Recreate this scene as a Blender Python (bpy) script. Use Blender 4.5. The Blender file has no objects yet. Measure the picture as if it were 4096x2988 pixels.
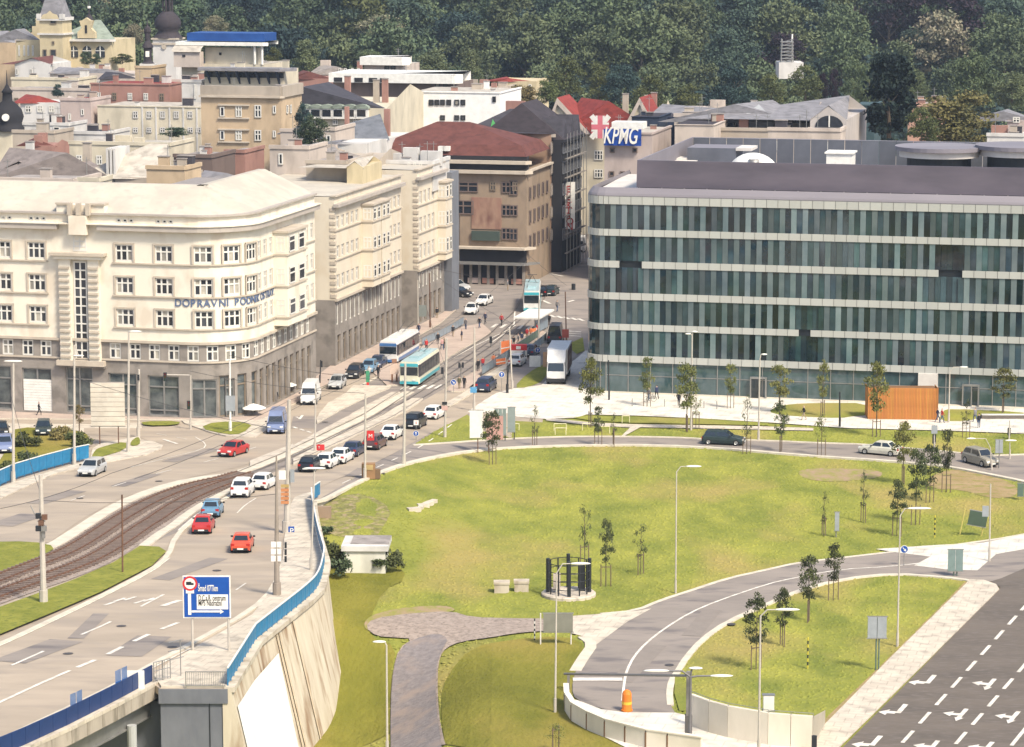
import bpy, bmesh, math, random
import numpy as np
from mathutils import Vector, Matrix
R = random.Random(7); rad = math.radians
sc = bpy.context.scene
col = sc.collection
# ---------------- camera, light, exposure ----------------
F, CX, CY, H = 11754.0, 2048.0, 1494.0, 57.0
PITCH = math.atan(1856 / F); cP, sP = math.cos(PITCH), math.sin(PITCH)
cam = bpy.data.objects.new('camera', bpy.data.cameras.new('camera')); col.objects.link(cam)
cam.location = (0, 0, H); cam.rotation_euler = (math.pi / 2 - PITCH, 0, 0)
cam.data.sensor_width = 36; cam.data.lens = F / 4096 * 36
cam.data.clip_start = 1; cam.data.clip_end = 9000
sc.camera = cam
SUN_EL, SUN_ROT = rad(50), rad(142)      # behind the viewer, to the right
w = bpy.data.worlds.new('World'); sc.world = w; w.use_nodes = True
nt = w.node_tree; bg = nt.nodes['Background']
sky = nt.nodes.new('ShaderNodeTexSky'); sky.sky_type = 'NISHITA'; sky.sun_disc = False
sky.sun_elevation = SUN_EL; sky.sun_rotation = SUN_ROT; sky.altitude = 250; sky.air_density = 1.0; sky.dust_density = 3.0; sky.ozone_density = 1.0
nt.links.new(sky.outputs[0], bg.inputs[0]); bg.inputs[1].default_value = 0.092
sun = bpy.data.objects.new('sun', bpy.data.lights.new('sun', 'SUN')); col.objects.link(sun)
sun.data.energy = 2.2; sun.data.angle = rad(10); sun.data.color = (1.0, 0.92, 0.77)
_sd = Vector((math.sin(SUN_ROT) * math.cos(SUN_EL), math.cos(SUN_ROT) * math.cos(SUN_EL), math.sin(SUN_EL)))
sun.rotation_euler = _sd.to_track_quat('Z', 'Y').to_euler()
sc.view_settings.view_transform = 'Standard'; sc.view_settings.look = 'None'
sc.view_settings.gamma = 1; sc.view_settings.exposure = 1.38; sc.view_settings.use_curve_mapping = False
sc.cycles.max_bounces = 5; sc.cycles.diffuse_bounces = 2; sc.cycles.glossy_bounces = 3; sc.cycles.transparent_max_bounces = 6

# ---------------- projection helpers: pixels of the photograph -> places on the ground ----------------
GA = rad(13.6)
U = Vector((math.sin(GA), math.cos(GA), 0)); V = Vector((math.cos(GA), -math.sin(GA), 0)); Z = Vector((0, 0, 1))
KEY = {}
for i_ in range(4):
 KEY['T%d' % i_] = (1024 * i_, 0, .4539); KEY['M%d' % i_] = (1024 * i_, 700, .4539)
 KEY['L%d' % i_] = (1024 * i_, 1400, .4539); KEY['B%d' % i_] = (1024 * i_, 2150, .5072)
KEY.update(R1=(1000, 1400, .30905), R2=(1600, 1050, .3532), R3=(0, 1550, .30905), R4=(1100, 1900, .3633), R5=(1800, 1550, .3532), O=(0, 0, 1.8084))
def k1(k, x, y):
 a = KEY[k]; return (a[0] + x * a[2], a[1] + y * a[2])
def k2(k, *pts): return [k1(k, *p) for p in pts]
def ray(x, y):
 a = (x - CX) / F; b = (CY - y) / F
 return Vector((a, cP + b * sP, -sP + b * cP))
def atY(x, y, Y):
 r = ray(x, y); t = Y / r.y
 return Vector((r.x * t, Y, H + r.z * t))
def sst(a, b, x):
 t = (x - a) / (b - a); t = 0 if t < 0 else 1 if t > 1 else t
 return t * t * (3 - 2 * t)
def S(x, y):                                    # level of roads and pavements
 return .045 * max(0., 330 - y) * (1 - sst(-14, 0, x)) if x < 0 and y < 330 else 0.
def T(x, y):                                    # natural ground
 z = S(x, y) * sst(243, 276, y) - .07
 z -= 4.1 * sst(0, -12, x) * sst(232, 214, y)
 return z
def G(p, fn=S):
 r = ray(*p); lo = 120.;
 def h(Y):
  t = Y / r.y; return H + r.z * t - fn(r.x * t, Y)
 Y = lo
 while h(Y) > 0 and Y < 2500: Y += 6
 a, b = Y - 6, Y
 for _ in range(22):
  m = (a + b) / 2
  if h(m) > 0: a = m
  else: b = m
 t = b / r.y
 return Vector((r.x * t, b, fn(r.x * t, b)))
def gk(k, x, y, fn=S): return G(k1(k, x, y), fn)
def chaikin(pts, n=2, closed=True):
 for _ in range(n):
  q = []; m = len(pts)
  if not closed: q.append(pts[0])
  for i in range(m if closed else m - 1):
   a, b = pts[i], pts[(i + 1) % m]
   q.append((a[0] * .75 + b[0] * .25, a[1] * .75 + b[1] * .25)); q.append((a[0] * .25 + b[0] * .75, a[1] * .25 + b[1] * .75))
  if not closed: q.append(pts[-1])
  pts = q
 return pts

# ---------------- materials ----------------
def lin(c):
 return tuple(((v / 255) / 12.92 if v / 255 <= .04045 else ((v / 255 + .055) / 1.055) ** 2.4) for v in c)
MC = {}
def mat(name, c, rough=.8, c2=None, scale=1.0, detail=6, stretch=(1, 1, 1), metal=0, bump=0, bscale=None, spec=.3, rnd=0, world=True, contrast=1.6, c3=None, s3=8., joints=0):
 if name in MC: return MC[name]
 m = bpy.data.materials.new(name); m.use_nodes = True; n = m.node_tree.nodes; l = m.node_tree.links
 b = n['Principled BSDF']; b.inputs['Roughness'].default_value = rough; b.inputs['Metallic'].default_value = metal
 b.inputs['Specular IOR Level'].default_value = spec
 if c2 is None: c2 = tuple(v * .86 for v in c)
 if world: g = n.new('ShaderNodeNewGeometry'); src = g.outputs['Position']
 else: g = n.new('ShaderNodeTexCoord'); src = g.outputs['Object']
 mp = n.new('ShaderNodeMapping'); mp.inputs['Scale'].default_value = stretch; mp.inputs['Rotation'].default_value = (0, 0, GA); l.new(src, mp.inputs[0])
 t = n.new('ShaderNodeTexNoise'); t.inputs['Scale'].default_value = scale; t.inputs['Detail'].default_value = detail; t.inputs['Roughness'].default_value = .62
 l.new(mp.outputs[0], t.inputs[0])
 mr = n.new('ShaderNodeMapRange'); w_ = .5 / contrast * .55; mr.inputs[1].default_value = .5 - w_; mr.inputs[2].default_value = .5 + w_; l.new(t.outputs[0], mr.inputs[0])
 mx = n.new('ShaderNodeMix'); mx.data_type = 'RGBA'; mx.inputs[6].default_value = (*c2, 1); mx.inputs[7].default_value = (*c, 1); l.new(mr.outputs[0], mx.inputs[0])
 out = mx.outputs[2]
 if c3:
  t3 = n.new('ShaderNodeTexNoise'); t3.inputs['Scale'].default_value = s3; t3.inputs['Detail'].default_value = 4; l.new(mp.outputs[0], t3.inputs[0])
  m3 = n.new('ShaderNodeMapRange'); m3.inputs[1].default_value = .5; m3.inputs[2].default_value = .68; l.new(t3.outputs[0], m3.inputs[0])
  x3 = n.new('ShaderNodeMix'); x3.data_type = 'RGBA'; x3.inputs[7].default_value = (*c3, 1); l.new(m3.outputs[0], x3.inputs[0]); l.new(out, x3.inputs[6]); out = x3.outputs[2]
 if joints:                       # slab joints between paving stones
  bk = n.new('ShaderNodeTexBrick'); bk.inputs['Scale'].default_value = 1; bk.inputs['Brick Width'].default_value = joints; bk.inputs['Row Height'].default_value = joints; bk.inputs['Mortar Size'].default_value = .05; l.new(mp.outputs[0], bk.inputs[0])
  for k_, v_ in ((1, 1), (2, .93), (3, .78)): bk.inputs[k_].default_value = (v_, v_, v_, 1)
  xj = n.new('ShaderNodeMix'); xj.data_type = 'RGBA'; xj.blend_type = 'MULTIPLY'; xj.inputs[0].default_value = 1; l.new(out, xj.inputs[6]); l.new(bk.outputs[0], xj.inputs[7]); out = xj.outputs[2]
 if rnd:
  oi = n.new('ShaderNodeObjectInfo'); hs = n.new('ShaderNodeHueSaturation')
  a = n.new('ShaderNodeMapRange'); a.inputs[3].default_value = 1 - rnd; a.inputs[4].default_value = 1 + rnd; l.new(oi.outputs['Random'], a.inputs[0]); l.new(a.outputs[0], hs.inputs['Value'])
  a2 = n.new('ShaderNodeMapRange'); a2.inputs[3].default_value = .5 - rnd * .07; a2.inputs[4].default_value = .5 + rnd * .05
  mt = n.new('ShaderNodeMath'); mt.operation = 'MULTIPLY'; mt.inputs[1].default_value = 7.31; fr = n.new('ShaderNodeMath'); fr.operation = 'FRACT'
  l.new(oi.outputs['Random'], mt.inputs[0]); l.new(mt.outputs[0], fr.inputs[0]); l.new(fr.outputs[0], a2.inputs[0]); l.new(a2.outputs[0], hs.inputs['Hue'])
  l.new(out, hs.inputs['Color']); out = hs.outputs[0]
 l.new(out, b.inputs['Base Color'])
 if bump:
  t2 = n.new('ShaderNodeTexNoise'); t2.inputs['Scale'].default_value = bscale or scale * 4; t2.inputs['Detail'].default_value = 5; l.new(mp.outputs[0], t2.inputs[0])
  bp = n.new('ShaderNodeBump'); bp.inputs['Strength'].default_value = 1; bp.inputs['Distance'].default_value = bump; l.new(t2.outputs[0], bp.inputs['Height']); l.new(bp.outputs[0], b.inputs['Normal'])
 MC[name] = m; return m
def plain(name, c, rough=.6, metal=0, spec=.4, **k): return mat(name, c, rough, tuple(v * .8 for v in c), scale=1.3, metal=metal, spec=spec, world=False, **k)
asph_l = mat('asphalt_worn_light', (.40, .325, .245), .85, (.30, .245, .185), .22, 8, (.35, 1, 1), bump=.01, bscale=9, c3=(.29, .24, .19), s3=.4)
asph_m = mat('asphalt_grey', (.29, .245, .205), .85, (.205, .175, .15), .3, 8, (.4, 1, 1), bump=.01, bscale=9, c3=(.15, .13, .12), s3=.6)
asph_d = mat('asphalt_dark', (.145, .118, .093), .85, (.10, .083, .067), .3, 8, (.35, 1, 1), bump=.01, bscale=9, c3=(.15, .125, .105), s3=3)
asph_old = mat('asphalt_gravelly_path', (.235, .205, .195), .95, (.15, .13, .125), 2.4, 8, bump=.04, bscale=6, c3=(.25, .2, .17), s3=.5)
pave_m = mat('pavement_cream', (.60, .525, .415), .85, (.48, .41, .325), .35, 8, bump=.01, bscale=5, c3=(.38, .33, .265), s3=.8, joints=1.2)
pave_w = mat('plaza_pale_stone', (.70, .645, .55), .8, (.60, .55, .465), .25, 8, bump=.01, bscale=5, c3=(.44, .40, .34), s3=.5, joints=1.6)
paver_m = mat('pavement_pinkish', (.46, .36, .29), .9, (.36, .28, .23), .5, 8, bump=.01, bscale=5)
kerb_m = mat('kerb_stone', (.62, .55, .43), .85, (.45, .4, .32), .8)
mark_m = mat('road_paint', (.74, .69, .6), .7, (.5, .45, .38), 1.5, contrast=2.2)
grass_m = mat('lawn_grass', (.265, .260, .052), .95, (.150, .170, .034), .22, 14, (1, .6, 1), bump=.10, bscale=3.5, c3=(.29, .235, .075), s3=.09, contrast=1.8, spec=.1)
grass_d = mat('rough_grass', (.23, .205, .035), .95, (.125, .125, .02), .16, 13, (1, .5, 1), bump=.15, bscale=3, c3=(.25, .19, .05), s3=.08, spec=.1)
verge_m = mat('verge_grass', (.26, .25, .05), .95, (.16, .17, .03), .5, 10, bump=.15, bscale=3, c3=(.13, .15, .03), s3=2., spec=.1)
soil_m = mat('bare_soil', (.34, .24, .13), .95, (.25, .185, .07), .5, 8, bump=.1, bscale=3, c3=(.2, .19, .04), s3=.8)
gravel_m = mat('gravel_pink', (.36, .29, .24), .95, (.25, .2, .165), 1.2, 10, bump=.08, bscale=5, c3=(.19, .15, .12), s3=3)
conc_m = mat('concrete_pale', (.58, .51, .40), .9, (.44, .38, .3), .5, 8, (1, 1, .35), bump=.01, c3=(.3, .24, .17), s3=.7)
conc_g = mat('concrete_grey', (.17, .175, .19), .9, (.125, .13, .145), .6, 8, (1, 1, .4), bump=.01)
steel_m = plain('galvanised_steel', (.33, .32, .30), .45, .6)
pole_m = plain('pole_paint_beige', (.50, .45, .38), .5)
dark_m = plain('dark_metal', (.02, .022, .025), .5)
white_m = plain('white_paint', (.78, .75, .68), .5)
blue_m = mat('railing_blue', (.02, .19, .36), .45, (.015, .14, .28), 1.5, world=False)
navy_m = plain('parapet_navy', (.010, .035, .13), .45)
rust_m = mat('rail_rust', (.17, .085, .05), .7, (.1, .055, .035), 2)
# ---------------- mesh builder ----------------
class MB:
 def __init__(s): s.v = []; s.f = []; s.mi = []; s.mats = []; s.M = None
 def _m(s, m):
  if m not in s.mats: s.mats.append(m)
  return s.mats.index(m)
 def add(s, vs, fs, m):
  b = len(s.v); k = s._m(m)
  s.v += [tuple(s.M @ Vector(v)) if s.M else tuple(v) for v in vs]
  for f in fs: s.f.append(tuple(b + i for i in f)); s.mi.append(k)
  return s
 def quad(s, a, b, c, d, m): return s.add([a, b, c, d], [(0, 1, 2, 3)], m)
 def box(s, x0, x1, y0, y1, z0, z1, m, top=None):
  s.add([(x0, y0, z0), (x1, y0, z0), (x1, y1, z0), (x0, y1, z0), (x0, y0, z1), (x1, y0, z1), (x1, y1, z1), (x0, y1, z1)],
              [(0, 3, 2, 1), (0, 1, 5, 4), (1, 2, 6, 5), (2, 3, 7, 6), (3, 0, 4, 7)] + ([(4, 5, 6, 7)] if top is None else []), m)
  if top is not None: s.add([(x0, y0, z1), (x1, y0, z1), (x1, y1, z1), (x0, y1, z1)], [(0, 1, 2, 3)], top)
  return s
 def prism(s, poly, z0, z1, m, top=None, bottom=True):     # poly: list of (x,y) ccw
  n = len(poly)
  s.add([(p[0], p[1], z0) for p in poly] + [(p[0], p[1], z1) for p in poly],
              [(i, (i + 1) % n, n + (i + 1) % n, n + i) for i in range(n)], m)
  s.add([(p[0], p[1], z1) for p in poly], [tuple(range(n))], top or m)
  if bottom: s.add([(p[0], p[1], z0) for p in poly], [tuple(reversed(range(n)))], m)
  return s
 def tube(s, p, q, r, m, n=8, r2=None, caps=True):
  p, q = Vector(p), Vector(q); d = (q - p)
  if d.length < 1e-6: return s
  d.normalize(); a = d.cross(Z if abs(d.z) < .9 else Vector((1, 0, 0))).normalized(); b = d.cross(a); r2 = r if r2 is None else r2
  vs = [p + (a * math.cos(6.2832 * i / n) + b * math.sin(6.2832 * i / n)) * r for i in range(n)] + [q + (a * math.cos(6.2832 * i / n) + b * math.sin(6.2832 * i / n)) * r2 for i in range(n)]
  fs = [(i, (i + 1) % n, n + (i + 1) % n, n + i) for i in range(n)]
  if caps: fs += [tuple(reversed(range(n))), tuple(range(n, 2 * n))]
  return s.add(vs, fs, m)
 def lathe(s, prof, m, c=(0, 0), n=12):                    # prof: (r,z)
  vs = []; fs = []
  for r, z in prof: vs += [(c[0] + r * math.cos(6.2832 * i / n), c[1] + r * math.sin(6.2832 * i / n), z) for i in range(n)]
  for j in range(len(prof) - 1): fs += [(j * n + i, j * n + (i + 1) % n, (j + 1) * n + (i + 1) % n, (j + 1) * n + i) for i in range(n)]
  return s.add(vs, fs, m)
 def mesh(s, name, smooth=False):
  me = bpy.data.meshes.new(name); me.from_pydata(s.v, [], s.f)
  for m in s.mats: me.materials.append(m)
  me.polygons.foreach_set('material_index', s.mi)
  if smooth: me.polygons.foreach_set('use_smooth', [True] * len(s.f))
  me.update(); return me
 def build(s, name, parent=None, kind=None, label=None, smooth=False, loc=None, rotz=0):
  return link(name, s.mesh(name, smooth), parent, kind, label, loc, rotz)
def link(name, me, parent=None, kind=None, label=None, loc=None, rotz=0):
 o = bpy.data.objects.new(name, me); col.objects.link(o)
 if loc is not None: o.location = loc
 o.rotation_euler = (0, 0, rotz)
 if parent is not None: o.parent = parent
 if kind: o['kind'] = kind
 if label: o['label'] = label
 return o
def tag(o, label, cat, group=None):
 o['label'] = label; o['category'] = cat
 if group: o['group'] = group
 return o
def thing(name, label, cat, loc=(0, 0, 0), rotz=0, group=None):
 return tag(link(name, None, None, None, None, loc, rotz), label, cat, group)
def copy_tree(o, parent=None):
 c = o.copy(); col.objects.link(c)
 if parent is not None: c.parent = parent
 for ch in list(o.children): copy_tree(ch, c)
 return c

# ---------------- draped sheets ----------------
def area2(p): return sum(p[i].x * p[(i + 1) % len(p)].y - p[(i + 1) % len(p)].x * p[i].y for i in range(len(p)))
def sheet_mesh(name, P, fn, off, m, step=3., skirt=0., skm=None, flat=False):
 bm = bmesh.new(); P = [Vector((p.x, p.y, 0)) for p in P]
 if area2(P) < 0: P.reverse()
 q = [P[0]]
 for p in P[1:]:
  if (p - q[-1]).length > .02: q.append(p)
 f = bm.faces.new([bm.verts.new(p) for p in q]); f.normal_update(); bmesh.ops.triangulate(bm, faces=[f])
 if not flat:
  xs = [p.x for p in q]; ys = [p.y for p in q]
  for ax, lo, hi in ((0, min(xs), max(xs)), (1, min(ys), max(ys))):
   k = math.floor(lo / step) + 1
   while k * step < hi:
    co = Vector((k * step, 0, 0)) if ax == 0 else Vector((0, k * step, 0)); no = Vector((1, 0, 0)) if ax == 0 else Vector((0, 1, 0))
    bmesh.ops.bisect_plane(bm, geom=bm.verts[:] + bm.edges[:] + bm.faces[:], plane_co=co, plane_no=no, dist=1e-5); k += 1
 for v in bm.verts: v.co.z = fn(v.co.x, v.co.y) + off
 bm.normal_update()
 if skirt:
  be = [e for e in bm.edges if e.is_boundary]
  r = bmesh.ops.extrude_edge_only(bm, edges=be)
  for g in r['geom']:
   if isinstance(g, bmesh.types.BMVert): g.co.z -= skirt
  for g in r['geom']:
   if isinstance(g, bmesh.types.BMFace): g.material_index = 1
 bmesh.ops.recalc_face_normals(bm, faces=bm.faces[:])
 if not skirt:
  if sum(f.normal.z for f in bm.faces) < 0: bmesh.ops.reverse_faces(bm, faces=bm.faces[:])
 me = bpy.data.meshes.new(name); bm.to_mesh(me); bm.free(); me.materials.append(m); me.materials.append(skm or m); return me
def needs(P): return any(p.x < 3 and p.y < 335 for p in P)
def sheet(name, px, off, m, fn=S, smooth=0, kind='structure', parent=None, skirt=0., skm=None, world=False, step=3.):
 if not world:
  if smooth: px = chaikin(px, smooth)
  P = [G(p, fn) for p in px]
 else: P = px
 return link(name, sheet_mesh(name, P, fn, off, m, step, skirt, skm, flat=not needs(P)), parent, kind)
def ribbon_mesh(name, P, wd, off, m, fn=S, h=0., side=0.):
 
 Q = []
 for i in range(len(P) - 1):
  n_ = max(1, int((P[i + 1] - P[i]).length / 3)) if needs(P) else 1
  for j in range(n_): Q.append(P[i].lerp(P[i + 1], j / n_))
 Q.append(P[-1]); mb = MB(); vs = []
 for i, p in enumerate(Q):
  d = (Q[min(i + 1, len(Q) - 1)] - Q[max(i - 1, 0)]); d.z = 0; d.normalize(); n = Vector((d.y, -d.x, 0))
  a = p + n * wd * (.5 + side * .5); b = p - n * wd * (.5 - side * .5)
  za, zb = fn(a.x, a.y) + off, fn(b.x, b.y) + off
  vs += [(a.x, a.y, za), (b.x, b.y, zb)] + ([(a.x, a.y, za - h), (b.x, b.y, zb - h)] if h else [])
 k = 4 if h else 2; fs = []
 for i in range(len(Q) - 1):
  a = i * k; b = a + k; fs.append((a, b, b + 1, a + 1))
  if h: fs += [(a, a + 2, b + 2, b), (a + 1, b + 1, b + 3, a + 3)]
 if h: fs += [(0, 1, 3, 2), (len(vs) - 4, len(vs) - 2, len(vs) - 1, len(vs) - 3)]
 mb.add(vs, fs, m); return mb
def kerb(px, wd=.35, h=.12, m=None, fn=S, smooth=1, name='kerb', off=.12, side=0, parent=None):
 P = [G(p, fn) for p in chaikin(px, smooth, False)]
 return ribbon_mesh(name, P, wd, off, m or kerb_m, fn, h + .1, side).build(name, parent, 'structure' if parent is None else None)
def line(mb, px, wd=.2, off=.06, fn=S, dash=None, smooth=1):
 P = [G(p, fn) for p in (chaikin(px, smooth, False) if smooth else px)]
 if not dash:
  r = ribbon_mesh('l', P, wd, off, mark_m, fn); mb.add(r.v, r.f, mark_m); return
 d, g = dash; acc = 0; seg = []; on = True; need = d; cur = [P[0]]
 for i in range(len(P) - 1):
  a, b = P[i], P[i + 1]; L = (b - a).length; t = 0
  while L - t > need:
   t += need; p = a.lerp(b, t / L); cur.append(p)
   if on and len(cur) > 1: seg.append(cur)
   on = not on; need = d if on else g; cur = [p]
  need -= L - t; cur.append(b)
 for s_ in seg:
  r = ribbon_mesh('l', s_, wd, off, mark_m, fn); mb.add(r.v, r.f, mark_m)
# ================= GROUND =================
def grid_sheet(name, x0, x1, y0, y1, step, fn, off, m):
 nx = int((x1 - x0) / step); ny = int((y1 - y0) / step); vs = []; fs = []
 for j in range(ny + 1):
  for i in range(nx + 1):
   x = x0 + i * step; y = y0 + j * step; vs.append((x, y, fn(x, y) + off))
 for j in range(ny):
  for i in range(nx):
   a = j * (nx + 1) + i; fs.append((a, a + 1, a + nx + 2, a + nx + 1))
 mb = MB(); mb.add(vs, fs, m); return mb.build(name, None, 'structure', smooth=True)
grid_sheet('lawn_ground', -60, 60, 120, 339, 1.5, T, 0, grass_m)
far_m = mat('distant_ground', (.2, .19, .1), .95, (.14, .13, .06), .02)
def hillz(x, y):
 t = max(0., y - 690.); return -.1 + min(.165 * t, 95 + .02 * t) * (.9 + .1 * math.sin(x * .012 + 1)) * sst(0, 60, t) + 2.5 * math.sin(x * .03) * sst(0, 80, t)
hill_m = mat('forest_floor', (.03, .045, .02), 1, (.02, .03, .015), .05)
def hill():
 mb = MB(); xs = np.arange(-420, 421, 20); ys = np.concatenate([[680], np.arange(700, 1500, 20), [1700, 2200, 4000]])
 vs = [(float(x) * (1 + max(0, y - 1500) / 600), float(y), hillz(x, y)) for y in ys for x in xs]; n = len(xs)
 mb.add(vs, [(j * n + i, j * n + i + 1, (j + 1) * n + i + 1, (j + 1) * n + i) for j in range(len(ys) - 1) for i in range(n - 1)], hill_m)
 mb.build('hill', None, 'structure', smooth=True)
hill()
mb = MB(); mb.add([(-3500, 330, -.16), (-60, 330, -.16), (-60, 100, -9), (-3500, 100, -9)], [(3, 2, 1, 0)], far_m)
mb.add([(60, -200, -.16), (3500, -200, -.16), (3500, 345, -.16), (60, 345, -.16)], [(0, 1, 2, 3)], far_m)
mb.add([(-3500, 329, -.165), (3500, 329, -.165), (3500, 4200, -.165), (-3500, 4200, -.165)], [(0, 1, 2, 3)], far_m)
mb.add([(-3500, -200, -9), (60, -200, -9), (60, 130, -9), (-3500, 130, -9)], [(0, 1, 2, 3)], far_m)
mb.build('ground', None, 'structure')
# town asphalt under the streets and yards
W = lambda x, y: Vector((x, y, 0))
sheet('town_ground', [W(-160, 339), W(200, 339), W(260, 690), W(-260, 690)], -.05, asph_m, world=True)
# ---- deck of the raised road: everything paved left of the blue railing ----
rail = k2('B1', (0, 820), (100, 740), (250, 620), (400, 500), (500, 400)) + k2('R4', (545, 1000), (540, 940), (520, 880), (480, 740), (440, 560), (410, 400), (403, 290))
slip_low = k2('R4', (430, 300), (560, 272), (800, 140)) + k2('L1', (960, 1140), (1100, 1080), (1300, 1010), (1550, 950), (1900, 890)) + \
 k2('L2', (0, 862), (300, 850), (800, 840), (1300, 842), (1900, 872), (2250, 905)) + k2('L3', (500, 945), (1000, 975), (1500, 1020), (1700, 1050), (1900, 1090), (2256, 1160), (2600, 1260))
slip_up = k2('L1', (1380, 842), (1700, 822), (2000, 800)) + k2('L2', (0, 785), (400, 770), (700, 766), (1100, 768), (1500, 776), (1700, 790), (2256, 802)) + \
 k2('L3', (400, 822), (870, 836), (1250, 872), (1650, 905), (1850, 940), (2256, 925), (2600, 915))
br_edge = k2('B0', (-1500, 2330), (-600, 1990), (200, 1652), (520, 1505), (880, 1322), (1200, 1150))
deckR = [G(p) for p in br_edge] ; abut = [G(p) for p in k2('B0', (1262, 1192), (1790, 1192))]
railW = [G(p) for p in rail]
slipW = [G(p) for p in chaikin(slip_low, 1, False)]
yend = 339.
i_end = next(i for i, p in enumerate(slipW) if p.x > 4)
Pd = deckR + abut + railW + slipW[:i_end] + [W(4, yend), W(-160, yend), W(-120, deckR[0].y)]
bridge = thing('road_bridge', 'raised road deck with grey abutment and pale steel girder crossing the hollow at bottom left', 'bridge')
link('road_deck', sheet_mesh('road_deck', Pd, S, 0, asph_l, 3., .5, conc_m), bridge)
# ---- asphalt overlays ----
sheet('ring_road', [Vector(G(p)) for p in chaikin(slip_up, 1, False)] + [p for p in reversed(slipW)], .02, asph_m, world=True)
lc = k2('L1', (1115, 100), (767 / 1, 290), (620, 330), (480, 400), (350, 500), (290, 520), (90, 560)) + k2('L0', (2256, 600)) + k2('L0', (2160, 760), (2000, 770), (1850, 745), (1740, 700), (1640, 655), (1500, 665), (1240, 690), (740, 690), (740, 745), (1230, 770), (1300, 798), (1390, 815), (1436, 850), (1400, 885), (1150, 915), (700, 1045), (230, 1185), (0, 1325), (-300, 1520), (-300, 1800)) + k2('O', (-60, 1215), (110, 1200), (180, 1150), (260, 1105), (400, 1062), (520, 1035)) + k2('L1', (0, 985), (300, 870), (520, 740), (540, 600), (640, 520), (830, 385), (870, 340), (1200, 170), (1290, 60))
sheet('road_toward_viewer', lc, .025, asph_l)
sheet('main_street', k2('O', (640, 905), (700, 872), (770, 835), (840, 800), (905, 762), (975, 720), (1010, 690), (985, 672), (985, 622), (1105, 607), (1150, 590), (1215, 545), (1300, 510), (1300, 760), (1215, 850), (1130, 880), (1020, 940), (925, 985), (800, 1045), (690, 1075), (560, 1110), (300, 1215)) + k2('O', (430, 1110), (560, 1040), (690, 990), (700, 945), (665, 935)), .015, asph_m)
# foreground carriageway with the red cars
rc_l = k2('B0', (-500, 1000), (0, 830), (400, 640), (800, 450), (1200, 245), (1330, 130)) + k2('L0', (1520, 1650), (1700, 1480), (1900, 1345), (2060, 1265)) + k2('O', (560, 1066), (640, 1030), (740, 990), (870, 925), (1000, 850), (1130, 775))
rc_r = k2('B0', (-500, 1830), (40, 1590), (550, 1350), (900, 1180), (1200, 1010), (1500, 850), (1990, 580)) + k2('O', (610, 1300), (640, 1215), (655, 1130), (690, 1085), (770, 1050), (850, 1015), (920, 975), (1020, 925), (1130, 860))
sheet('road_away_from_viewer', [G(p) for p in chaikin(rc_l, 1, False)] + [G(p) for p in reversed(chaikin(rc_r, 1, False))], .03, asph_l, world=True)
# footway by the blue railing
fP = [G(p) for p in k2('B0', (1215, 1100), (1270, 1185), (1786, 1187))] + railW + [G(p) for p in k2('R4', (403, 200), (300, 225), (215, 260), (150, 380), (130, 520), (100, 720), (90, 900), (50, 1100), (-60, 1300)) + k2('B0', (1990, 620), (1500, 900), (1340, 990))]
sheet('footway_by_railing', fP, .14, pave_m, world=True, skirt=.14, skm=kerb_m)
# cream strips beside the tram bed
bed_l = k2('O', (-40, 1280), (60, 1238), (125, 1213), (180, 1178), (250, 1132), (310, 1103), (390, 1075), (470, 1060), (520, 1056))
bed_r = k2('O', (-40, 1352), (84, 1307), (168, 1279), (252, 1243), (310, 1205), (348, 1176), (376, 1160), (410, 1132), (450, 1107), (500, 1082), (545, 1062))
sheet('ballast_bed', [G(p) for p in chaikin(bed_l, 1, False)] + [G(p) for p in reversed(chaikin(bed_r, 1, False))], .06, gravel_m, world=True)
kerb(bed_l[:1] + [(a - 12, b - 8) for a, b in bed_l[1:]] + k2('O', (600, 1022), (700, 975), (800, 925), (905, 868)), 1.3, name='kerb_beside_track')
kerb([(a + 14, b + 8) for a, b in bed_r[4:]], .9, name='kerb_beside_track')
# platforms / islands of the tram stop
def isl(name, k, pts, m=pave_m, h=.16, smooth=0): return sheet(name, k2(k, *pts), h, m, smooth=smooth, skirt=h, skm=kerb_m)
isl('tram_stop_island', 'R1', [(860, 905), (900, 830), (1010, 700), (1240, 570), (1280, 530), (1340, 470), (1500, 470), (1830, 480), (1790, 510), (1450, 650), (1180, 780), (1000, 880), (870, 960)])
isl('track_kerb_island', 'R1', [(560, 1250), (870, 1080), (1130, 940), (1330, 830), (1540, 710), (1830, 560), (1950, 555), (1600, 760), (1300, 910), (1000, 1060), (700, 1220), (560, 1300)])
isl('median_island', 'R1', [(0, 1450), (300, 1330), (560, 1230), (560, 1290), (300, 1400), (0, 1520)])
isl('long_platform', 'R1', [(560, 1420), (900, 1240), (1300, 1040), (1700, 850), (2100, 640), (2240, 640), (2180, 700), (1700, 950), (1250, 1180), (900, 1330), (560, 1500)])
isl('left_stop_platform', 'R2', [(-300, 1260), (-30, 1080), (180, 930), (500, 830), (700, 740), (930, 700), (1030, 790), (980, 840), (700, 990), (430, 1160), (130, 1360), (20, 1400), (-150, 1400)], paver_m)
isl('right_stop_platform', 'R2', [(560, 1420), (860, 1240), (1240, 960), (1400, 800), (1560, 760), (1650, 800), (1500, 920), (1240, 1080), (900, 1290), (870, 1400), (700, 1470), (540, 1470)], paver_m)
isl('divider_island', 'R2', [(480, 1620), (700, 1500), (900, 1330), (1240, 1130), (1560, 920), (1600, 950), (1250, 1180), (960, 1370), (780, 1520), (560, 1642)])
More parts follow.
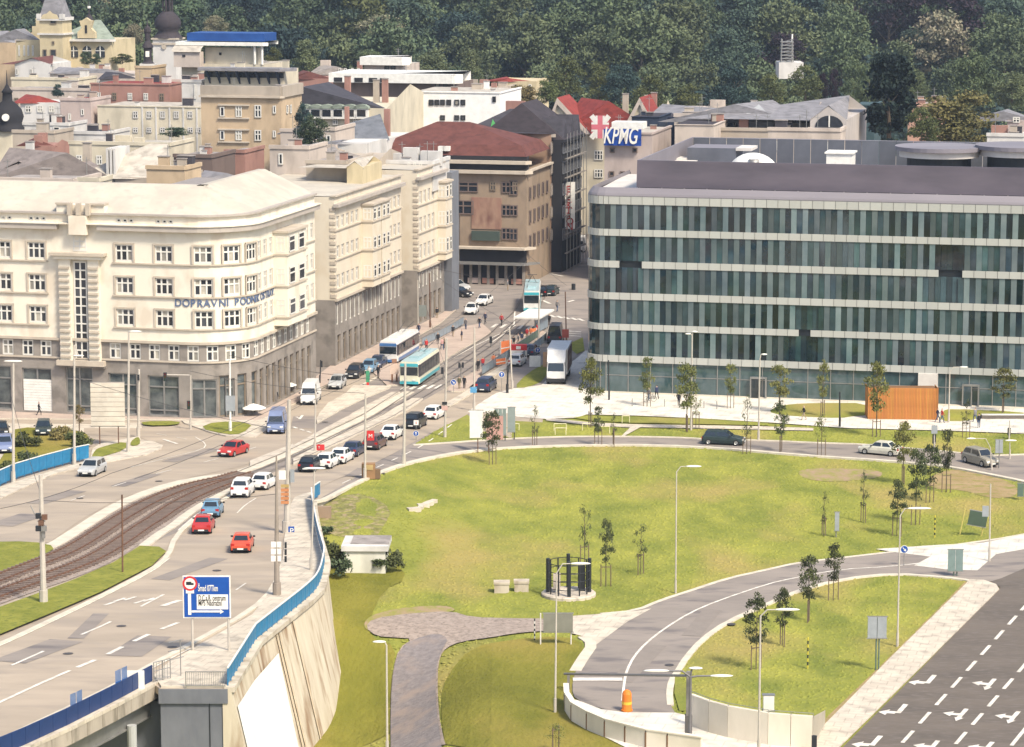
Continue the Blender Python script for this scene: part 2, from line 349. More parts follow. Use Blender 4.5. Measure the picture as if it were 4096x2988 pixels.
# sidewalks left
sheet('sidewalk_left', k2('O', (-60, 905), (300, 906), (566, 918), (650, 872), (745, 800), (890, 735), (985, 688), (1008, 655), (1012, 683), (975, 716), (905, 756), (840, 792), (770, 828), (705, 863), (655, 893), (625, 905), (570, 932), (480, 930), (300, 929), (-60, 927)), .14, paver_m, skirt=.14, skm=kerb_m)
sheet('parking_apron', k2('L0', (-100, 648), (780, 655), (1240, 640), (1250, 690), (740, 690), (740, 745), (780, 790), (640, 880), (-100, 1100)), .02, pave_m)
sheet('crossing_pavement', k2('O', (402, 932), (470, 930), (570, 932), (625, 908), (600, 948), (566, 968), (540, 968), (500, 966), (465, 958), (437, 948), (408, 938)), .13, pave_m, skirt=.13)
sheet('island_pavement', k2('R3', (1200, 800), (1290, 740), (1800, 640), (1830, 690), (1990, 710), (2110, 760), (2090, 800), (1900, 880), (1320, 990), (700, 1130), (0, 1450), (0, 1300), (170, 1240), (1160, 950)), .12, pave_m, smooth=0, skirt=.12)
def verge(k, pts, off=.17, m=verge_m, smooth=1, fn=S, name='verge_grass_bed'): return sheet(name, k2(k, *pts), off, m, smooth=smooth, fn=fn)
verge('R3', [(1175, 940), (1230, 830), (1290, 795), (1640, 705), (1640, 820), (1300, 920)])
verge('R3', [(1690, 780), (1690, 720), (1780, 650), (1815, 690), (1810, 760)])
verge('L0', [(1240, 640), (1600, 638), (1560, 675), (1270, 678)])
verge('L0', [(1750, 700), (1900, 640), (2240, 652), (2140, 750), (2000, 758)])
verge('O', [(-40, 1203), (70, 1201), (127, 1213), (95, 1233), (-40, 1285)])
verge('O', [(-40, 1362), (90, 1315), (168, 1285), (250, 1249), (310, 1212), (352, 1214), (368, 1224), (336, 1256), (224, 1314), (112, 1362), (-40, 1425)], smooth=0, off=.2)
verge('R3', [(-50, 1140), (0, 1130), (200, 1000), (560, 930), (900, 860), (1100, 740), (1165, 690), (1110, 590), (850, 540), (190, 520), (190, 640), (0, 950), (-50, 1000)], m=grass_d, off=.08)
kerb(k2('B0', (-500, 1040), (0, 850), (400, 660), (800, 468), (1200, 260), (1330, 150)) + k2('L0', (1540, 1655), (1720, 1490), (1910, 1355), (2060, 1275)), .45, name='kerb_red_car_road')
kerb(rc_r[:9], .5, name='kerb_footway')
kerb(slip_low, .6, name='kerb_ring_road'); kerb(slip_up, .35, name='kerb_ring_road')
kerb(k2('L1', (870, 345), (1250, 150), (1290, 110)), .3)
# plaza in front of the glass office
plz = k2('R2', (960, 1560), (1090, 1480), (1280, 1430), (1600, 1390), (1660, 1330), (2010, 1080), (2100, 1000)) + k2('L3', (2300, 420), (2300, 740), (1500, 710), (700, 690), (0, 640)) + k2('L2', (2250, 640), (1660, 605), (1100, 580), (660, 570), (560, 600), (300, 610), (40, 590), (0, 560)) + k2('L1', (2050, 560), (1900, 520))
sheet('plaza', plz, .038, pave_w)
sheet('plaza', k2('R2', (960, 1560), (1230, 1580), (1230, 1700), (760, 1700)), .05, pave_w)
sheet('footpath', k2('L2', (300, 600), (700, 640), (1050, 655), (1650, 665), (2256, 675)) + k2('L3', (400, 690), (400, 712), (0, 705)) + k2('L2', (1700, 693), (1130, 683), (980, 765), (1060, 770), (950, 772), (1040, 685), (700, 665), (300, 622)), .032, pave_m)
# lawns between plaza and ring road
verge('L1', [(1390, 838), (1600, 700), (1860, 570), (1890, 590), (2000, 720), (2256, 780), (2000, 800), (1700, 818)], .03, grass_m, 0, name='lawn')
verge('L2', [(0, 625), (300, 640), (620, 665), (1000, 690), (1030, 700), (960, 765), (700, 762), (400, 766), (0, 780)], .02, grass_m, 0, name='lawn')
verge('L3', [(0, 545), (80, 500), (200, 480), (400, 470), (900, 470), (905, 578), (760, 585), (640, 605), (300, 590), (100, 575)], .05, grass_m, 1, name='lawn')
verge('L3', [(1500, 630), (1540, 540), (1600, 520), (2256, 550), (2256, 575), (1900, 590), (1760, 630)], .05, grass_m, 1, name='lawn')
verge('R2', [(1280, 1425), (1450, 1250), (1640, 1150), (1680, 1130), (1650, 1330), (1450, 1420)], .05, verge_m, 1)
verge('R2', [(1880, 940), (2070, 850), (2090, 1000), (2000, 1040)], .05, verge_m, 0)
verge('L2', [(540, 600), (640, 580), (1660, 608), (2256, 645), (2256, 668), (1650, 655), (1060, 645), (700, 625)], .045, grass_m, 0, name='lawn')
# curved ramp road in the park
rl = k2('B3', (2256, -60), (1700, 40), (900, 130), (560, 170), (240, 205), (0, 260)) + k2('B2', (1700, 330), (1400, 430), (1180, 500), (980, 585), (700, 610), (480, 628), (470, 745), (560, 790), (640, 850), (560, 960), (500, 1060), (470, 1200), (500, 1290), (700, 1360), (880, 1390), (1130, 1450), (1350, 1520))
rr = k2('B2', (1380, 1530), (1290, 1400), (1250, 1330), (1240, 1230), (1260, 1130), (1310, 1060), (1370, 960), (1500, 810), (1700, 670), (2019, 530)) + k2('B3', (250, 420), (600, 330), (1000, 290), (1400, 320), (1600, 345), (1700, 390), (2256, 150))
sheet('ramp_road', [G(p, T) for p in chaikin(rl, 1, False)] + [G(p, T) for p in chaikin(rr, 1, False)], .10, asph_m, fn=T, world=True)
kerb(rl[:11], .4, fn=T, name='kerb_ramp'); kerb(rl[13:17], .9, fn=T, name='kerb_ramp'); kerb(rr[2:16], .5, fn=T, name='kerb_ramp')
sheet('ramp_mouth_paving', k2('B2', (480, 628), (700, 612), (980, 590), (1100, 570), (900, 680), (740, 800), (655, 862), (600, 800), (470, 765)), .115, pave_m, fn=T)
sheet('corner_paving', k2('B3', (850, 100), (1300, 70), (1700, 50), (2256, -60), (2256, 60), (1800, 140), (1650, 270), (1400, 260), (1150, 230), (1280, 160), (1000, 125)), .115, pave_w, fn=T)
# big road at bottom right
sheet('multi_lane_road', k2('B3', (600, 1652), (1240, 1010), (1830, 400), (1720, 330), (1900, 270), (2019, 170), (2500, -300), (3300, -100), (3300, 2300), (0, 2300)), .09, asph_d, fn=T)
sheet('pale_footway', k2('B3', (380, 1560), (1000, 930), (1560, 380), (1590, 345), (1700, 350), (1800, 385), (1822, 420), (1240, 1000), (590, 1640), (-100, 2330), (-420, 2330)), .2, pave_m, fn=T, skirt=.12)
sheet('soil_edge', k2('B3', (380, 1500), (990, 915), (1560, 345), (1600, 360), (1000, 945), (380, 1560)), .03, soil_m, fn=T)
# gravel track and worn ground
sheet('gravel_track', k2('B1', (1060, 1660), (1060, 1300), (1080, 1050), (1130, 880), (1240, 810), (1100, 800), (950, 790), (860, 720), (920, 650), (1200, 610), (1540, 590), (1700, 640), (2019, 648)) + k2('B2', (240, 650), (480, 650), (480, 740), (200, 750), (0, 770)) + k2('B1', (1850, 800), (1620, 830), (1500, 880), (1450, 950), (1430, 1100), (1440, 1400), (1480, 1600), (1500, 1660)), .13, gravel_m, fn=T, smooth=1, step=1.5)
sheet('asphalt_path', k2('B1', (1062, 1900), (1062, 1300), (1085, 1050), (1140, 890), (1240, 820), (1420, 770), (1520, 810), (1470, 900), (1430, 1000), (1415, 1150), (1425, 1400), (1455, 1600), (1490, 1900)), .19, asph_old, fn=T, smooth=1, step=1.5)
sheet('worn_soil_patch', k2('L3', (250, 1060), (500, 1040), (1000, 1060), (1010, 1120), (800, 1150), (500, 1165), (300, 1130)), .03, mat('soil_grass_mix', (.32, .22, .14), .95, (.23, .22, .05), .9, 10, (1, .5, 1), contrast=2.5), fn=T, smooth=2)
sheet('worn_soil_patch', k2('L3', (1380, 1150), (1560, 1050), (1800, 1070), (2200, 1180), (2200, 1300), (1950, 1310), (1700, 1230), (1450, 1230)), .03, soil_m, fn=T, smooth=2)
sheet('worn_soil_patch', k2('B1', (900, 620), (1150, 560), (1500, 540), (1600, 590), (1300, 620), (1050, 700), (900, 760), (840, 700)), .10, mat('soil_grass_mix', (.3, .22, .14), .95, (.2, .19, .05), .9, 10, (1, .5, 1), contrast=2.5), fn=T, smooth=2)
sheet('hollow_grass', k2('B1', (560, 180), (1100, 190), (1200, 330), (1000, 420), (900, 640), (900, 800), (1110, 860), (1060, 1100), (1050, 1700), (-500, 1700), (-500, 900), (440, 560)), .07, grass_d, fn=T, smooth=1, step=1.5)
sheet('hollow_grass', k2('B1', (1500, 1100), (1700, 870), (2019, 810)) + k2('B2', (400, 780), (600, 850), (450, 1200), (460, 1450), (1200, 1652), (1200, 1750)) + k2('B1', (1500, 1750), (1450, 1300)), .07, grass_d, fn=T, smooth=1, step=1.5)
sheet('embankment_rough_grass', k2('R4', (500, 300), (700, 230), (1000, 200), (1300, 380), (1200, 560), (1101, 700), (700, 690), (500, 600)), .02, mat('weedy_ground', (.25, .24, .06), .95, (.13, .12, .04), 1.2, 8, bump=.3, bscale=2, c3=(.3, .23, .13), s3=1.5), fn=T, smooth=1)

mk = MB()
line(mk, k2('B0', (-100, 1350), (20, 1295), (300, 1165), (550, 1055)), .28, smooth=0)
line(mk, k2('B0', (610, 1030), (800, 950), (1000, 850), (1200, 755), (1500, 640)), .35, dash=(2.6, 2.0))
line(mk, k2('B0', (90, 1015), (560, 805), (880, 670), (1300, 450), (1450, 370)), .22, dash=(5, 6))
line(mk, k2('B0', (1860, 420), (2019, 310)), .15, dash=(3, 3))
line(mk, k2('B0', (-100, 890), (0, 862), (400, 675), (800, 480), (1200, 275), (1340, 165)), .12)
line(mk, k2('B0', (0, 1620), (550, 1375), (900, 1205), (1200, 1035), (1500, 880)), .14)
for a in ((820, 540), (900, 510), (980, 500), (1060, 525), (1130, 510)):   # bus lane lettering worn to strokes
 line(mk, k2('B0', a, (a[0] + 90, a[1] - 28)), .3, smooth=0)
line(mk, k2('B0', (1280, 545), (1420, 500)), .5, smooth=0)
line(mk, k2('L0', (2090, 1440), (2160, 1370), (2256, 1310)), .12)
line(mk, k2('B2', (870, 1300), (885, 1150), (905, 1060), (960, 950), (1060, 840), (1200, 730), (1400, 605), (1620, 510), (2019, 375)) + k2('B3', (200, 330), (560, 262), (960, 240), (1300, 200)), .2, fn=T, off=.125)
line(mk, k2('B2', (480, 1130), (870, 1130)), .9, fn=T, off=.13, smooth=0)
# big road lines
line(mk, k2('B3', (1060, 1630), (2019, 560), (2300, 240)), .28, fn=T, off=.115, dash=(3.2, 2.0), smooth=0)
line(mk, k2('B3', (1480, 1640), (2019, 1020), (2400, 560)), .28, fn=T, off=.115, dash=(3.2, 2.0), smooth=0)
line(mk, k2('B3', (1920, 1652), (2060, 1480)), .28, fn=T, off=.115, smooth=0)
def arrow(k, x, y, kind):
 """lane arrow painted on the road, pointing along the lane toward the viewer"""
 p = gk(k, x, y, T); d = (gk(k, x - 100, y + 112, T) - p); d.z = 0; d.normalize(); n = Vector((d.y, -d.x, 0)) * -1; sa = .74
 def q(*pts): mk.add([(p + d * a * sa + n * b * sa) + Z * .118 for a, b in pts], [tuple(range(len(pts)))], mark_m)
 if kind == 'turn':
  q((-2.9, -.25), (-2.9, .25), (.6, .25), (.6, -.25)); q((.0, -.25), (.9, -.25), (1.0, -1.0), (.1, -1.0)); q((-.5, -1.0), (1.7, -1.0), (.8, -1.9))
 else:
  q((-2.2, .1), (-2.2, .55), (1.2, .55), (1.2, .1)); q((1.2, -.1), (1.2, .8), (2.5, .33)); q((-.3, .1), (.5, .1), (.5, -.6), (-.3, -.6)); q((-.9, -.6), (1.0, -.6), (.1, -1.5))
for a in ((1265, 1150), (1035, 1385), (830, 1640)): arrow('B3', *a, 'turn')
for a in ((1725, 1165), (1500, 1405), (1910, 1425), (1270, 1660), (1700, 1670)): arrow('B3', *a, 'fork')
# left carriageways and street
line(mk, k2('L0', (1720, 770), (1820, 830), (1790, 880), (1500, 950), (1100, 1050)), .12)
line(mk, k2('L0', (1380, 740), (1640, 790), (1720, 800)), .12, dash=(2, 2))
line(mk, k2('L0', (2256, 860), (1900, 970), (1300, 1110), (700, 1300), (300, 1460)), .14, dash=(3, 6))
line(mk, k2('L0', (1440, 790), (1560, 830)), .35, smooth=0)
line(mk, k2('R1', (600, 870), (640, 900), (680, 850)), .3, smooth=0)
for i in range(4): line(mk, k2('R1', (560 + i * 90, 1000 + i * 28), (610 + i * 90, 1020 + i * 28)), .3, smooth=0)
for i in range(5): line(mk, k2('R2', (20 + i * 95, 1445 - i * 3), (100 + i * 95, 1400 - i * 3)), .5, smooth=0)
for i in range(6): line(mk, k2('R2', (1040 + i * 100, 740 + i * 5), (1100 + i * 100, 700 + i * 5)), .45, smooth=0)
for i in range(5): line(mk, k2('R2', (1700 + i * 80, 600 + i * 10), (1760 + i * 80, 625 + i * 10)), .5, smooth=0)
for i in range(3): line(mk, k2('R2', (1890, 780 + i * 25), (2050, 790 + i * 25)), .4, smooth=0)
for a, b in (((1700, 130), (1850, 160)), ((1850, 40), (1920, 60)), ((1900, 450), (1970, 430)), ((1610, 430), (1700, 470))): line(mk, k2('R2', a, b), .5, smooth=0)
line(mk, k2('R1', (560, 1370), (1100, 1120), (1480, 900), (1700, 780)), .12)
line(mk, k2('L1', (760, 1180), (1240, 960), (1500, 830), (1750, 640)), .15, dash=(2.5, 3))
line(mk, k2('R2', (230, 1330), (700, 1020), (1240, 760)), .15)
line(mk, k2('R2', (1300, 560), (1290, 740), (1050, 900)), .2)
line(mk, k2('B0', (1360, 20), (1430, -60)) + k2('L0', (1560, 1600), (1800, 1400), (2000, 1320)), .15)
mk.build('road_markings', None, 'structure')
RQ = random.Random(6); mb = MB(); mc = MB()
for k, x, y, f in (('B0', 300, 900, S), ('B0', 700, 700, S), ('B0', 1100, 860, S), ('B0', 1500, 250, S), ('L0', 500, 1300, S), ('L0', 1200, 1150, S), ('L0', 1700, 930, S), ('L0', 150, 1500, S), ('L1', 420, 640, S), ('L1', 900, 1080, S), ('B2', 1000, 1000, T), ('B2', 1500, 680, T)):
 p = gk(k, x, y, f); a = RQ.uniform(-.1, .5); w_, l_ = RQ.uniform(.6, 1.5), RQ.uniform(2, 6); d = Vector((math.sin(a), math.cos(a), 0)); e = Vector((d.y, -d.x, 0)); o_ = .05 if f is S else .12
 Q = [p + e * s * w_ + d * t * l_ for s, t in ((-1, -1), (1, -1), (1, 1), (-1, 1))]; mb.add([(q.x, q.y, f(q.x, q.y) + o_) for q in Q], [(0, 1, 2, 3)], asph_m if k in ('B0', 'L0', 'L1') else mat('asphalt_repair', (.235, .2, .17), .9))
 c = p + e * 2.4; Q = [c + Vector((math.cos(i) * .38, math.sin(i) * .38, 0)) for i in np.arange(0, 6.2, .785)]; mc.add([(q.x, q.y, f(q.x, q.y) + o_ + .01) for q in Q], [tuple(range(8))], plain('manhole_iron', (.07, .06, .055), .6))
mb.build('asphalt_patches', None, 'structure'); mc.build('manhole_covers', None, 'structure')
# ================= BUILDING TOOLS =================
class Path:
 """plan line: straight a, quarter arc to the left, straight b; outward is to the right of travel"""
 def __init__(s, P, d0, L1, Rr=0, L2=0):
  s.P, s.d0, s.L1, s.R, s.L2 = Vector((P.x, P.y, 0)), Vector(d0), L1, Rr, L2
  s.A = s.R * math.pi / 2; s.L = L1 + s.A + L2; s.lft = Vector((-d0.y, d0.x, 0))
  s.C = s.P + s.d0 * L1 + s.lft * s.R; s.Q = s.C + s.d0 * s.R
 def tan(s, u):
  if u <= s.L1: return s.d0
  if u >= s.L1 + s.A or s.R == 0: return s.lft
  f = (u - s.L1) / s.R; return s.d0 * math.cos(f) + s.lft * math.sin(f)
 def at(s, u, z=0, d=0):
  if u <= s.L1: p = s.P + s.d0 * u
  elif u >= s.L1 + s.A: p = s.Q + s.lft * (u - s.L1 - s.A)
  else:
   f = (u - s.L1) / s.R; p = s.C + (s.d0 * math.sin(f) - s.lft * math.cos(f)) * s.R
  t = s.tan(u); n = Vector((t.y, -t.x, 0)); p = p + n * d
  return Vector((p.x, p.y, z))
 def rot(s, u): t = s.tan(u); return math.atan2(t.y, t.x)
 def brk(s, u0, u1, st=1.2):
  r = [u0, u1]
  if s.R:
   n = int(s.A / st) + 1
   r += [s.L1 + s.A * i / n for i in range(n + 1) if u0 < s.L1 + s.A * i / n < u1]
  elif u0 < s.L1 < u1: r.append(s.L1)
  return sorted(set(r))
 def px(s, k, x, y, leg=0):
  """photo point -> (u, z) on the first (0) or last (1) straight wall"""
  r = ray(*k1(k, x, y)); o = Vector((0, 0, H)); P = s.P if leg == 0 else s.Q; t = s.d0 if leg == 0 else s.lft
  n = Vector((t.y, -t.x, 0)); q = (P - o).dot(n) / r.dot(n); h = o + r * q
  return (h - P).dot(t) + (0 if leg == 0 else s.L1 + s.A), h.z
def wall(mb, pa, u0, u1, z0, z1, m, holes=(), dep=.18, d=0., mr=None, back=None):
 us = sorted(set(pa.brk(u0, u1) + [v for h in holes for v in h[:2] if u0 < v < u1])); zs = sorted(set([z0, z1] + [v for h in holes for v in h[2:4] if z0 < v < z1]))
 for i in range(len(us) - 1):
  a, b = us[i], us[i + 1]; c = (a + b) / 2
  hh = [h for h in holes if h[0] <= c <= h[1]]
  j = 0
  while j < len(zs) - 1:
   k = j
   if any(h[2] <= (zs[j] + zs[j + 1]) / 2 <= h[3] for h in hh): j += 1; continue
   while k < len(zs) - 1 and not any(h[2] <= (zs[k] + zs[k + 1]) / 2 <= h[3] for h in hh): k += 1
   mb.quad(pa.at(a, zs[j], d), pa.at(b, zs[j], d), pa.at(b, zs[k], d), pa.at(a, zs[k], d), m); j = k
 mr = mr or m
 for h in holes:
  a, b, c, e = h[:4]; q = lambda u, z, dd: pa.at(u, z, d + dd)
  mb.quad(q(a, c, 0), q(b, c, 0), q(b, c, -dep), q(a, c, -dep), mr); mb.quad(q(a, e, -dep), q(b, e, -dep), q(b, e, 0), q(a, e, 0), mr)
  mb.quad(q(a, c, -dep), q(a, e, -dep), q(a, e, 0), q(a, c, 0), mr); mb.quad(q(b, c, 0), q(b, e, 0), q(b, e, -dep), q(b, c, -dep), mr)
  if back: mb.quad(q(a, c, -dep - .01), q(b, c, -dep - .01), q(b, e, -dep - .01), q(a, e, -dep - .01), back)
def pbox(mb, pa, u0, u1, z0, z1, d0, d1, m, st=1.2):
 """moulding following the wall line"""
 us = pa.brk(u0, u1, st); n = len(us); vs = []
 for u in us: vs += [pa.at(u, z0, d0), pa.at(u, z0, d1), pa.at(u, z1, d1), pa.at(u, z1, d0)]
 fs = []
 for i in range(n - 1):
  for j in range(4): fs.append((i * 4 + j, i * 4 + 4 + j, i * 4 + 4 + (j + 1) % 4, i * 4 + (j + 1) % 4))
 fs += [(0, 1, 2, 3), (4 * n - 1, 4 * n - 2, 4 * n - 3, 4 * n - 4)]
 mb.add(vs, fs, m)
def loft(mb, pa, u0, u1, prof, m, st=1.2):
 """prof: (d, z) points swept along the wall line"""
 us = pa.brk(u0, u1, st); k = len(prof); vs = [pa.at(u, z, d) for u in us for d, z in prof]
 mb.add(vs, [(i * k + j, i * k + k + j, i * k + k + j + 1, i * k + j + 1) for i in range(len(us) - 1) for j in range(k - 1)], m)
glass_dk = [mat('window_glass_%d' % i, c, .08, tuple(v * .6 for v in c), .8, spec=.6) for i, c in enumerate([(.02, .024, .03), (.035, .04, .05), (.06, .065, .075), (.3, .28, .24), (.5, .46, .38)])]
frame_m = plain('window_frame_white', (.72, .69, .62), .5)
frame_b = plain('window_frame_brown', (.22, .17, .12), .5)
_wc = {}
def winmesh(w, h, nx, rows, m, y=.03, t=.11, fr=.16):
 """frame + mullions; rows = heights fractions of the glazing bars; returns (frame mesh, list of pane rects)"""
 k = (round(w, 2), round(h, 2), nx, tuple(rows), m.name)
 if k in _wc: return _wc[k]
 mb = MB(); xs = [-w / 2 + w * i / nx for i in range(nx + 1)]; zs = [0] + [h * r for r in rows] + [h]
 for i, x in enumerate(xs): b = fr if i in (0, nx) else fr * 1.15; x_ = min(max(x, -w / 2 + fr / 2), w / 2 - fr / 2); mb.box(x_ - b / 2, x_ + b / 2, y, y + t, 0, h, m)
 for z in zs:
  z_ = min(max(z, fr / 2), h - fr / 2); mb.box(-w / 2, w / 2, y - .006, y + t - .006, z_ - fr / 2, z_ + fr / 2, m)
 me = mb.mesh('window'); ps = [(xs[i], xs[i + 1], zs[j], zs[j + 1]) for i in range(nx) for j in range(len(zs) - 1)]
 _wc[k] = (me, ps); return _wc[k]
_pc = {}
def panemesh(w, h, m):
 k = (round(w, 2), round(h, 2), m.name)
 if k not in _pc: _pc[k] = MB().box(-w / 2, w / 2, -.015, .015, 0, h, m).mesh('pane')
 return _pc[k]
def window(par, pa, u, z, w, h, nx=3, rows=(.62,), d=0., m=None, split=True, rr=None, dark=None):
 me, ps = winmesh(w, h, nx, rows, m or frame_m)
 o = link('window', me, par, loc=pa.at(u, z, d), rotz=pa.rot(u))
 rr = rr or R
 if split:
  for a, b, c, e in ps:
   g = glass_dk[rr.choices(range(5), (5, 4, 3, 2.2, 1.5) if dark is None else dark)[0]]
   link('pane', panemesh(b - a, e - c, g), o, loc=((a + b) / 2, .12, c))
 else:
  g = glass_dk[rr.choices(range(5), (5, 4, 3, 1.5, 1) if dark is None else dark)[0]]
  link('pane', panemesh(w, h, g), o, loc=(0, .12, 0))
 return o
# ================= GLASS OFFICE =================
band_m = mat('office_band_panel', (.44, .435, .395), .5, (.37, .37, .335), .3, rnd=.05, world=False)
frost_m = mat('office_frosted_glass', (.135, .165, .168), .16, (.060, .092, .102), .2, 4, spec=.7, rnd=.5)
clear_m = mat('office_dark_glass', (.003, .009, .011), .04, (.035, .062, .072), .13, 7, spec=.7, contrast=2.2, rnd=.6)  # paler blotches in the colour stand in for reflections
clear2_m = mat('office_ground_glass', (.015, .045, .042), .05, (.085, .12, .13), .45, 5, (1, 1, .5), spec=.8)
core_m = plain('office_core_dark', (.012, .015, .018), .6)
roofg_m = mat('office_roof_grey', (.22, .20, .215), .6, (.165, .15, .165), .12, 5, (.25, 1, 1))
screen_m = mat('office_screen_mauve', (.115, .095, .115), .5, (.075, .063, .078), .22, 4, (.3, .3, 1.2), spec=.4, contrast=2.2)
whiter_m = mat('roof_white_membrane', (.62, .58, .52), .7, (.5, .46, .42), .4)
A = G(k1('L2', 810, 370)); pl = Path(A, V, 10)
uL, _ = pl.px('L2', 637, 360); Lf = pl.px('L3', 2256, 500)[0] - uL + 5
Pc = A + V * uL; RC = 2.4
off = thing('glass_office', 'long teal glass office with pale stone bands and grey rooftop screen behind the plaza', 'office building', (0, 0, 0))
op = Path(Pc + U * 26, -U, 26 - RC, RC, Lf - RC)
zr = lambda k, x, y: op.px(k, x, y, 1)[1]
bz = [(zr('M2', 1090, b), zr('M2', 1090, a)) for a, b in ((186, 266), (475, 545), (755, 825), (1035, 1106), (1310, 1376))] + [(zr('L2', 1090, 115), zr('L2', 1090, 46))]
mb = MB(); ub = op.L1 - 20; ue = op.L
wall(mb, op, ub - 3, ue, 0, bz[0][1] + .6, core_m, d=-.45); mb.build('core', off)
bz = [(a + .07, b - .08) for a, b in bz]; PW = 1.345
uu = lambda k, x, y: op.px(k, x, y, 1)[0]
gaps = [(uu('M2', 945, 800), uu('M2', 1100, 800), 2), (uu('M3', 1505, 850), uu('M3', 1665, 850), 2), (uu('M3', 248, 1370), uu('M3', 412, 1380), 4)]
bmeshes = {}
def boxm(w, h, t, m):
 k = (round(w, 2), round(h, 2), t, m.name)
 if k not in bmeshes: bmeshes[k] = MB().box(-w / 2, w / 2, -t, 0, 0, h, m).mesh('panel')
 return bmeshes[k]
ngl = 0
for bi, (z0, z1) in enumerate(bz):
 u = op.L1 - 4 * .8
 while u < ue:
  arc = u < op.L1 + op.A - .1; wd = .62 if arc else PW
  c = u + wd / 2
  if not any(g[2] == bi and g[0] < c < g[1] for g in gaps):
   link('band_panel', boxm(wd - .05, z1 - z0, .1, band_m), off, loc=op.at(c, z0, 0), rotz=op.rot(c))
  u += wd
fl = [(bz[i + 1][1], bz[i][0]) for i in range(5)]
r2 = random.Random(3)
for fi, (z0, z1) in enumerate(fl):
 u = op.L1 - 3 * .6; s_ = 0; shift = r2.random() * .6
 while u < ue:
  arc = u < op.L1 + op.A - .1; wd = .62 if arc else PW / 2
  c = u + wd / 2; loggia = any((g[2] in (fi, fi + 1)) and g[0] - (.7 if fi == g[2] else 0) < c < g[1] + .05 for g in gaps)
  fr = (s_ % 2 == 0) and not loggia and not (arc and s_ % 4)
  if loggia: link('glass_pane', boxm(wd - .03, z1 - z0, .04, clear_m), off, loc=op.at(c, z0, -.3), rotz=op.rot(c))
  else: link('frosted_panel' if fr else 'glass_pane', boxm(wd - .03, z1 - z0, .05, frost_m if fr else clear_m), off, loc=op.at(c, z0, -.06 if fr else -.1), rotz=op.rot(c))
  s_ += 1; u += wd
# ground floor glazing
zg = bz[5][0]; u = op.L1 - 2; k_ = 0
mb = MB()
while u < ue:
 arc = u < op.L1 + op.A - .1; wd = .75 if arc else 2.69
 link('ground_floor_pane', boxm(wd - .08, zg - .1, .05, clear2_m), off, loc=op.at(u + wd / 2, .05, -.25), rotz=op.rot(u + wd / 2))
 mb.M = Matrix.Translation(op.at(u, 0, -.2)) @ Matrix.Rotation(op.rot(u), 4, 'Z'); mb.box(-.05, .05, -.07, .07, 0, zg, steel_m)
 if not arc: mb.box(0, wd, -.05, .05, 2.05, 2.13, steel_m)
 u += wd
mb.M = None; mb.build('mullions', off)
mb = MB(); pbox(mb, op, op.L1 - 5, ue, 0, .12, -.3, .25, kerb_m); mb.build('plinth', off)
for k, x0, x1, y0, y1 in (('L2', 2100, 2245, 235, 405), ('L3', 1710, 1860, 300, 480)):
 a, _ = op.px(k, x0, y1, 1); b, _ = op.px(k, x1, y1, 1); zt = op.px(k, x0, y0, 1)[1]
 mb = MB(); mb.M = Matrix.Translation(op.at(a, 0, 0)) @ Matrix.Rotation(op.rot(a), 4, 'Z'); w_ = b - a
 mb.box(0, .16, -.4, .1, 0, zt, steel_m); mb.box(w_ - .16, w_, -.4, .1, 0, zt, steel_m); mb.box(w_ * .55 - .06, w_ * .55 + .06, -.4, .1, 0, zt, steel_m); mb.box(.16, w_ - .16, -.42, .08, zt - .18, zt + .02, steel_m)
 o = mb.build('entrance_frame', off); MB().box(.16, w_ * .55, -.36, -.3, 0, zt - .2, clear_m).build('door', o, loc=None).matrix_world = mb.M
# concrete pier
a, _ = op.px('L3', 1325, 360, 1); b, _ = op.px('L3', 1495, 360, 1); zt = bz[5][0]
mb = MB(); mb.M = Matrix.Translation(op.at(a, 0, 0)) @ Matrix.Rotation(op.rot(a), 4, 'Z'); mb.box(0, b - a, -.6, .1, 0, zt, whiter_m); mb.build('entrance_pier', off)
# parapet, roof, screen
zt = bz[0][1]; mb = MB()
loft(mb, op, op.L1 - 22, ue, [(-.1, zt), (.12, zt + .02), (.12, zt + .1), (.02, zt + .35), (-.5, zt + 1.0), (-.55, zt + 1.02), (-.6, zt + .5)], roofg_m); mb.build('parapet', off)
def onp(u, d, z): return op.at(u, z, d)
zs1 = zt + .55; mb = MB()
p4 = [onp(op.L1 - 21, -.4, zs1), onp(op.L1 + op.A / 2, -.6, zs1), onp(ue, -.4, zs1), onp(ue, -30, zs1), onp(op.L1 - 21, -30, zs1)]
mb.add(p4, [(0, 1, 2, 3, 4)], whiter_m); mb.build('roof', off)
us_, _ = op.px('M2', 1100, 150, 1); dS = -1.6
def onS(k, x, y, d):   # px -> (u,z) on plane parallel to the facade at inset d
 q = Path(op.at(op.L1 + op.A, 0, d), V, 10); a_, z_ = q.px(k, x, y); return a_ + op.L1 + op.A, z_
u0, zb_ = onS('M2', 1100, 145, dS); _, ztp = onS('T2', 1100, 1412, dS); mb = MB()
q = Path(op.at(u0, 0, dS), V, ue - u0); zb2 = zs1 + .45
mb.add([q.at(0, zb2, .25), q.at(q.L1, zb2, .25), q.at(q.L1, ztp, -.1), q.at(0, ztp, -.1), q.at(0, zb2, .05), q.at(q.L1, zb2, .05), q.at(q.L1, ztp, -.35), q.at(0, ztp, -.35)], [(0, 1, 2, 3), (4, 7, 6, 5), (3, 2, 6, 7), (0, 3, 7, 4), (0, 4, 5, 1)], screen_m)
mb.build('roof_screen_front', off)
mb = MB()
for i in range(int(q.L1 / 2.7)): mb.tube(q.at(.3 + i * 2.7, zs1, -.05), q.at(.3 + i * 2.7, zb2 + .1, -.05), .09, steel_m, 6)
mb.build('screen_posts', off)
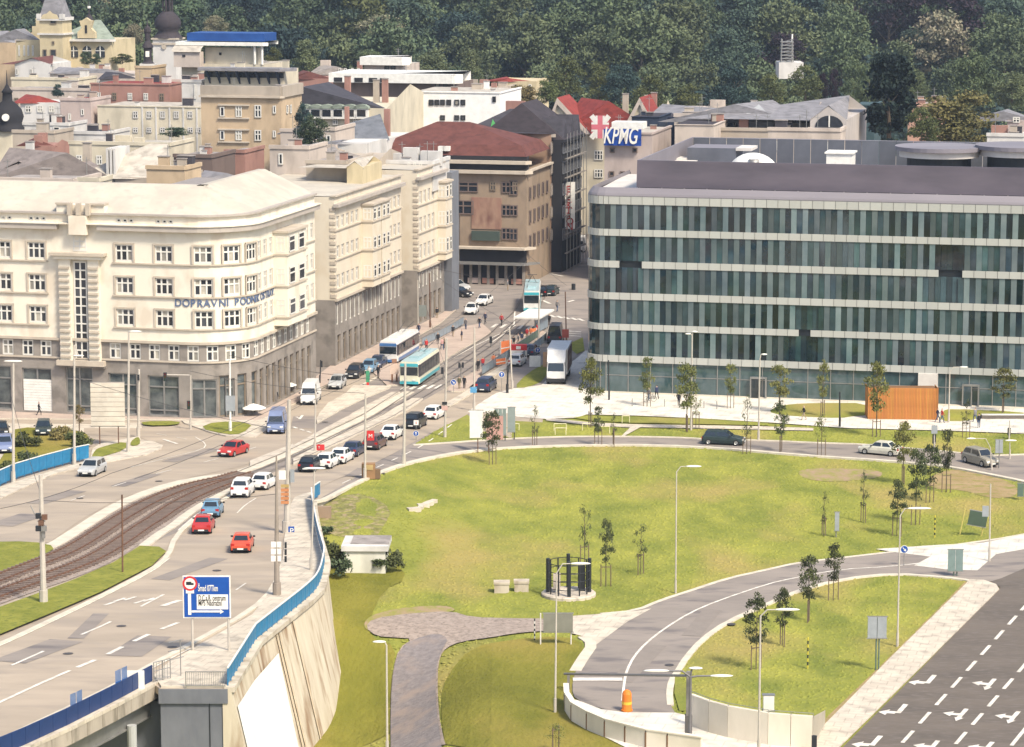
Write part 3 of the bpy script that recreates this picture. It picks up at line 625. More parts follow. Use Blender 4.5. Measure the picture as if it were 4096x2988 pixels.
mb = MB(); mb.add([q.at(0, zs1 + .01, -.8), q.at(q.L1, zs1 + .01, -.8), q.at(q.L1, zb2 + .3, -.8), q.at(0, zb2 + .3, -.8)], [(0, 1, 2, 3)], core_m); mb.build('screen_gap', off)  # dark sheet, paints the shade in the gap below the screen
DB = 36
mb = MB(); a = q.at(0, 0, -.3); b = a + U * DB
mb.add([a + Z * zb2, b + Z * zb2, b + Z * ztp, a + Z * ztp, a + V * .25 + Z * zb2, b + V * .25 + Z * zb2, b + V * .25 + Z * ztp, a + V * .25 + Z * ztp], [(0, 3, 2, 1), (4, 5, 6, 7), (3, 7, 6, 2)], roofg_m); mb.build('roof_screen_side', off)
sidepan = mat('screen_panel_grey', (.12, .125, .145), .5, (.09, .095, .11), .4, rnd=.12, world=False)
for i in range(int(q.L1 / 2.2)):
 c = b + V * (.3 + i * 2.2) - U * .1
 MB().box(0, 2.13, -.06, .02, 0, ztp - zs1, sidepan).build('screen_panel', off, loc=(c.x, c.y, zs1), rotz=math.atan2(V.y, V.x)) if i == 0 else None
_pm = MB().box(0, 2.13, -.06, .02, 0, ztp - zs1, sidepan).mesh('screen_panel')
for i in range(1, int(q.L1 / 2.2)):
 c = b + V * (.3 + i * 2.2) - U * .1; link('screen_panel', _pm, off, loc=(c.x, c.y, zs1), rotz=math.atan2(V.y, V.x))
mb = MB(); mb.add([b + Z * (ztp), b + V * q.L1 + Z * (ztp), b + V * q.L1 + U * .8 + Z * (ztp), b + U * .8 + Z * (ztp)], [(0, 1, 2, 3)], roofg_m)
mb.add([a + Z * (zs1 + .02) + V * .3, a + Z * (zs1 + .02) + V * q.L1, b + Z * (zs1 + .02) + V * q.L1, b + Z * (zs1 + .02) + V * .3], [(0, 1, 2, 3)], roofg_m); mb.build('upper_roof', off)
rz = zs1 + .03
def rtop(k, x, y, Y):
 p = atY(*k1(k, x, y), Y); return Vector((p.x, p.y, rz)), p.z - rz
RV = math.atan2(V.y, V.x)
p, h_ = rtop('T3', 515, 1340, 366); mb = MB(); mb.box(0, 3.2, 0, 3.5, 0, h_ - .2, white_m); mb.box(-.2, 3.4, -.2, 3.7, h_ - .2, h_, white_m); tag(mb.build('rooftop_plant_box', loc=p, rotz=RV), 'white flat-topped plant box standing on the glass office roof', 'plant box')
p, h_ = rtop('T2', 2125, 1345, 364); mb = MB(); mb.lathe([(3.4 * math.cos(i * math.pi / 16), h_ * math.sin(i * math.pi / 16)) for i in range(9)], white_m, n=20); mb.box(-.7, .5, -3.3, -2.0, .2, h_ * .8, steel_m)
tag(mb.build('rooftop_dome', smooth=True, loc=p), 'white rounded skylight dome with a grey hatch on the glass office roof', 'skylight')
p, h_ = rtop('T2', 1545, 1300, 372); mb = MB(); mb.box(0, 6.2, 0, 6, 0, h_, sidepan, roofg_m); mb.box(-1.8, 0, -1, 2, h_ - 1.6, h_ - 1.3, whiter_m); mb.box(6.2, 8.2, 0, 5, h_ - .3, h_ + .05, whiter_m); mb.box(-3.5, 1.5, -3, -1, 0, h_ - 1.5, whiter_m)
tag(mb.build('rooftop_stair_house', loc=p, rotz=RV), 'grey stair house at the left of the glass office roof', 'stair house')
def oval(k, x0, x1, y, Y, lb):
 p, h_ = rtop(k, (x0 + x1) / 2, y, Y); rx = (x1 - x0) / 2 * KEY[k][2] / F * Y; mb = MB()
 for sx, z0, z1, m in ((1, h_ - .5, h_, roofg_m), (.9, h_ - 1.3, h_ - .5, whiter_m), (.72, 0, h_ - 1.3, core_m)): mb.prism([(rx * sx * math.cos(6.2832 * i / 36), 5.5 * sx * math.sin(6.2832 * i / 36)) for i in range(36)], z0, z1, m)
 tag(mb.build('rooftop_oval_canopy', loc=p, rotz=-GA), lb, 'canopy')
oval('T3', 1120, 1900, 1285, 368, 'oval grey canopy with dark open sides on the office roof, left one of two'); oval('T3', 1830, 2600, 1275, 366, 'larger oval grey canopy at the right edge of the office roof')
for i in range(14):
 u_ = 4 + i * 3.1; mb = MB(); mb.box(-.5, .5, -.4, .4, 0, .9 + (i % 3) * .3, (whiter_m, sidepan, steel_m)[i % 3]); p = q.at(u_, 0, -12 - (i * 7 % 9)); tag(mb.build('roof_vent_box', loc=(p.x, p.y, rz), rotz=RV), ('low pale', 'mid-height grey', 'tall steel')[i % 3] + ' vent box on the office roof, ' + 'first second third fourth fifth sixth seventh eighth ninth tenth eleventh twelfth thirteenth fourteenth'.split()[i] + ' from the left', 'vent', 'vents on the office roof')
# ================= WHITE TRANSPORT-COMPANY BUILDING =================
wh_m = mat('facade_cream_white', (.74, .68, .56), .85, (.66, .60, .49), .18, 8, (1, 1, .6), c3=(.60, .52, .41), s3=.5, contrast=1.2)
cr_m = mat('facade_yellow_cream', (.67, .59, .46), .85, (.58, .51, .40), .2, 8, (1, 1, .5), c3=(.58, .49, .36), s3=.6)
st_m = mat('facade_grey_stone', (.29, .255, .22), .9, (.21, .185, .16), .35, 8, c3=(.17, .15, .13), s3=.6)
trim_m = mat('moulding_stone', (.50, .43, .34), .9, (.4, .34, .27), .6)
band_d = mat('cornice_grey', (.42, .37, .32), .85, (.34, .3, .26), .5)
paler_m = mat('roof_pale_sheet', (.50, .45, .36), .7, (.40, .355, .29), .25, 6, c3=(.40, .36, .30), s3=.9)
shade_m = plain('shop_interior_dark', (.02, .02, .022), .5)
P0 = G(k1('L0', 0, 548)); fa = Path(P0, V, 50)
Ps = G(k1('L1', 340, 398)); su = Path(Ps, U, 40)       # street wall line
# corner = intersection of the two lines
_t = (Ps - P0).dot(V); _t = Vector((Ps.x - P0.x, Ps.y - P0.y, 0)); uc = _t.dot(V)
RB = 6.0; uend = Vector((gk('L1', 560, 300).x - P0.x, gk('L1', 560, 300).y - P0.y, 0)).dot(U)
X0 = -8.0
dp = Path(P0 + V * X0, V, uc - X0 - RB, RB, uend - RB)
print('DPO corner', uc, 'street len', uend, 'A', dp.A)
dpo = thing('corner_building', 'big cream corner office block with rounded corner, stair bay and grey stone ground floor', 'building')
fz = lambda k, x, y: dp.px(k, x, y)[1]; fu = lambda k, x, y: dp.px(k, x, y)[0]
zM0, zM1 = fz('L0', 1010, 75), fz('M0', 1010, 1480)        # mezzanine windows
zBase = fz('M0', 1100, 1462); zC0, zC1 = fz('M0', 1100, 488), fz('M0', 1100, 440); zA1 = fz('M0', 1100, 348)
rows3 = [(fz('M0', 1100, 760), fz('M0', 1100, 612)), (fz('M0', 1100, 1046), fz('M0', 1100, 896)), (fz('M0', 1100, 1326), fz('M0', 1100, 1178))]
zG1 = fz('L0', 1100, 205)
print('levels', zM0, zM1, zBase, zC0, zC1, zA1, rows3, zG1)
holes = []; wins = []; hs = []; Lx = dp.L1; LA = dp.L1 + dp.A
u3 = [fu('M0', x, 900) for x in (-320, 25, 325, 1097, 1445, 1787)]
uw = u3[-1] + 3.3; cur = []
while uw < LA - 1: cur.append(uw); uw += 3.05
wW = 2.1
for u in u3 + cur:
 for z0, z1 in rows3: holes.append((u - wW / 2, u + wW / 2, z0, z1)); wins.append((u, z0, wW, z1 - z0, 3, (.62,), True))
# street side, narrow windows between oriels
sx = []
uo0, uo1 = dp.px('M1', 150, 640, 1)[0], dp.px('M1', 320, 640, 1)[0]
uq = dp.px('M1', 530, 600, 1)[0]
for u in np.arange(LA + .9, uo0 - .8, 2.1): sx.append(float(u))
for u in np.arange(uo1 + 1.2, min(uq, dp.L) - .6, 2.15): sx.append(float(u))
for u in sx:
 for z0, z1 in rows3: holes.append((u - .6, u + .6, z0, z1)); wins.append((u, z0, 1.2, z1 - z0, 2, (.66,), False))
mz = [fu('M0', x, 1540) for x in (-270, -90, 70, 245, 405, 1015, 1190, 1360, 1530, 1700, 1865)]
um = mz[-1] + 2.15
while um < dp.L - 1: mz.append(um); um += 2.15
for u in mz:
 s_ = u > LA; holes.append((u - .68, u + .68, zM0, zM1)); wins.append((u, zM0, 1.36, zM1 - zM0, 2, (.62,), not s_))
for g in ((25, 3), (325, 3), (1097, 3), (1445, 3)):
 for k in (-1, 0, 1):
  u = fu('M0', g[0] + k * 55, 385); z0, z1 = fz('M0', 1100, 422), fz('M0', 1100, 382); holes.append((u - .3, u + .3, z0, z1)); hs.append((u, z0, .6, z1 - z0))
for u in cur[2:]:
 z0, z1 = fz('M0', 1100, 420), fz('M0', 1100, 385); holes.append((u - .25, u + .25, z0, z1)); hs.append((u, z0, .5, z1 - z0))
mb = MB()
tw0, tw1 = fu('M0', 530, 900), fu('M0', 882, 900)
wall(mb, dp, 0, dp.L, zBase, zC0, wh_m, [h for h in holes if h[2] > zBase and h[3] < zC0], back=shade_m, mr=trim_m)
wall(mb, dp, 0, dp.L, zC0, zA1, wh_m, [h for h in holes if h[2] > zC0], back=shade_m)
mb.build('wall', dpo)
# stone lower part with shop openings
shops = []; shopd = []
for x0, x1, y0 in ((0 - 260, 105, 180), (200, 460, 190), (583, 822, 160), (958, 1208, 205), (1305, 1580, 215), (1690, 1905, 235), (1980, 2062, 235)):
 a, b = fu('L0', x0, 500), fu('L0', x1, 500); shops.append((a, b, .35, fz('L0', 1100, y0)))
u = LA - 6.2
while u < dp.L - 2: shops.append((u, u + 1.35, .35, zG1)); u += 2.25
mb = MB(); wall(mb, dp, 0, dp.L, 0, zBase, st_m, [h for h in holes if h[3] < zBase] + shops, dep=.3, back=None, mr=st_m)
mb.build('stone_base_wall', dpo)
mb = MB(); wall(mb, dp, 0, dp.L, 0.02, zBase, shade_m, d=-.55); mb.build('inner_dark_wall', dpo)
for u, z, w_, h_, nx, rw, sp in wins: window(dpo, dp, u, z, w_, h_, nx, rw, -.06, split=sp, dark=(4, 4, 3, 2, 2))
for u, z, w_, h_ in hs: window(dpo, dp, u, z, w_, h_, 1, (), -.08, split=False, dark=(8, 3, 0, 0, 1))
shopg = mat('shop_glass', (.03, .04, .045), .07, (.12, .135, .13), .7, 5, spec=.8, contrast=2)
for i, (a, b, z0, z1) in enumerate(shops):
 wd = b - a; n = 1 if wd < 1.6 else 2; o = link('shop_window', winmesh(wd, z1 - z0, n, (.14, .72) if wd > 3 else (.75,), frame_b if i > 6 else steel_m)[0], dpo, loc=dp.at((a + b) / 2, z0, -.2), rotz=dp.rot((a + b) / 2))
 link('pane', panemesh(wd, z1 - z0, shopg), o, loc=(0, .14, 0))
# closed roller shutter and door
a, b = fu('L0', 205, 500), fu('L0', 460, 500); zs_ = fz('L0', 1100, 290)
mb = MB(); mb.M = Matrix.Translation(dp.at(a, 0, -.1)) @ Matrix.Rotation(dp.rot(a), 4, 'Z'); n_ = 12
for i in range(n_): mb.box(.05, b - a - .05, 0, .05, .3 + i * (zs_ - .3) / n_, .3 + (i + .93) * (zs_ - .3) / n_, white_m)
mb.build('roller_shutter', dpo)
# mouldings
mb = MB()
pbox(mb, dp, 0, tw0, zC0, zC1, 0, .75, band_d); pbox(mb, dp, tw1, dp.L, zC0, zC1, 0, .75, band_d); pbox(mb, dp, 0, dp.L, zC1, zC1 + .12, 0, .9, wh_m)
pbox(mb, dp, 0, dp.L, zBase - .16, zBase + .14, 0, .28, trim_m); pbox(mb, dp, 0, dp.L, zM0 - .22, zM0 - .04, 0, .16, trim_m)
pbox(mb, dp, 0, dp.L, zA1 - .1, zA1 + .12, -.3, .35, band_d)
mb.build('cornice', dpo)
mb = MB(); ue1 = fu('M0', 425, 760); us2 = fu('M0', 990, 770)
for z0, z1 in rows3:
 pbox(mb, dp, 0, ue1, z0 - .30, z0 - .14, 0, .22, trim_m); pbox(mb, dp, us2, uo0, z0 - .30, z0 - .14, 0, .22, trim_m); pbox(mb, dp, uo1 + .3, dp.L, z0 - .30, z0 - .14, 0, .2, trim_m)
mb.build('sill_course', dpo)
for u in u3 + cur:
 for z0, z1 in rows3:
  mb = MB(); mb.M = Matrix.Translation(dp.at(u, z0, 0)) @ Matrix.Rotation(dp.rot(u), 4, 'Z'); h_ = z1 - z0; w_ = wW / 2
  k = 'surround'
  if k not in bmeshes:
   q_ = MB()
   for a in ((-w_ - .22, -w_, -.09), (w_, w_ + .22, -.09)): q_.box(a[0], a[1], a[2], 0, -.1, h_ + .2, trim_m)
   q_.box(-w_ - .22, w_ + .22, -.1, 0, h_, h_ + .2, trim_m); bmeshes[k] = q_.mesh('window_surround')
  link('window_surround', bmeshes[k], dpo, loc=dp.at(u, z0, 0), rotz=dp.rot(u))
# roof: pale sloping sheet, then flat back part
zR = zA1 + 2.9; mb = MB()
loft(mb, dp, 0, dp.L, [(-.3, zA1 + .1), (-1.2, zA1 + .6), (-6.2, zR), (-7.0, zR)], paler_m)
loft(mb, dp, 0, dp.L, [(-7.0, zR), (-7.0, zR - 1.2), (-15, zR - 1.2), (-15, 12)], plain('roof_felt_grey', (.27, .24, .22), .9)); mb.build('roof', dpo)
# roof over the inside of the block
felt = MC['roof_felt_grey']
# stair bay with striped piers
mb = MB(); bt = fz('M0', 700, 690); bb = zM0 - .3; c0, c1 = fu('M0', 632, 900), fu('M0', 785, 900); w0, w1 = fu('M0', 652, 900), fu('M0', 768, 900)
mb2 = MB()
pbox(mb2, dp, tw0, c0, bb, bt - .6, 0, .45, wh_m); pbox(mb2, dp, c1, tw1, bb, bt - .6, 0, .45, wh_m)
pbox(mb2, dp, tw0 - .5, tw1 + .5, bt - .6, bt - .2, 0, .85, wh_m); pbox(mb2, dp, tw0 - .9, tw1 + .9, bt - .2, bt + .12, 0, 1.1, trim_m); pbox(mb2, dp, tw0 - .4, tw1 + .5, bb - .6, bb, 0, .8, trim_m)
pbox(mb2, dp, tw0 - .3, tw1 + .5, fz('L0', 700, 150), bb - .6, 0, .55, st_m)
bay = mb2.build('stair_bay', dpo); mb = MB(); n_ = 15
for i in range(n_):
 z_ = bb + .3 + i * (bt - 1.3 - bb) / n_
 pbox(mb, dp, tw0 + .05, c0 - .1, z_, z_ + .24, .45, .66, trim_m); pbox(mb, dp, c1 + .1, tw1 - .05, z_, z_ + .24, .45, .66, trim_m)
mb.build('stripe_moulding', bay)
wf, ps = winmesh(w1 - w0, bt - 1.0 - bb, 2, tuple((i + 1) / 11 for i in range(10)), frame_m)
o = link('window', wf, dpo, loc=dp.at((w0 + w1) / 2, bb + .1, .12), rotz=dp.rot(0))
for a, b, c, e in ps: link('pane', panemesh(b - a, e - c, glass_dk[R.choices(range(5), (6, 4, 2, .3, 0))[0]]), o, loc=((a + b) / 2, .1, c))
za, zb = fz('M0', 700, 672), fz('M0', 700, 538); window(dpo, dp, (w0 + w1) / 2, za, w1 - w0, zb - za, 2, (.33, .66), .06, dark=(6, 3, 1, 0, 0))
mb = MB(); pbox(mb, dp, fu('M0', 632, 500), fu('M0', 785, 500), fz('M0', 700, 520), zA1 - .2, 0, .95, wh_m); pbox(mb, dp, fu('M0', 500, 300), fu('M0', 920, 300), fz('M0', 700, 345), fz('M0', 700, 262), -1.2, .1, wh_m)
for x in (628, 705, 790): pbox(mb, dp, fu('M0', x - 17, 300), fu('M0', x + 17, 300), fz('M0', 700, 350), fz('M0', 700, 243), .1, .75, trim_m)
pbox(mb, dp, fu('M0', 495, 300), fu('M0', 600, 300), fz('M0', 700, 262), fz('M0', 700, 245), -1.2, .3, trim_m); pbox(mb, dp, fu('M0', 815, 300), fu('M0', 925, 300), fz('M0', 700, 262), fz('M0', 700, 245), -1.2, .3, trim_m)
mb.build('parapet_crest', dpo)
# oriel on the street side
def oriel(par, pa, u0, u1, prj, levels, zb, zt, wallm, frontw=1.1, nside=2, cap=True, skirt=.9):
 """projecting bay; its end face (toward the viewer) carries a window per level"""
 mb = MB(); pbox(mb, pa, u0, u1, zb - skirt, zt, 0, prj, wallm)
 for z0, z1 in levels: pbox(mb, pa, u0 - .12, u1 + .12, z0 - .3, z0 - .12, 0, prj + .15, trim_m)
 pbox(mb, pa, u0 - .2, u1 + .2, zt, zt + .25, 0, prj + .25, trim_m)
 b = mb.build('oriel', par)
 t = pa.tan(u0); n = Vector((t.y, -t.x, 0)); ef = Path(pa.at(u0, 0, 0), n, 5);
 for z0, z1 in levels:
  me, ps = winmesh(frontw, z1 - z0, 2, (.64,), frame_m); c = ef.at(prj / 2 + .05, z0, .05)
  link('window', me, b, loc=c, rotz=ef.rot(0)); link('window_pane', panemesh(frontw, z1 - z0, glass_dk[R.choice((0, 0, 1, 2))]), b, loc=c + Vector((t.x, t.y, 0)) * .08 - n * 0, rotz=ef.rot(0))
  L = u1 - u0
  for k in range(nside):
   uu_ = u0 + L * (k + .5) / nside; me2, _ = winmesh(L / nside * .6, z1 - z0, 1, (.64,), frame_m)
   link('window', me2, b, loc=pa.at(uu_, z0, prj + .1), rotz=pa.rot(uu_)); link('window_pane', panemesh(L / nside * .6, z1 - z0, glass_dk[R.choice((0, 1, 2))]), b, loc=pa.at(uu_, z0, prj + .02), rotz=pa.rot(uu_))
 return b
oriel(dpo, dp, uo0, uo1, 1.7, rows3, rows3[2][0] - .3, rows3[0][1] + .4, wh_m)
# wall lettering
def text(par, s, size, m, loc, rz, rx=math.pi / 2, ext=.03, name='lettering', align='LEFT', shear=0, bold=0, fit=None):
 cu = bpy.data.curves.new(name, 'FONT'); cu.body = s; cu.size = size; cu.extrude = ext; cu.align_x = align; cu.shear = shear; cu.offset = bold
 tmp = bpy.data.objects.new('t', cu); col.objects.link(tmp); bpy.context.view_layer.update()
 me = bpy.data.meshes.new_from_object(tmp.evaluated_get(bpy.context.evaluated_depsgraph_get())); bpy.data.objects.remove(tmp)
 me.materials.clear(); me.materials.append(m);
 if fit:
  xs = [v.co.x for v in me.vertices]; k = fit / (max(xs) - min(xs));
  for v in me.vertices: v.co.x = (v.co.x - min(xs)) * k
 o = link(name, me, par, None, None, loc); o.rotation_euler = (rx, 0, rz); return o
blt = plain('sign_letter_blue_grey', (.10, .14, .24), .6)
sg = thing('wall_sign', 'blue-grey lettering reading DOPRAVNÍ PODNIK OSTRAVA on the cream corner facade', 'sign')
u = fu('M0', 1540, 1130); z_ = fz('M0', 1540, 1155)
for ch in 'DOPRAVNÍ PODNIK OSTRAVA':
 if ch != ' ': text(sg, ch, 1.15, blt, dp.at(u, z_, .06), dp.rot(u), bold=.02, name='letter')
 u += {'I': .42, 'Í': .42, ' ': .55, 'O': .98, 'D': .9, 'N': .92, 'V': .84, 'A': .84}.get(ch, .74) * 1.0
# ---- second and third blocks up the street ----
def zon(pa, k, x, y, leg=0): return pa.px(k, x, y, leg)[1]
B2a, B2b = gk('M1', 700, 1690), gk('M1', 1300, 1392)
b2 = Path(B2a, U, (Vector((B2b.x, B2b.y, 0)) - Vector((B2a.x, B2a.y, 0))).dot(U))
def blk(name, label, pa, rows, zb, zt, wallm, cols, mzcols, shopst, oris, quoin=True, endw=None, zgt=3.9, ground_in=1.6):
 b = thing(name, label, 'building'); L = pa.L1; hol = []; ws = []
 for u in cols:
  for z0, z1 in rows: hol.append((u - .6, u + .6, z0, z1)); ws.append((u, z0, 1.2, z1 - z0))
 mb = MB(); wall(mb, pa, 0, L, zb, zt, wallm, hol, back=shade_m, mr=trim_m)
 prj = 15; q = lambda u, d, z: pa.at(u, z, d)
 mb.quad(q(0, -prj, 0), q(0, 0, 0), q(0, 0, zt), q(0, -prj, zt), wallm); mb.quad(q(L, 0, 0), q(L, -prj, 0), q(L, -prj, zt), q(L, 0, zt), wallm)
 mb.build('wall', b)
 mb = MB(); mb.quad(q(-.05, -prj, 0), q(-.05, .02, 0), q(-.05, .02, zb), q(-.05, -prj, zb), st_m); mb.build('end_wall_base', b)
 mb = MB(); sh = []; u = 1.0
 while u < L - 1.5: sh.append((u, u + 1.5, .3, zgt)); u += 2.5
 mh = [(u - .5, u + .5, zgt + 1.3, zb - .5) for u in np.arange(1.2, L - .8, 1.9)]
 wall(mb, pa, 0, L, 0, zb, st_m, sh + mh, dep=.3); mb.build('stone_base_wall', b)
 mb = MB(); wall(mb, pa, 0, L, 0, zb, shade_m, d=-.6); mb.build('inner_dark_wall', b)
 for a, c, z0, z1 in sh:
  o = link('shop_window', winmesh(1.5, z1 - z0, 1, (.75,), frame_b)[0], b, loc=pa.at((a + c) / 2, z0, -.2), rotz=pa.rot(0)); link('pane', panemesh(1.5, z1 - z0, shopg), o, loc=(0, .14, 0))
 for a, c, z0, z1 in mh: window(b, pa, (a + c) / 2, z0, 1.0, z1 - z0, 1, (), -.1, split=False)
 for u, z, w_, h_ in ws: window(b, pa, u, z, w_, h_, 2, (.66,), -.1, split=False)
 mb = MB(); pbox(mb, pa, -.3, L + .1, zt - 1.3, zt - .9, 0, .7, band_d); pbox(mb, pa, -.2, L, zt, zt + .2, -.4, .3, trim_m); pbox(mb, pa, 0, L, zb - .15, zb + .15, 0, .35, trim_m)
 for z0, z1 in rows: pbox(mb, pa, 0, L, z0 - .28, z0 - .12, 0, .18, trim_m)
 mb.build('cornice', b)
 if quoin:
  z = zb + .3
  while z < zt - 1.6: mb = MB(); pbox(mb, pa, -.08, .55, z, z + .42, -.55, .12, trim_m); mb.build('quoin', b); z += .84
 if endw:
  t = pa.tan(0); n = Vector((t.y, -t.x, 0)); ef = Path(pa.at(0, 0, -endw[0] * 1.0), n, 6)
  for z0, z1 in rows:
   me, _ = winmesh(1.05, z1 - z0, 2, (.64,), frame_m); c = ef.at(endw[1], z0, .02); o = link('window', me, b, loc=c, rotz=ef.rot(0)); link('pane', panemesh(1.05, z1 - z0, glass_dk[R.choice((0, 1))]), o, loc=(0, .05, 0))
 mb = MB(); mb.quad(q(0, 0, zt + .05), q(L, 0, zt + .05), q(L, -prj, zt + .3), q(0, -prj, zt + .3), paler_m); mb.build('roof', b)
 for (u0, u1, lv, pj) in oris: oriel(b, pa, u0, u1, pj, lv, lv[-1][0] - .3, lv[0][1] + .35, wallm)
 return b
rz2 = [(zon(b2, 'M1', 740, 462), zon(b2, 'M1', 740, 355)), (zon(b2, 'M1', 740, 722), zon(b2, 'M1', 740, 615)), (zon(b2, 'M1', 740, 985), zon(b2, 'M1', 740, 870))]
zb2_ = zon(b2, 'M1', 740, 1085); zt2 = zon(b2, 'M1', 700, 232) + .6
print('b2', b2.L1, rz2, zb2_, zt2)
oa, ob = b2.px('M1', 930, 640)[0], b2.px('M1', 1085, 600)[0]
cols2 = [float(u) for u in np.arange(1.6, oa - .7, 2.1)] + [float(u) for u in np.arange(ob + 1.3, b2.L1 - .6, 2.1)]
b2o = blk('street_building', 'cream four-storey house with double oriel, middle of the left street row', b2, rz2, zb2_, zt2, cr_m, cols2, None, None, [(oa, (oa + ob) / 2 - .2, rz2, 1.5), ((oa + ob) / 2 + .3, ob, rz2, 1.5)], endw=(2.2, 1.0), zgt=3.9)
B3a, B3b = gk('M1', 1425, 1335), gk('M1', 1670, 1215)
b3 = Path(B3a, U, (Vector((B3b.x, B3b.y, 0)) - Vector((B3a.x, B3a.y, 0))).dot(U))
rz3 = [(zon(b3, 'M1', 1470, 245), zon(b3, 'M1', 1470, 135)), (zon(b3, 'M1', 1470, 490), zon(b3, 'M1', 1470, 365)), (zon(b3, 'M1', 1470, 730), zon(b3, 'M1', 1470, 605))]
zt3 = zon(b3, 'T1', 1440, 1560) + 1.0; zb3 = zon(b3, 'M1', 1430, 840)
print('b3', b3.L1, rz3, zb3, zt3)
oc, od = b3.px('M1', 1600, 400)[0], b3.px('M1', 1680, 380)[0]
b3o = blk('street_building', 'cream house with stacked bay windows at the far end of the left street row', b3, rz3, zb3, zt3, cr_m, [float(u) for u in np.arange(1.8, oc - .6, 2.2)], None, None, [(oc, min(od, b3.L1), rz3, 1.2)], endw=(2.0, 1.0))
# grey end wall beyond the row
Pg = b3.at(b3.L1 + .6, 0, .9); mb = MB(); mb.M = Matrix.Translation(Pg) @ Matrix.Rotation(b3.rot(0), 4, 'Z'); hg = zon(b3, 'T1', 1730, 1500)
mb.box(0, 4, -1.5, 3, 0, hg, conc_g); mb.box(0, 4.2, 0, 12, 0, hg - .5, conc_g)
tag(mb.build('end_wall_slab', None), 'tall dark grey end wall between cream street row and derelict corner house', 'wall')
# ================= THE OLD TOWN BEHIND =================
def wm(name, c, c2=None):
 g_ = sum(c) / 3; c = tuple((v * .82 + g_ * .18) * .84 for v in c); return mat('wall_' + name, c, .9, c2 or tuple(v * .78 for v in c), .25, 8, (1, 1, .5), c3=tuple(v * .7 for v in c), s3=.45)
pinkw = wm('pink_render', (.60, .46, .40)); pinkb = wm('pink_brick', (.46, .22, .16)); peach = wm('peach', (.66, .47, .27)); creamw = wm('cream', (.74, .64, .45)); yell = wm('yellow', (.72, .58, .32))
whitw = wm('white', (.74, .70, .64)); pale_p = wm('pale_peach', (.66, .54, .44)); beige = wm('beige', (.55, .45, .34)); brownw = wm('brown', (.22, .15, .12)); bluew = wm('navy_cladding', (.035, .05, .09)); orangew = wm('orange', (.62, .30, .16)); tealw = wm('teal', (.05, .10, .11)); dark_w = wm('soot_and_shadow', (.03, .028, .032))
def rm(name, c, **k): return mat('roof_' + name, c, .85, tuple(v * .7 for v in c), .5, 8, (1, 1, 2), c3=tuple(v * .6 for v in c), s3=.8, **k)
r_red = rm('red', (.26, .045, .035)); r_mar = rm('maroon', (.135, .048, .038)); r_slate = rm('slate', (.06, .055, .065)); r_grey = rm('grey', (.24, .23, .24)); r_old = rm('old_tiles', (.25, .21, .19)); r_pale = rm('pale', (.48, .43, .36)); r_green = rm('copper_green', (.27, .31, .25)); r_flat = rm('felt', (.33, .29, .26)); r_dk = rm('dark', (.05, .04, .045)); r_orange = rm('orange_tiles', (.42, .22, .15))
RD = random.Random(12)
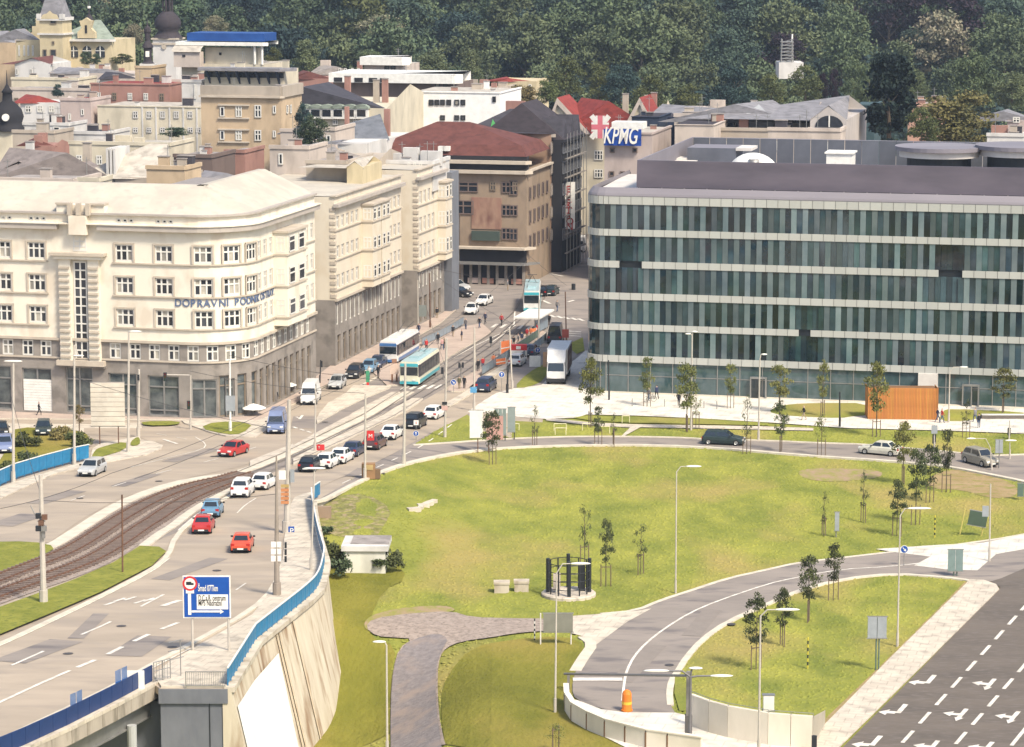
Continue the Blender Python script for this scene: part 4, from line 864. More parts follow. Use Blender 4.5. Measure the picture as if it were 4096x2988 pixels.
def bld(name, label, k, x0, x1, yt, Y, dep, wl, roof=None, rf=None, ry=None, hip=0, wins=(), side=(), par=.5, over=.4, cat='building', zb=0, wst=frame_m, front=None, chim=(), rail_=0, drop=0):
 """front wall from crop x0 to x1 with its top edge at crop y yt; Y depth of its left end"""
 P = atY(*k1(k, x0, yt), Y); zt = P.z - drop; pa = Path(Vector((P.x, P.y, 0)), V, 1); w_ = pa.px(k, x1, yt)[0]; pa = Path(Vector((P.x, P.y, 0)), V, w_)
 b = thing(name, label, cat); q = lambda u, d, z: pa.at(u, z, -d)
 mb = MB(); mb.add([q(0, 0, zb), q(w_, 0, zb), q(w_, dep, zb), q(0, dep, zb), q(0, 0, zt), q(w_, 0, zt), q(w_, dep, zt), q(0, dep, zt)], [(0, 1, 5, 4), (1, 2, 6, 5), (2, 3, 7, 6), (3, 0, 4, 7)] + ([(4, 5, 6, 7)] if roof else []), wl)
 zr = None
 if ry is not None:                       # ridge height from its row in the photo, ridge halfway back
  o = P + U * dep / 2; zr = atY(*k1(k, x0, ry), o.y).z
 if roof == 'side' or (roof == 'gable' and hip == 0):   # ridge along V, gable walls left and right
  mb.add([q(0, 0, zt), q(0, dep, zt), q(0, dep / 2, zr - .15), q(w_, 0, zt), q(w_, dep, zt), q(w_, dep / 2, zr - .15)], [(0, 2, 1), (3, 4, 5)], wl)
 if roof == 'front': mb.add([q(0, 0, zt), q(w_, 0, zt), q(w_ / 2, 0, zr), q(0, dep, zt), q(w_, dep, zt), q(w_ / 2, dep, zr)], [(0, 1, 2), (4, 3, 5)], wl)
 mb.build('wall', b); mb = MB(); e = over
 if roof in ('gable', 'side'):
  h = hip
  mb.add([q(-e, -e, zt - .2), q(w_ + e, -e, zt - .2), q(w_ + e, dep + e, zt - .2), q(-e, dep + e, zt - .2), q(h - (e if not h else 0), dep / 2, zr), q(w_ - h + (e if not h else 0), dep / 2, zr)], [(0, 1, 5, 4), (2, 3, 4, 5)] + ([(1, 2, 5), (3, 0, 4)]), rf)
 elif roof == 'front':
  mb.add([q(-e, -e, zt - .2), q(w_ / 2, -e, zr + .1), q(w_ + e, -e, zt - .2), q(-e, dep, zt - .2), q(w_ / 2, dep, zr + .1), q(w_ + e, dep, zt - .2)], [(0, 1, 4, 3), (1, 2, 5, 4)], rf)
 elif roof == 'mansard': pass
 else:
  mb.add([q(0, 0, zt + .02), q(w_, 0, zt + .02), q(w_, dep, zt + .02), q(0, dep, zt + .02)], [(0, 1, 2, 3)], rf or r_flat)
 if mb.v: mb.build('roof', b)
 if not roof and par:
  mb = MB(); pbox(mb, pa, -.1, w_ + .1, zt, zt + par, -.3, .15, wl); pbox(mb, Path(pa.at(w_, 0, 0), U, dep), 0, dep, zt, zt + par, -.3, .15, wl); mb.build('parapet', b)
 for (xs, y0, y1, wc, n) in wins:         # rows of windows on the front wall, from the photo
  for x in xs:
   u, z1 = pa.px(k, x, y0); z0 = pa.px(k, x, y1)[1]; wd = wc * KEY[k][2] / F * Y * 1.02
   window(b, pa, u, z0, wd, z1 - z0, n, (.6,) if n > 1 else (), .2, m=wst, split=False)
 sp = Path(pa.at(w_, 0, 0), U, dep)
 for (kk, xs, y0, y1, sl, wd) in side:    # rows on the right-hand side wall; sl = crop slope of the row
  for x in xs:
   yy = (x - xs[0]) * sl; u, z1 = sp.px(kk, x, y0 + yy); z0 = sp.px(kk, x, y1 + yy)[1]
   window(b, sp, u, z0, wd, z1 - z0, 1, (), .2, m=wst, split=False)
 if not wins and w_ > 7 and par and not zb and 'tower' not in name:      # small windows and roof clutter on the plain houses
  n_ = int(w_ / 3.1)
  for i in range(n_):
   if RD.random() < .7: window(b, pa, (i + .5) * w_ / n_, zt - 2.9, .9, 1.35, 2, (.6,), .2, m=RD.choice((frame_m, frame_m, frame_b)), split=False)
 if not roof and w_ > 4 and name != 'derelict_corner_house':
  for i in range(RD.randint(3, 6)):
   u_, d_ = RD.uniform(.1, .9) * w_, RD.uniform(.15, .85) * dep; mb = MB(); s_ = RD.uniform(.3, 1.0); hz = RD.uniform(.5, 1.6); p_ = pa.at(u_, zt, -d_); mb.M = Matrix.Translation(p_) @ Matrix.Rotation(pa.rot(0), 4, 'Z')
   if RD.random() < .3: mb.tube((0, 0, 0), (0, 0, hz + 1.6), .05, steel_m, 5); mb.box(-.5, .5, -.02, .02, hz + 1.2, hz + 1.26, steel_m); mb.build('antenna', b)
   else: mb.box(-s_, s_, -s_ * .6, s_ * .6, 0, hz, RD.choice((wl, pinkb, whitw, beige, r_slate))); mb.box(-s_ - .08, s_ + .08, -s_ * .6 - .08, s_ * .6 + .08, hz, hz + .12, r_flat); mb.build('roof_vent', b)
 if roof in ('gable', 'front') and w_ > 9 and not hip:
  for i in range(RD.randint(1, 3)):
   mb = MB(); p_ = pa.at(RD.uniform(.15, .85) * w_, zt, -dep * .5); mb.M = Matrix.Translation(p_) @ Matrix.Rotation(pa.rot(0), 4, 'Z'); hz = (zr or zt) - zt + RD.uniform(.3, 1.1); mb.box(-.5, .5, -.35, .35, 0, hz, RD.choice((pinkb, whitw, beige))); mb.box(-.58, .58, -.43, .43, hz, hz + .12, r_flat); mb.build('chimney', b)
 for (x, y, wc, hc) in chim:
  u, z = pa.px(k, x, y); mb = MB(); mb.M = Matrix.Translation(pa.at(u, zt - .5, -dep * .45)) @ Matrix.Rotation(pa.rot(0), 4, 'Z'); z2 = atY(*k1(k, x, y), pa.at(u, 0, -dep * .45).y).z
  mb.box(-wc / 2, wc / 2, -.5, .5, 0, z2 - zt + .5, wl if hc else pinkb); mb.build('chimney', b)
 return b, pa, zt, zr
# --- roofs just behind the corner block
b, pa, zt, zr = bld('tiled_roof_house', 'long house with weathered grey tile roof and three triangular dormers behind corner block', 'T0', -60, 1000, 1562, 384, 13, beige, 'gable', r_old, 1300)
for x in (135, 400, 680):
 u, z = pa.px('T0', x, 1500); zz = zt + 1.1; mb = MB(); mb.M = Matrix.Translation(pa.at(u, zz, -1.2)) @ Matrix.Rotation(pa.rot(0), 4, 'Z')
 mb.add([(-2.1, 0, 0), (2.1, 0, 0), (0, 0, .95), (0, 3.2, .95), (-2.1, 2.6, .1), (2.1, 2.6, .1)], [(0, 2, 3, 4), (1, 5, 3, 2)], r_old); mb.add([(-.7, -.01, .05), (.7, -.01, .05), (0, -.01, .72)], [(0, 1, 2)], dark_m); mb.build('dormer', b)
mb = MB(); mb.M = Matrix.Translation(pa.at(pa.px('T0', 910, 1450)[0], zt + .3, -1.0)) @ Matrix.Rotation(pa.rot(0), 4, 'Z')
for i in range(3): mb.box(i * .5, i * .5 + .3, 0, 5.2, .1, 3.7, whitw)
mb.build('firewall', b)
bld('hipped_roof_house', 'pale grey hipped tile roof joined to the right of the long tiled house', 'T0', 1010, 1490, 1560, 380, 13, beige, 'gable', r_pale, 1262, hip=5)
bld('attic_house', 'peach house strip under the white eaves directly behind the corner block', 'M0', -60, 650, 52, 366, 9, pale_p, None, r_flat, wins=[((20, 205), 95, 120, 60, 3)])
bld('lift_house', 'small cream box above the roof crest of the corner block', 'M0', 690, 880, 55, 356, 4, creamw, None, r_pale, zb=18)
bld('roof_cabin', 'peach plastered roof cabin with satellite dish beside it', 'T0', 1290, 1630, 1490, 368, 6, peach, None, r_pale, zb=17)
bld('flat_roof_house', 'low peach house with grey sheet roof left of the yellow gable', 'T0', 1750, 2256, 1600, 372, 8, pale_p, 'gable', r_grey, 1500, over=.6)
bld('flat_roof_house', 'pinkish flat roofed wing right behind the second street house', 'T1', 120, 470, 1310, 396, 8, pale_p, None, r_flat, wins=[((220,), 1350, 1450, 40, 1)])
bld('flat_roof_house', 'long flat brown roof with vent stacks behind the street row', 'T1', 440, 800, 1440, 388, 12, beige, None, r_flat, chim=[(550, 1440, .8, 0)])
bld('gabled_house', 'yellow gabled house end in front of the brown flat roof', 'T1', 800, 940, 1470, 384, 9, yell, 'front', r_pale, 1400, over=.1)
bld('roof_workshop', 'cluttered white roof workshop with ladders above the far street houses', 'T1', 1080, 1560, 1440, 412, 9, whitw, None, r_grey, zb=18, chim=[(1300, 1300, 2.2, 1), (1480, 1330, 3, 1), (1180, 1350, 1.5, 1)], wins=[((1350, 1400, 1450), 1430, 1500, 25, 1)])
bld('grey_roof_house', 'low grey sheet roof below the dark slate barn roof', 'T1', 720, 970, 1260, 420, 8, whitw, 'gable', r_grey, 1230)
bld('grey_roof_house', 'grey brown pitched roof between workshop and maroon roof', 'T1', 600, 1080, 1400, 410, 12, beige, 'gable', r_flat, 1290)
# --- peach apartment tower
pt, pa, zt, _ = bld('apartment_tower', 'peach five-storey apartment tower with cornice bands and stone parapet left of centre', 'T0', 1770, 2476, 850, 478, 11, peach, None, r_flat, par=.2,
 wins=[((1960,), 940, 1025, 40, 1), ((2105,), 928, 1030, 55, 2), ((2275,), 925, 1035, 60, 2), ((2420,), 930, 1000, 28, 1), ((1960,), 1150, 1232, 40, 1), ((2105,), 1145, 1235, 55, 2), ((2275,), 1145, 1240, 60, 2), ((2420,), 1150, 1210, 28, 1)],
 side=[('T1', [270, 300], 925, 1000, -.1, .9), ('T1', [270, 300], 1140, 1215, -.1, .9)])
mb = MB()
for y in (925, 1040, 1140, 1250): z_ = pa.px('T0', 2000, y)[1]; pbox(mb, pa, pa.px('T0', 1925, y)[0], pa.px('T0', 2200, y)[0], z_ - .12, z_ + .12, 0, .3, trim_m)
zp = pa.px('T0', 1780, 752)[1]
pbox(mb, pa, 0, pa.L1, zt, zp, -.6, .3, beige); sp = Path(pa.at(pa.L1, 0, 0), U, 11); pbox(mb, sp, 0, 11, zt, zp, -.6, .3, beige); pbox(mb, pa, -.2, pa.L1 + .3, zt - .1, zt + .25, 0, .5, trim_m); mb.build('cornice', pt)
bld('brick_annex', 'brown red annex wall below the peach apartment tower', 'T0', 1980, 2160, 1345, 440, 9, pinkb, None, r_flat)
bld('stepped_annex', 'cream annex with flat roof and dark opening at the foot of the peach tower', 'T1', 215, 430, 1160, 470, 9, pale_p, None, r_flat, chim=[(480, 1170, 1.5, 1)])
bld('low_wall_house', 'low brown wall house left of the peach tower foot', 'T0', 1530, 1870, 1385, 420, 10, brownw, None, r_flat)
# --- pink and cream group
pk, pa, zt, _ = bld('pink_brick_house', 'tall plain pink brick firewall house in the left roofscape', 'T0', 798, 1495, 742, 566, 12, pinkb, None, r_red, par=.3, chim=[(1110, 745, 1, 1), (1280, 735, .8, 1)])
cr, pa, zt, _ = bld('cream_long_house', 'long cream house with five square windows below the pink brick wall', 'T0', 858, 1768, 935, 545, 14, creamw, None, r_pale, par=.2, wins=[((1195, 1315, 1435, 1555, 1675), 980, 1042, 46, 2), ((1195, 1315, 1435, 1560, 1680, 1750), 1122, 1168, 46, 2)], wst=whitw)
mb = MB()
for x in (1255, 1375, 1495, 1615, 1735): u = pa.px('T0', x, 960)[0]; pbox(mb, pa, u - .15, u + .15, 0, zt, 0, .12, whitw)
mb.build('pilasters', cr)
rd, pa, zt, _ = bld('red_roof_house', 'pale pink house with low red roof and paired windows at left', 'T0', 178, 530, 900, 548, 9, whitw, 'gable', r_red, 830, over=.7, wins=[((250, 355, 455), 930, 990, 52, 2), ((350, 455), 1065, 1105, 52, 2)])
bld('narrow_pink_house', 'narrow pink house with two slit windows beside the brick firewall', 'T0', 530, 800, 885, 546, 10, pinkw, None, r_red, wins=[((615,), 1000, 1060, 26, 1), ((728,), 960, 1015, 26, 1)])
bld('terrace_house', 'grey terrace roof house above the low red roof', 'T0', 70, 800, 790, 572, 10, pale_p, None, r_grey)
bld('terrace_house', 'cream low house with long flat roof behind the grey terrace', 'T0', 100, 690, 700, 600, 10, creamw, None, r_pale, chim=[(220, 660, 1.6, 1), (500, 680, 1, 0)])
bld('gabled_villa', 'white gabled house with dark blue doors under the castle-like villa', 'T0', 130, 440, 560, 640, 12, whitw, 'front', r_mar, 500, wins=[((150, 275), 605, 660, 22, 1)])
bld('grey_row_house', 'long low grey roofs in front of the yellow villa', 'T0', 440, 1180, 640, 632, 12, pale_p, 'gable', r_grey, 590, chim=[(620, 590, 1.2, 1), (860, 585, 1.5, 1), (990, 600, 1, 0)])
bld('grey_row_house', 'low slate roofs left of the church tower foot', 'T0', 880, 1230, 690, 612, 9, pale_p, 'gable', r_slate, 630)
bld('peach_chimney_house', 'small peach house block below the church tower', 'T0', 1190, 1340, 600, 600, 8, peach, None, r_flat, chim=[(1262, 580, .8, 0)])
bld('flat_pink_house', 'pinkish flat house right of the brick firewall', 'T0', 1470, 1770, 720, 574, 12, pale_p, None, r_flat, wins=[((1510, 1570), 790, 830, 20, 1), ((1510, 1570), 865, 900, 20, 1)], chim=[(1640, 660, 1, 1)])
bld('white_annex_house', 'bright white rendered block left of the peach tower roof', 'T0', 1600, 1770, 725, 560, 6, whitw, None, r_flat, wins=[((1720,), 740, 870, 18, 1)])
bld('peach_end_house', 'peach house with grey roof at the upper left edge', 'T0', -80, 130, 375, 690, 22, peach, 'gable', r_grey, 270)
bld('grey_yard_roofs', 'pale sheet roof in front of the cream long house', 'T0', 620, 950, 1180, 480, 10, whitw, None, r_slate)
bld('low_yellow_house', 'yellow low house with dark curved roof edge in the yards', 'T0', 610, 1500, 1270, 430, 10, creamw, None, r_pale, chim=[(990, 1190, 2.4, 1), (1130, 1210, 1.4, 1)])
bld('brick_stack_house', 'small maroon roofed shed by two brick chimney stacks', 'T0', 255, 480, 1280, 440, 6, pinkb, 'gable', r_mar, 1215, chim=[(520, 1190, 1.4, 0), (590, 1170, 1.2, 1)])
bld('beige_yard_house', 'beige rubble wall house at far left behind the tiled roof', 'T0', 110, 480, 1170, 470, 8, beige, None, r_flat)
bld('small_white_house', 'white low house with a green window band at left', 'T0', 150, 610, 1100, 500, 8, whitw, None, r_pale, wins=[((500,), 1115, 1155, 60, 1), ((420,), 1110, 1150, 20, 1)])
# dark dome with a clock at the left edge
p = atY(*k1('T0', 72, 1150), 500); mb = MB(); mb.lathe([(2.9, 0), (2.9, .6), (2.6, .8), (2.5, 1.6), (2.75, 2.4), (2.4, 3.6), (1.5, 4.6), (.9, 5.0), (.8, 6.4), (1.0, 6.5), (.5, 7.2), (.15, 7.9), (.03, 10.2)], dark_w, n=16)
cd = thing('clock_turret', 'black domed turret with a small white clock at the left edge', 'turret', (p.x, p.y, p.z)); mb.build('dome', cd, smooth=True); MB().box(-2.2, 2.2, -2.2, 2.2, -15, 0, creamw).build('shaft', cd)
mb = MB(); mb.tube((.1, -3.0, 2.4), (.1, -2.6, 2.4), .62, white_m, 16); mb.build('clock_face', cd)
# --- the yellow villa with tower
vl, pa, zt, zr = bld('ornate_villa', 'yellow villa with green hipped roof, stepped gable and square tower before the forest', 'T0', 545, 980, 350, 668, 15, yell, 'gable', r_green, 172, hip=6.5, over=.9, zb=5)
for x in (650, 768, 885):
 u, z1 = pa.px('T0', x, 405); z0 = pa.px('T0', x, 505)[1]; h_ = z1 - z0
 mb = MB(); mb.M = Matrix.Translation(pa.at(u, z0, .05)) @ Matrix.Rotation(pa.rot(0), 4, 'Z'); n = 10
 P_ = [(-1.1, 0), (1.1, 0), (1.1, h_ - 1.1)] + [(1.1 * math.cos(i * math.pi / n), h_ - 1.1 + 1.1 * math.sin(i * math.pi / n)) for i in range(1, n)] + [(-1.1, h_ - 1.1)]
 mb.add([(a, -.12, c) for a, c in P_], [tuple(range(len(P_)))], glass_dk[1]); mb.box(-.1, .1, -.2, -.1, 0, h_, white_m); mb.box(-1.1, 1.1, -.2, -.1, h_ * .55, h_ * .55 + .14, white_m); mb.build('arched_window', vl)
mb = MB(); a, z0 = pa.px('T0', 690, 335); b_, _ = pa.px('T0', 845, 335); z1 = pa.px('T0', 768, 245)[1]; z2 = pa.px('T0', 768, 155)[1]; m_ = (a + b_) / 2
q = lambda u, z, d=.5: pa.at(u, z, d)
G5 = [(a, z0), (b_, z0), (b_, z1 - 1), (b_ - 1.0, z1), (m_ + 1.6, z1 + 1.6), (m_ + .9, z2 - .6), (m_, z2), (m_ - .9, z2 - .6), (m_ - 1.6, z1 + 1.6), (a + 1.0, z1), (a, z1 - 1)]
mb.add([q(*g) for g in G5] + [q(g[0], g[1], -.6) for g in G5], [tuple(range(11))] + [(i, (i + 1) % 11, 11 + (i + 1) % 11, 11 + i) for i in range(11)], yell)
pbox(mb, pa, m_ - .25, m_ + .25, z1 - 1.2, z1 + .6, .5, .6, dark_w); pbox(mb, pa, -.2, pa.L1 + .2, zt - .3, zt + .2, 0, 1.0, whitw); mb.build('stepped_gable', vl)
mb = MB(); p = pa.at(m_ - 2.2, zr, -7); mb.tube(p, p + Z * 1.2, 1.0, r_dk, 8, .4); mb.tube(p + Z * 1.2, p + Z * 4.2, .2, r_dk, 6, .05); mb.tube(p + Z * 2.6, p + Z * 3.1, .4, white_m, 8); mb.build('roof_lantern', vl)
P = atY(*k1('T0', 345, 165), 664); tp = Path(Vector((P.x, P.y, 0)), V, 1); tw_ = tp.px('T0', 548, 165)[0]; tp = Path(Vector((P.x, P.y, 0)), V, tw_); mb = MB()
zt_ = P.z; mb.M = Matrix.Translation(tp.at(0, 0, 0)) @ Matrix.Rotation(tp.rot(0), 4, 'Z'); mb.box(0, tw_, 0, tw_, 4, zt_, yell)
mb.box(-.4, tw_ + .4, -.4, tw_ + .4, zt_ - .4, zt_ + .3, whitw); mb.box(-.4, tw_ + .4, -.4, tw_ + .4, zt_ - 3.6, zt_ - 3.2, whitw)
for x in (0, tw_): mb.box(x - .5, x + .5, -.5, .5, zt_, zt_ + 1.1, whitw)
c_ = tw_ / 2; hgt = (pa.px('T0', 470, 85)[1] - zt_); mb.add([(c_ - 2.2, -.42, zt_), (c_ + 2.2, -.42, zt_), (c_ + 1.7, -.42, zt_ + hgt * .5), (c_ + .7, -.42, zt_ + hgt * .65), (c_, -.42, zt_ + hgt), (c_ - .7, -.42, zt_ + hgt * .65), (c_ - 1.7, -.42, zt_ + hgt * .5)], [tuple(range(7))], yell)
mb.build('tower', vl); mb = MB(); mb.M = Matrix.Translation(tp.at(0, 0, 0)) @ Matrix.Rotation(tp.rot(0), 4, 'Z')
mb.add([(0, 0, zt_ + .3), (tw_, 0, zt_ + .3), (tw_, tw_, zt_ + .3), (0, tw_, zt_ + .3), (c_ - 1.6, c_ - 1.6, zt_ + 4.8), (c_ + 1.6, c_ - 1.6, zt_ + 4.8), (c_ + 1.6, c_ + 1.6, zt_ + 4.8), (c_ - 1.6, c_ + 1.6, zt_ + 4.8), (c_, c_, zt_ + 13)], [(0, 1, 5, 4), (1, 2, 6, 5), (2, 3, 7, 6), (3, 0, 4, 7), (4, 5, 8), (5, 6, 8), (6, 7, 8), (7, 4, 8)], r_grey); mb.build('tower_roof', vl)
for x, y0, y1, w_ in ((470, 165, 212, .8), (470, 435, 500, .75), (395, 435, 500, .5), (470, 362, 392, .3)):
 u, z1 = tp.px('T0', x, y0); z0 = tp.px('T0', x, y1)[1]; window(vl, tp, u, z0, w_ * 1.9, z1 - z0, 1, (), .2, m=frame_b, split=False, dark=(1, 1, 0, 0, 0))
bld('villa_wing', 'yellow wing with small gable and chimney left of the villa tower', 'T0', 140, 345, 350, 674, 12, yell, 'gable', r_grey, 250, zb=5, wins=[((170, 215, 250, 290), 400, 490, 16, 1)], chim=[(260, 160, 1.1, 1), (225, 230, 1, 1)])
# --- church tower with onion dome
P = atY(*k1('T0', 1345, 345), 640); tp = Path(Vector((P.x, P.y, 0)), V, 1); tw_ = tp.px('T0', 1545, 345)[0]; zt_ = P.z
ch = thing('church_tower', 'white square church tower crowned with a dark onion dome and lantern', 'church tower', tp.at(0, 0, 0), tp.rot(0)); c_ = tw_ / 2; s_ = KEY['T0'][2] / F * 640
mb = MB(); mb.box(0, tw_, 0, tw_, 2, zt_, whitw); mb.box(-.25, tw_ + .25, -.25, tw_ + .25, zt_ - 1.2, zt_ - .8, trim_m); mb.box(-.3, tw_ + .3, -.3, tw_ + .3, zt_ - .1, zt_ + .25, trim_m); mb.tube((c_, -.1, zt_ - 1.6), (c_, -.25, zt_ - 1.6), .55, trim_m, 12); mb.build('wall', ch)
hx = lambda px_: px_ * s_
mb = MB(); mb.lathe([(tw_ * .62, zt_ + .25), (tw_ * .5, zt_ + 1.0), (hx(85), zt_ + hx(70)), (hx(110), zt_ + hx(95)), (hx(118), zt_ + hx(135)), (hx(108), zt_ + hx(175)), (hx(80), zt_ + hx(210)), (hx(55), zt_ + hx(230)), (hx(48), zt_ + hx(240))], r_dk, (c_, c_), 20); mb.build('onion_dome', ch, smooth=True)
mb = MB(); zl = zt_ + hx(240)
for i in range(8): a_ = i * math.pi / 4; mb.tube((c_ + hx(42) * math.cos(a_), c_ + hx(42) * math.sin(a_), zl), (c_ + hx(42) * math.cos(a_), c_ + hx(42) * math.sin(a_), zl + hx(110)), .22, r_dk, 5)
mb.lathe([(hx(50), zl + hx(105)), (hx(55), zl + hx(120)), (hx(40), zl + hx(160)), (hx(8), zl + hx(200)), (.05, zl + hx(300))], r_dk, (c_, c_), 14); mb.lathe([(hx(25), zl), (hx(25), zl + hx(110))], dark_w, (c_, c_), 8); mb.build('lantern', ch)
P = atY(*k1('T0', 1305, 560), 622); mb = MB(); s2 = KEY['T0'][2] / F * 622
mb.lathe([(60 * s2, 0), (38 * s2, 20 * s2), (34 * s2, 40 * s2), (34 * s2, 130 * s2), (50 * s2, 140 * s2), (42 * s2, 165 * s2), (22 * s2, 200 * s2), (24 * s2, 260 * s2), (34 * s2, 280 * s2), (30 * s2, 305 * s2), (8 * s2, 330 * s2), (.03, 390 * s2)], r_dk, n=12); mb.box(-1.6, 1.6, -1.6, 1.6, -12, 0, whitw); mb.box(-.4, .4, -35 * s2, -33 * s2, 60 * s2, 110 * s2, white_m)
tag(mb.build('church_turret', loc=P, smooth=False), 'slim dark baroque turret left of the onion-domed church tower', 'turret')
# --- modern cream building with blue roof
md, pa, zt, _ = bld('modern_cinema_building', 'modern cream building with blue roof band and white eaves right of the church tower', 'T0', 1600, 2330, 560, 600, 16, creamw, None, r_pale, par=0)
mb = MB(); zq = lambda y: pa.px('T0', 1900, y)[1]
pbox(mb, pa, pa.px('T0', 1790, 500)[0], pa.px('T0', 2256, 500)[0], zt, zq(420), -3, -1.2, creamw); pbox(mb, pa, pa.px('T0', 1560, 500)[0], pa.L1 + .2, zq(400), zq(370), -9, .8, white_m)
pbox(mb, pa, pa.px('T0', 1650, 500)[0], pa.L1, zq(362), zq(292), -8, 0, mat('roof_band_blue', (.015, .07, .26), .5, (.01, .05, .2), .5))
for x in (2245, 2310): u = pa.px('T0', x, 500)[0]; mb.tube(pa.at(u, zt, 0), pa.at(u, zq(400), 0), .25, white_m, 8)
mb.build('roof_storey', md)
mb = MB(); c = pa.px('T0', 1925, 478); pbox(mb, pa, c[0] - .25, c[0] + .25, c[1] - .25, c[1] + .3, -1.2, -1.1, dark_w); mb.build('round_opening', md)
tu = MB(); u0, u1 = pa.px('T0', 1565, 590)[0], pa.px('T0', 1795, 590)[0]; pbox(tu, pa, u0, u1, zq(590), zq(455), 0, 2.2, pale_p); loft(tu, pa, u0 - .3, u1 + .3, [(2.6, zq(455)), (2.0, zq(425)), (.5, zq(400)), (-1, zq(392))], r_pale); pbox(tu, pa, (u0 + u1) / 2 - .9, (u0 + u1) / 2 - .3, zq(500), zq(480), 2.2, 2.3, dark_w); tu.build('turret', md)
fn_, pa, zt, _ = bld('glazed_attic', 'glazed attic with slanted navy fins under the modern cream building', 'T0', 1800, 2500, 600, 560, 9, creamw, None, r_grey, par=0, drop=.2)
z0, z1 = pa.px('T0', 1900, 735)[1], pa.px('T0', 1900, 595)[1]; mb = MB(); pbox(mb, pa, 0, pa.L1, pa.px('T0', 1900, 680)[1], z1 - .8, 0, .1, glass_dk[0]); mb.build('glazing', fn_)
mb = MB(); pbox(mb, pa, -.5, pa.L1 + .6, z1 - .5, z1 + .1, -.5, 2.4, r_grey); mb.build('eaves', fn_)
for i in range(8):
 u = 1 + i * (pa.L1 - 2) / 7; mb = MB(); a, b_, c, d = pa.at(u - .12, z1 - .4, 2.3), pa.at(u + .12, z1 - .4, 2.3), pa.at(u + .3, z0, .2), pa.at(u + .06, z0, .2)
 mb.add([a, b_, c, d] + [v - U * -1.0 for v in (a, b_, c, d)], [(0, 1, 2, 3), (7, 6, 5, 4), (0, 3, 7, 4), (1, 5, 6, 2)], bluew); mb.build('fin', fn_)
# --- centre
bld('brown_roof_house', 'house with brown sheet roof left of the dark barn roof', 'T1', 365, 680, 690, 590, 10, pinkb, 'gable', r_mar, 618)
bld('orange_roof_house', 'low orange tiled roof below the brown sheet roof', 'T1', 345, 640, 850, 545, 12, whitw, 'gable', r_orange, 750)
bld('cream_chimney_house', 'pinkish house with tall cream chimney left of the pavilion', 'T1', 515, 950, 650, 610, 12, pale_p, 'gable', r_flat, 570, chim=[(545, 530, 2, 1)], wins=[((740, 790, 850, 905), 600, 640, 22, 1)])
pv, pa, zt, _ = bld('flat_roof_pavilion', 'rooftop pavilion with broad white flat roof and dark paired windows', 'T1', 955, 1300, 570, 590, 12, pale_p, None, r_pale, par=0, wins=[((1155, 1210), 580, 630, 44, 1)], wst=dark_m)
mb = MB(); pbox(mb, pa, -.6, pa.L1 + .5, zt, zt + 1.6, -6, 1.2, white_m); mb.build('roof_slab', pv)
wb, pa, zt, _ = bld('white_long_roof_house', 'long white flat roof with four dark notches behind the dark barn roof', 'T1', 680, 1750, 720, 552, 14, brownw, None, r_pale, par=0, wins=[((1600, 1670), 720, 790, 40, 1)], wst=dark_m)
mb = MB(); pbox(mb, pa, -.4, pa.L1 + .4, zt, zt + 1.7, -12, 1.5, white_m); mb.build('roof_slab', wb)
for x in (745, 925, 1052, 1150): mb = MB(); u = pa.px('T1', x, 700)[0]; pbox(mb, pa, u - .8, u + .8, zt + .1, zt + .9, 1.5, 1.6, dark_w); mb.build('notch', wb)
bld('brick_upper_house', 'cluttered rooftop with brick stacks right of the white flat roof', 'T1', 1750, 2150, 790, 580, 12, beige, None, r_pale, chim=[(1800, 720, 1.4, 0), (1870, 700, 1, 1), (1950, 700, 1.6, 0), (2040, 730, 1, 0)])
ww, pa, zt, _ = bld('white_modern_house', 'white modernist house with long strip windows in the centre', 'T1', 1370, 2150, 812, 520, 16, mat('wall_bright_white', (.8, .78, .74), .8), None, r_pale, par=.2, wins=[((1545, 1595, 1645, 1700, 1770, 1825), 878, 928, 42, 1), ((1645, 1770, 1825), 1015, 1060, 42, 1), ((2100,), 850, 900, 30, 1)], wst=dark_m)
br, pa, zt, zr = bld('barn_roof_house', 'house with big dark slate roof, cream gable and white dormers in the centre', 'T1', 430, 1150, 945, 500, 30, creamw, 'gable', r_slate, 722, over=.3)
for x in (440, 535, 632, 732, 835, 938):
 u, z1 = pa.px('T1', x, 955); z0 = pa.px('T1', x, 1045)[1]; mb = MB(); mb.M = Matrix.Translation(pa.at(u, z0, 0)) @ Matrix.Rotation(pa.rot(0), 4, 'Z'); h_ = z1 - z0
 mb.box(-1.15, 1.15, -.7, 2, 0, h_, white_m); n = 6; mb.add([(1.35 * math.cos(i * math.pi / n), y, h_ + .75 * math.sin(i * math.pi / n)) for y in (-.85, 3) for i in range(n + 1)], [(i, i + 1, n + 2 + i, n + 1 + i) for i in range(n)] + [tuple(range(n + 1))], r_green); mb.box(-.75, .75, -.74, -.7, .4, h_ - .2, glass_dk[0]); mb.build('dormer', br)
bld('cross_gable_house', 'grey slate cross roof with brick chimney in front of the barn roof house', 'T1', 820, 1150, 1220, 452, 14, whitw, 'gable', rm('bluegrey', (.16, .17, .19)), 1000, hip=3, chim=[(1055, 960, .8, 0), (1150, 940, .5, 0)])
bld('narrow_rear_house', 'narrow peach rear house with small dormer by the maroon roof', 'T1', 590, 700, 1150, 440, 10, pale_p, None, r_mar, wins=[((640,), 1190, 1250, 40, 1)])
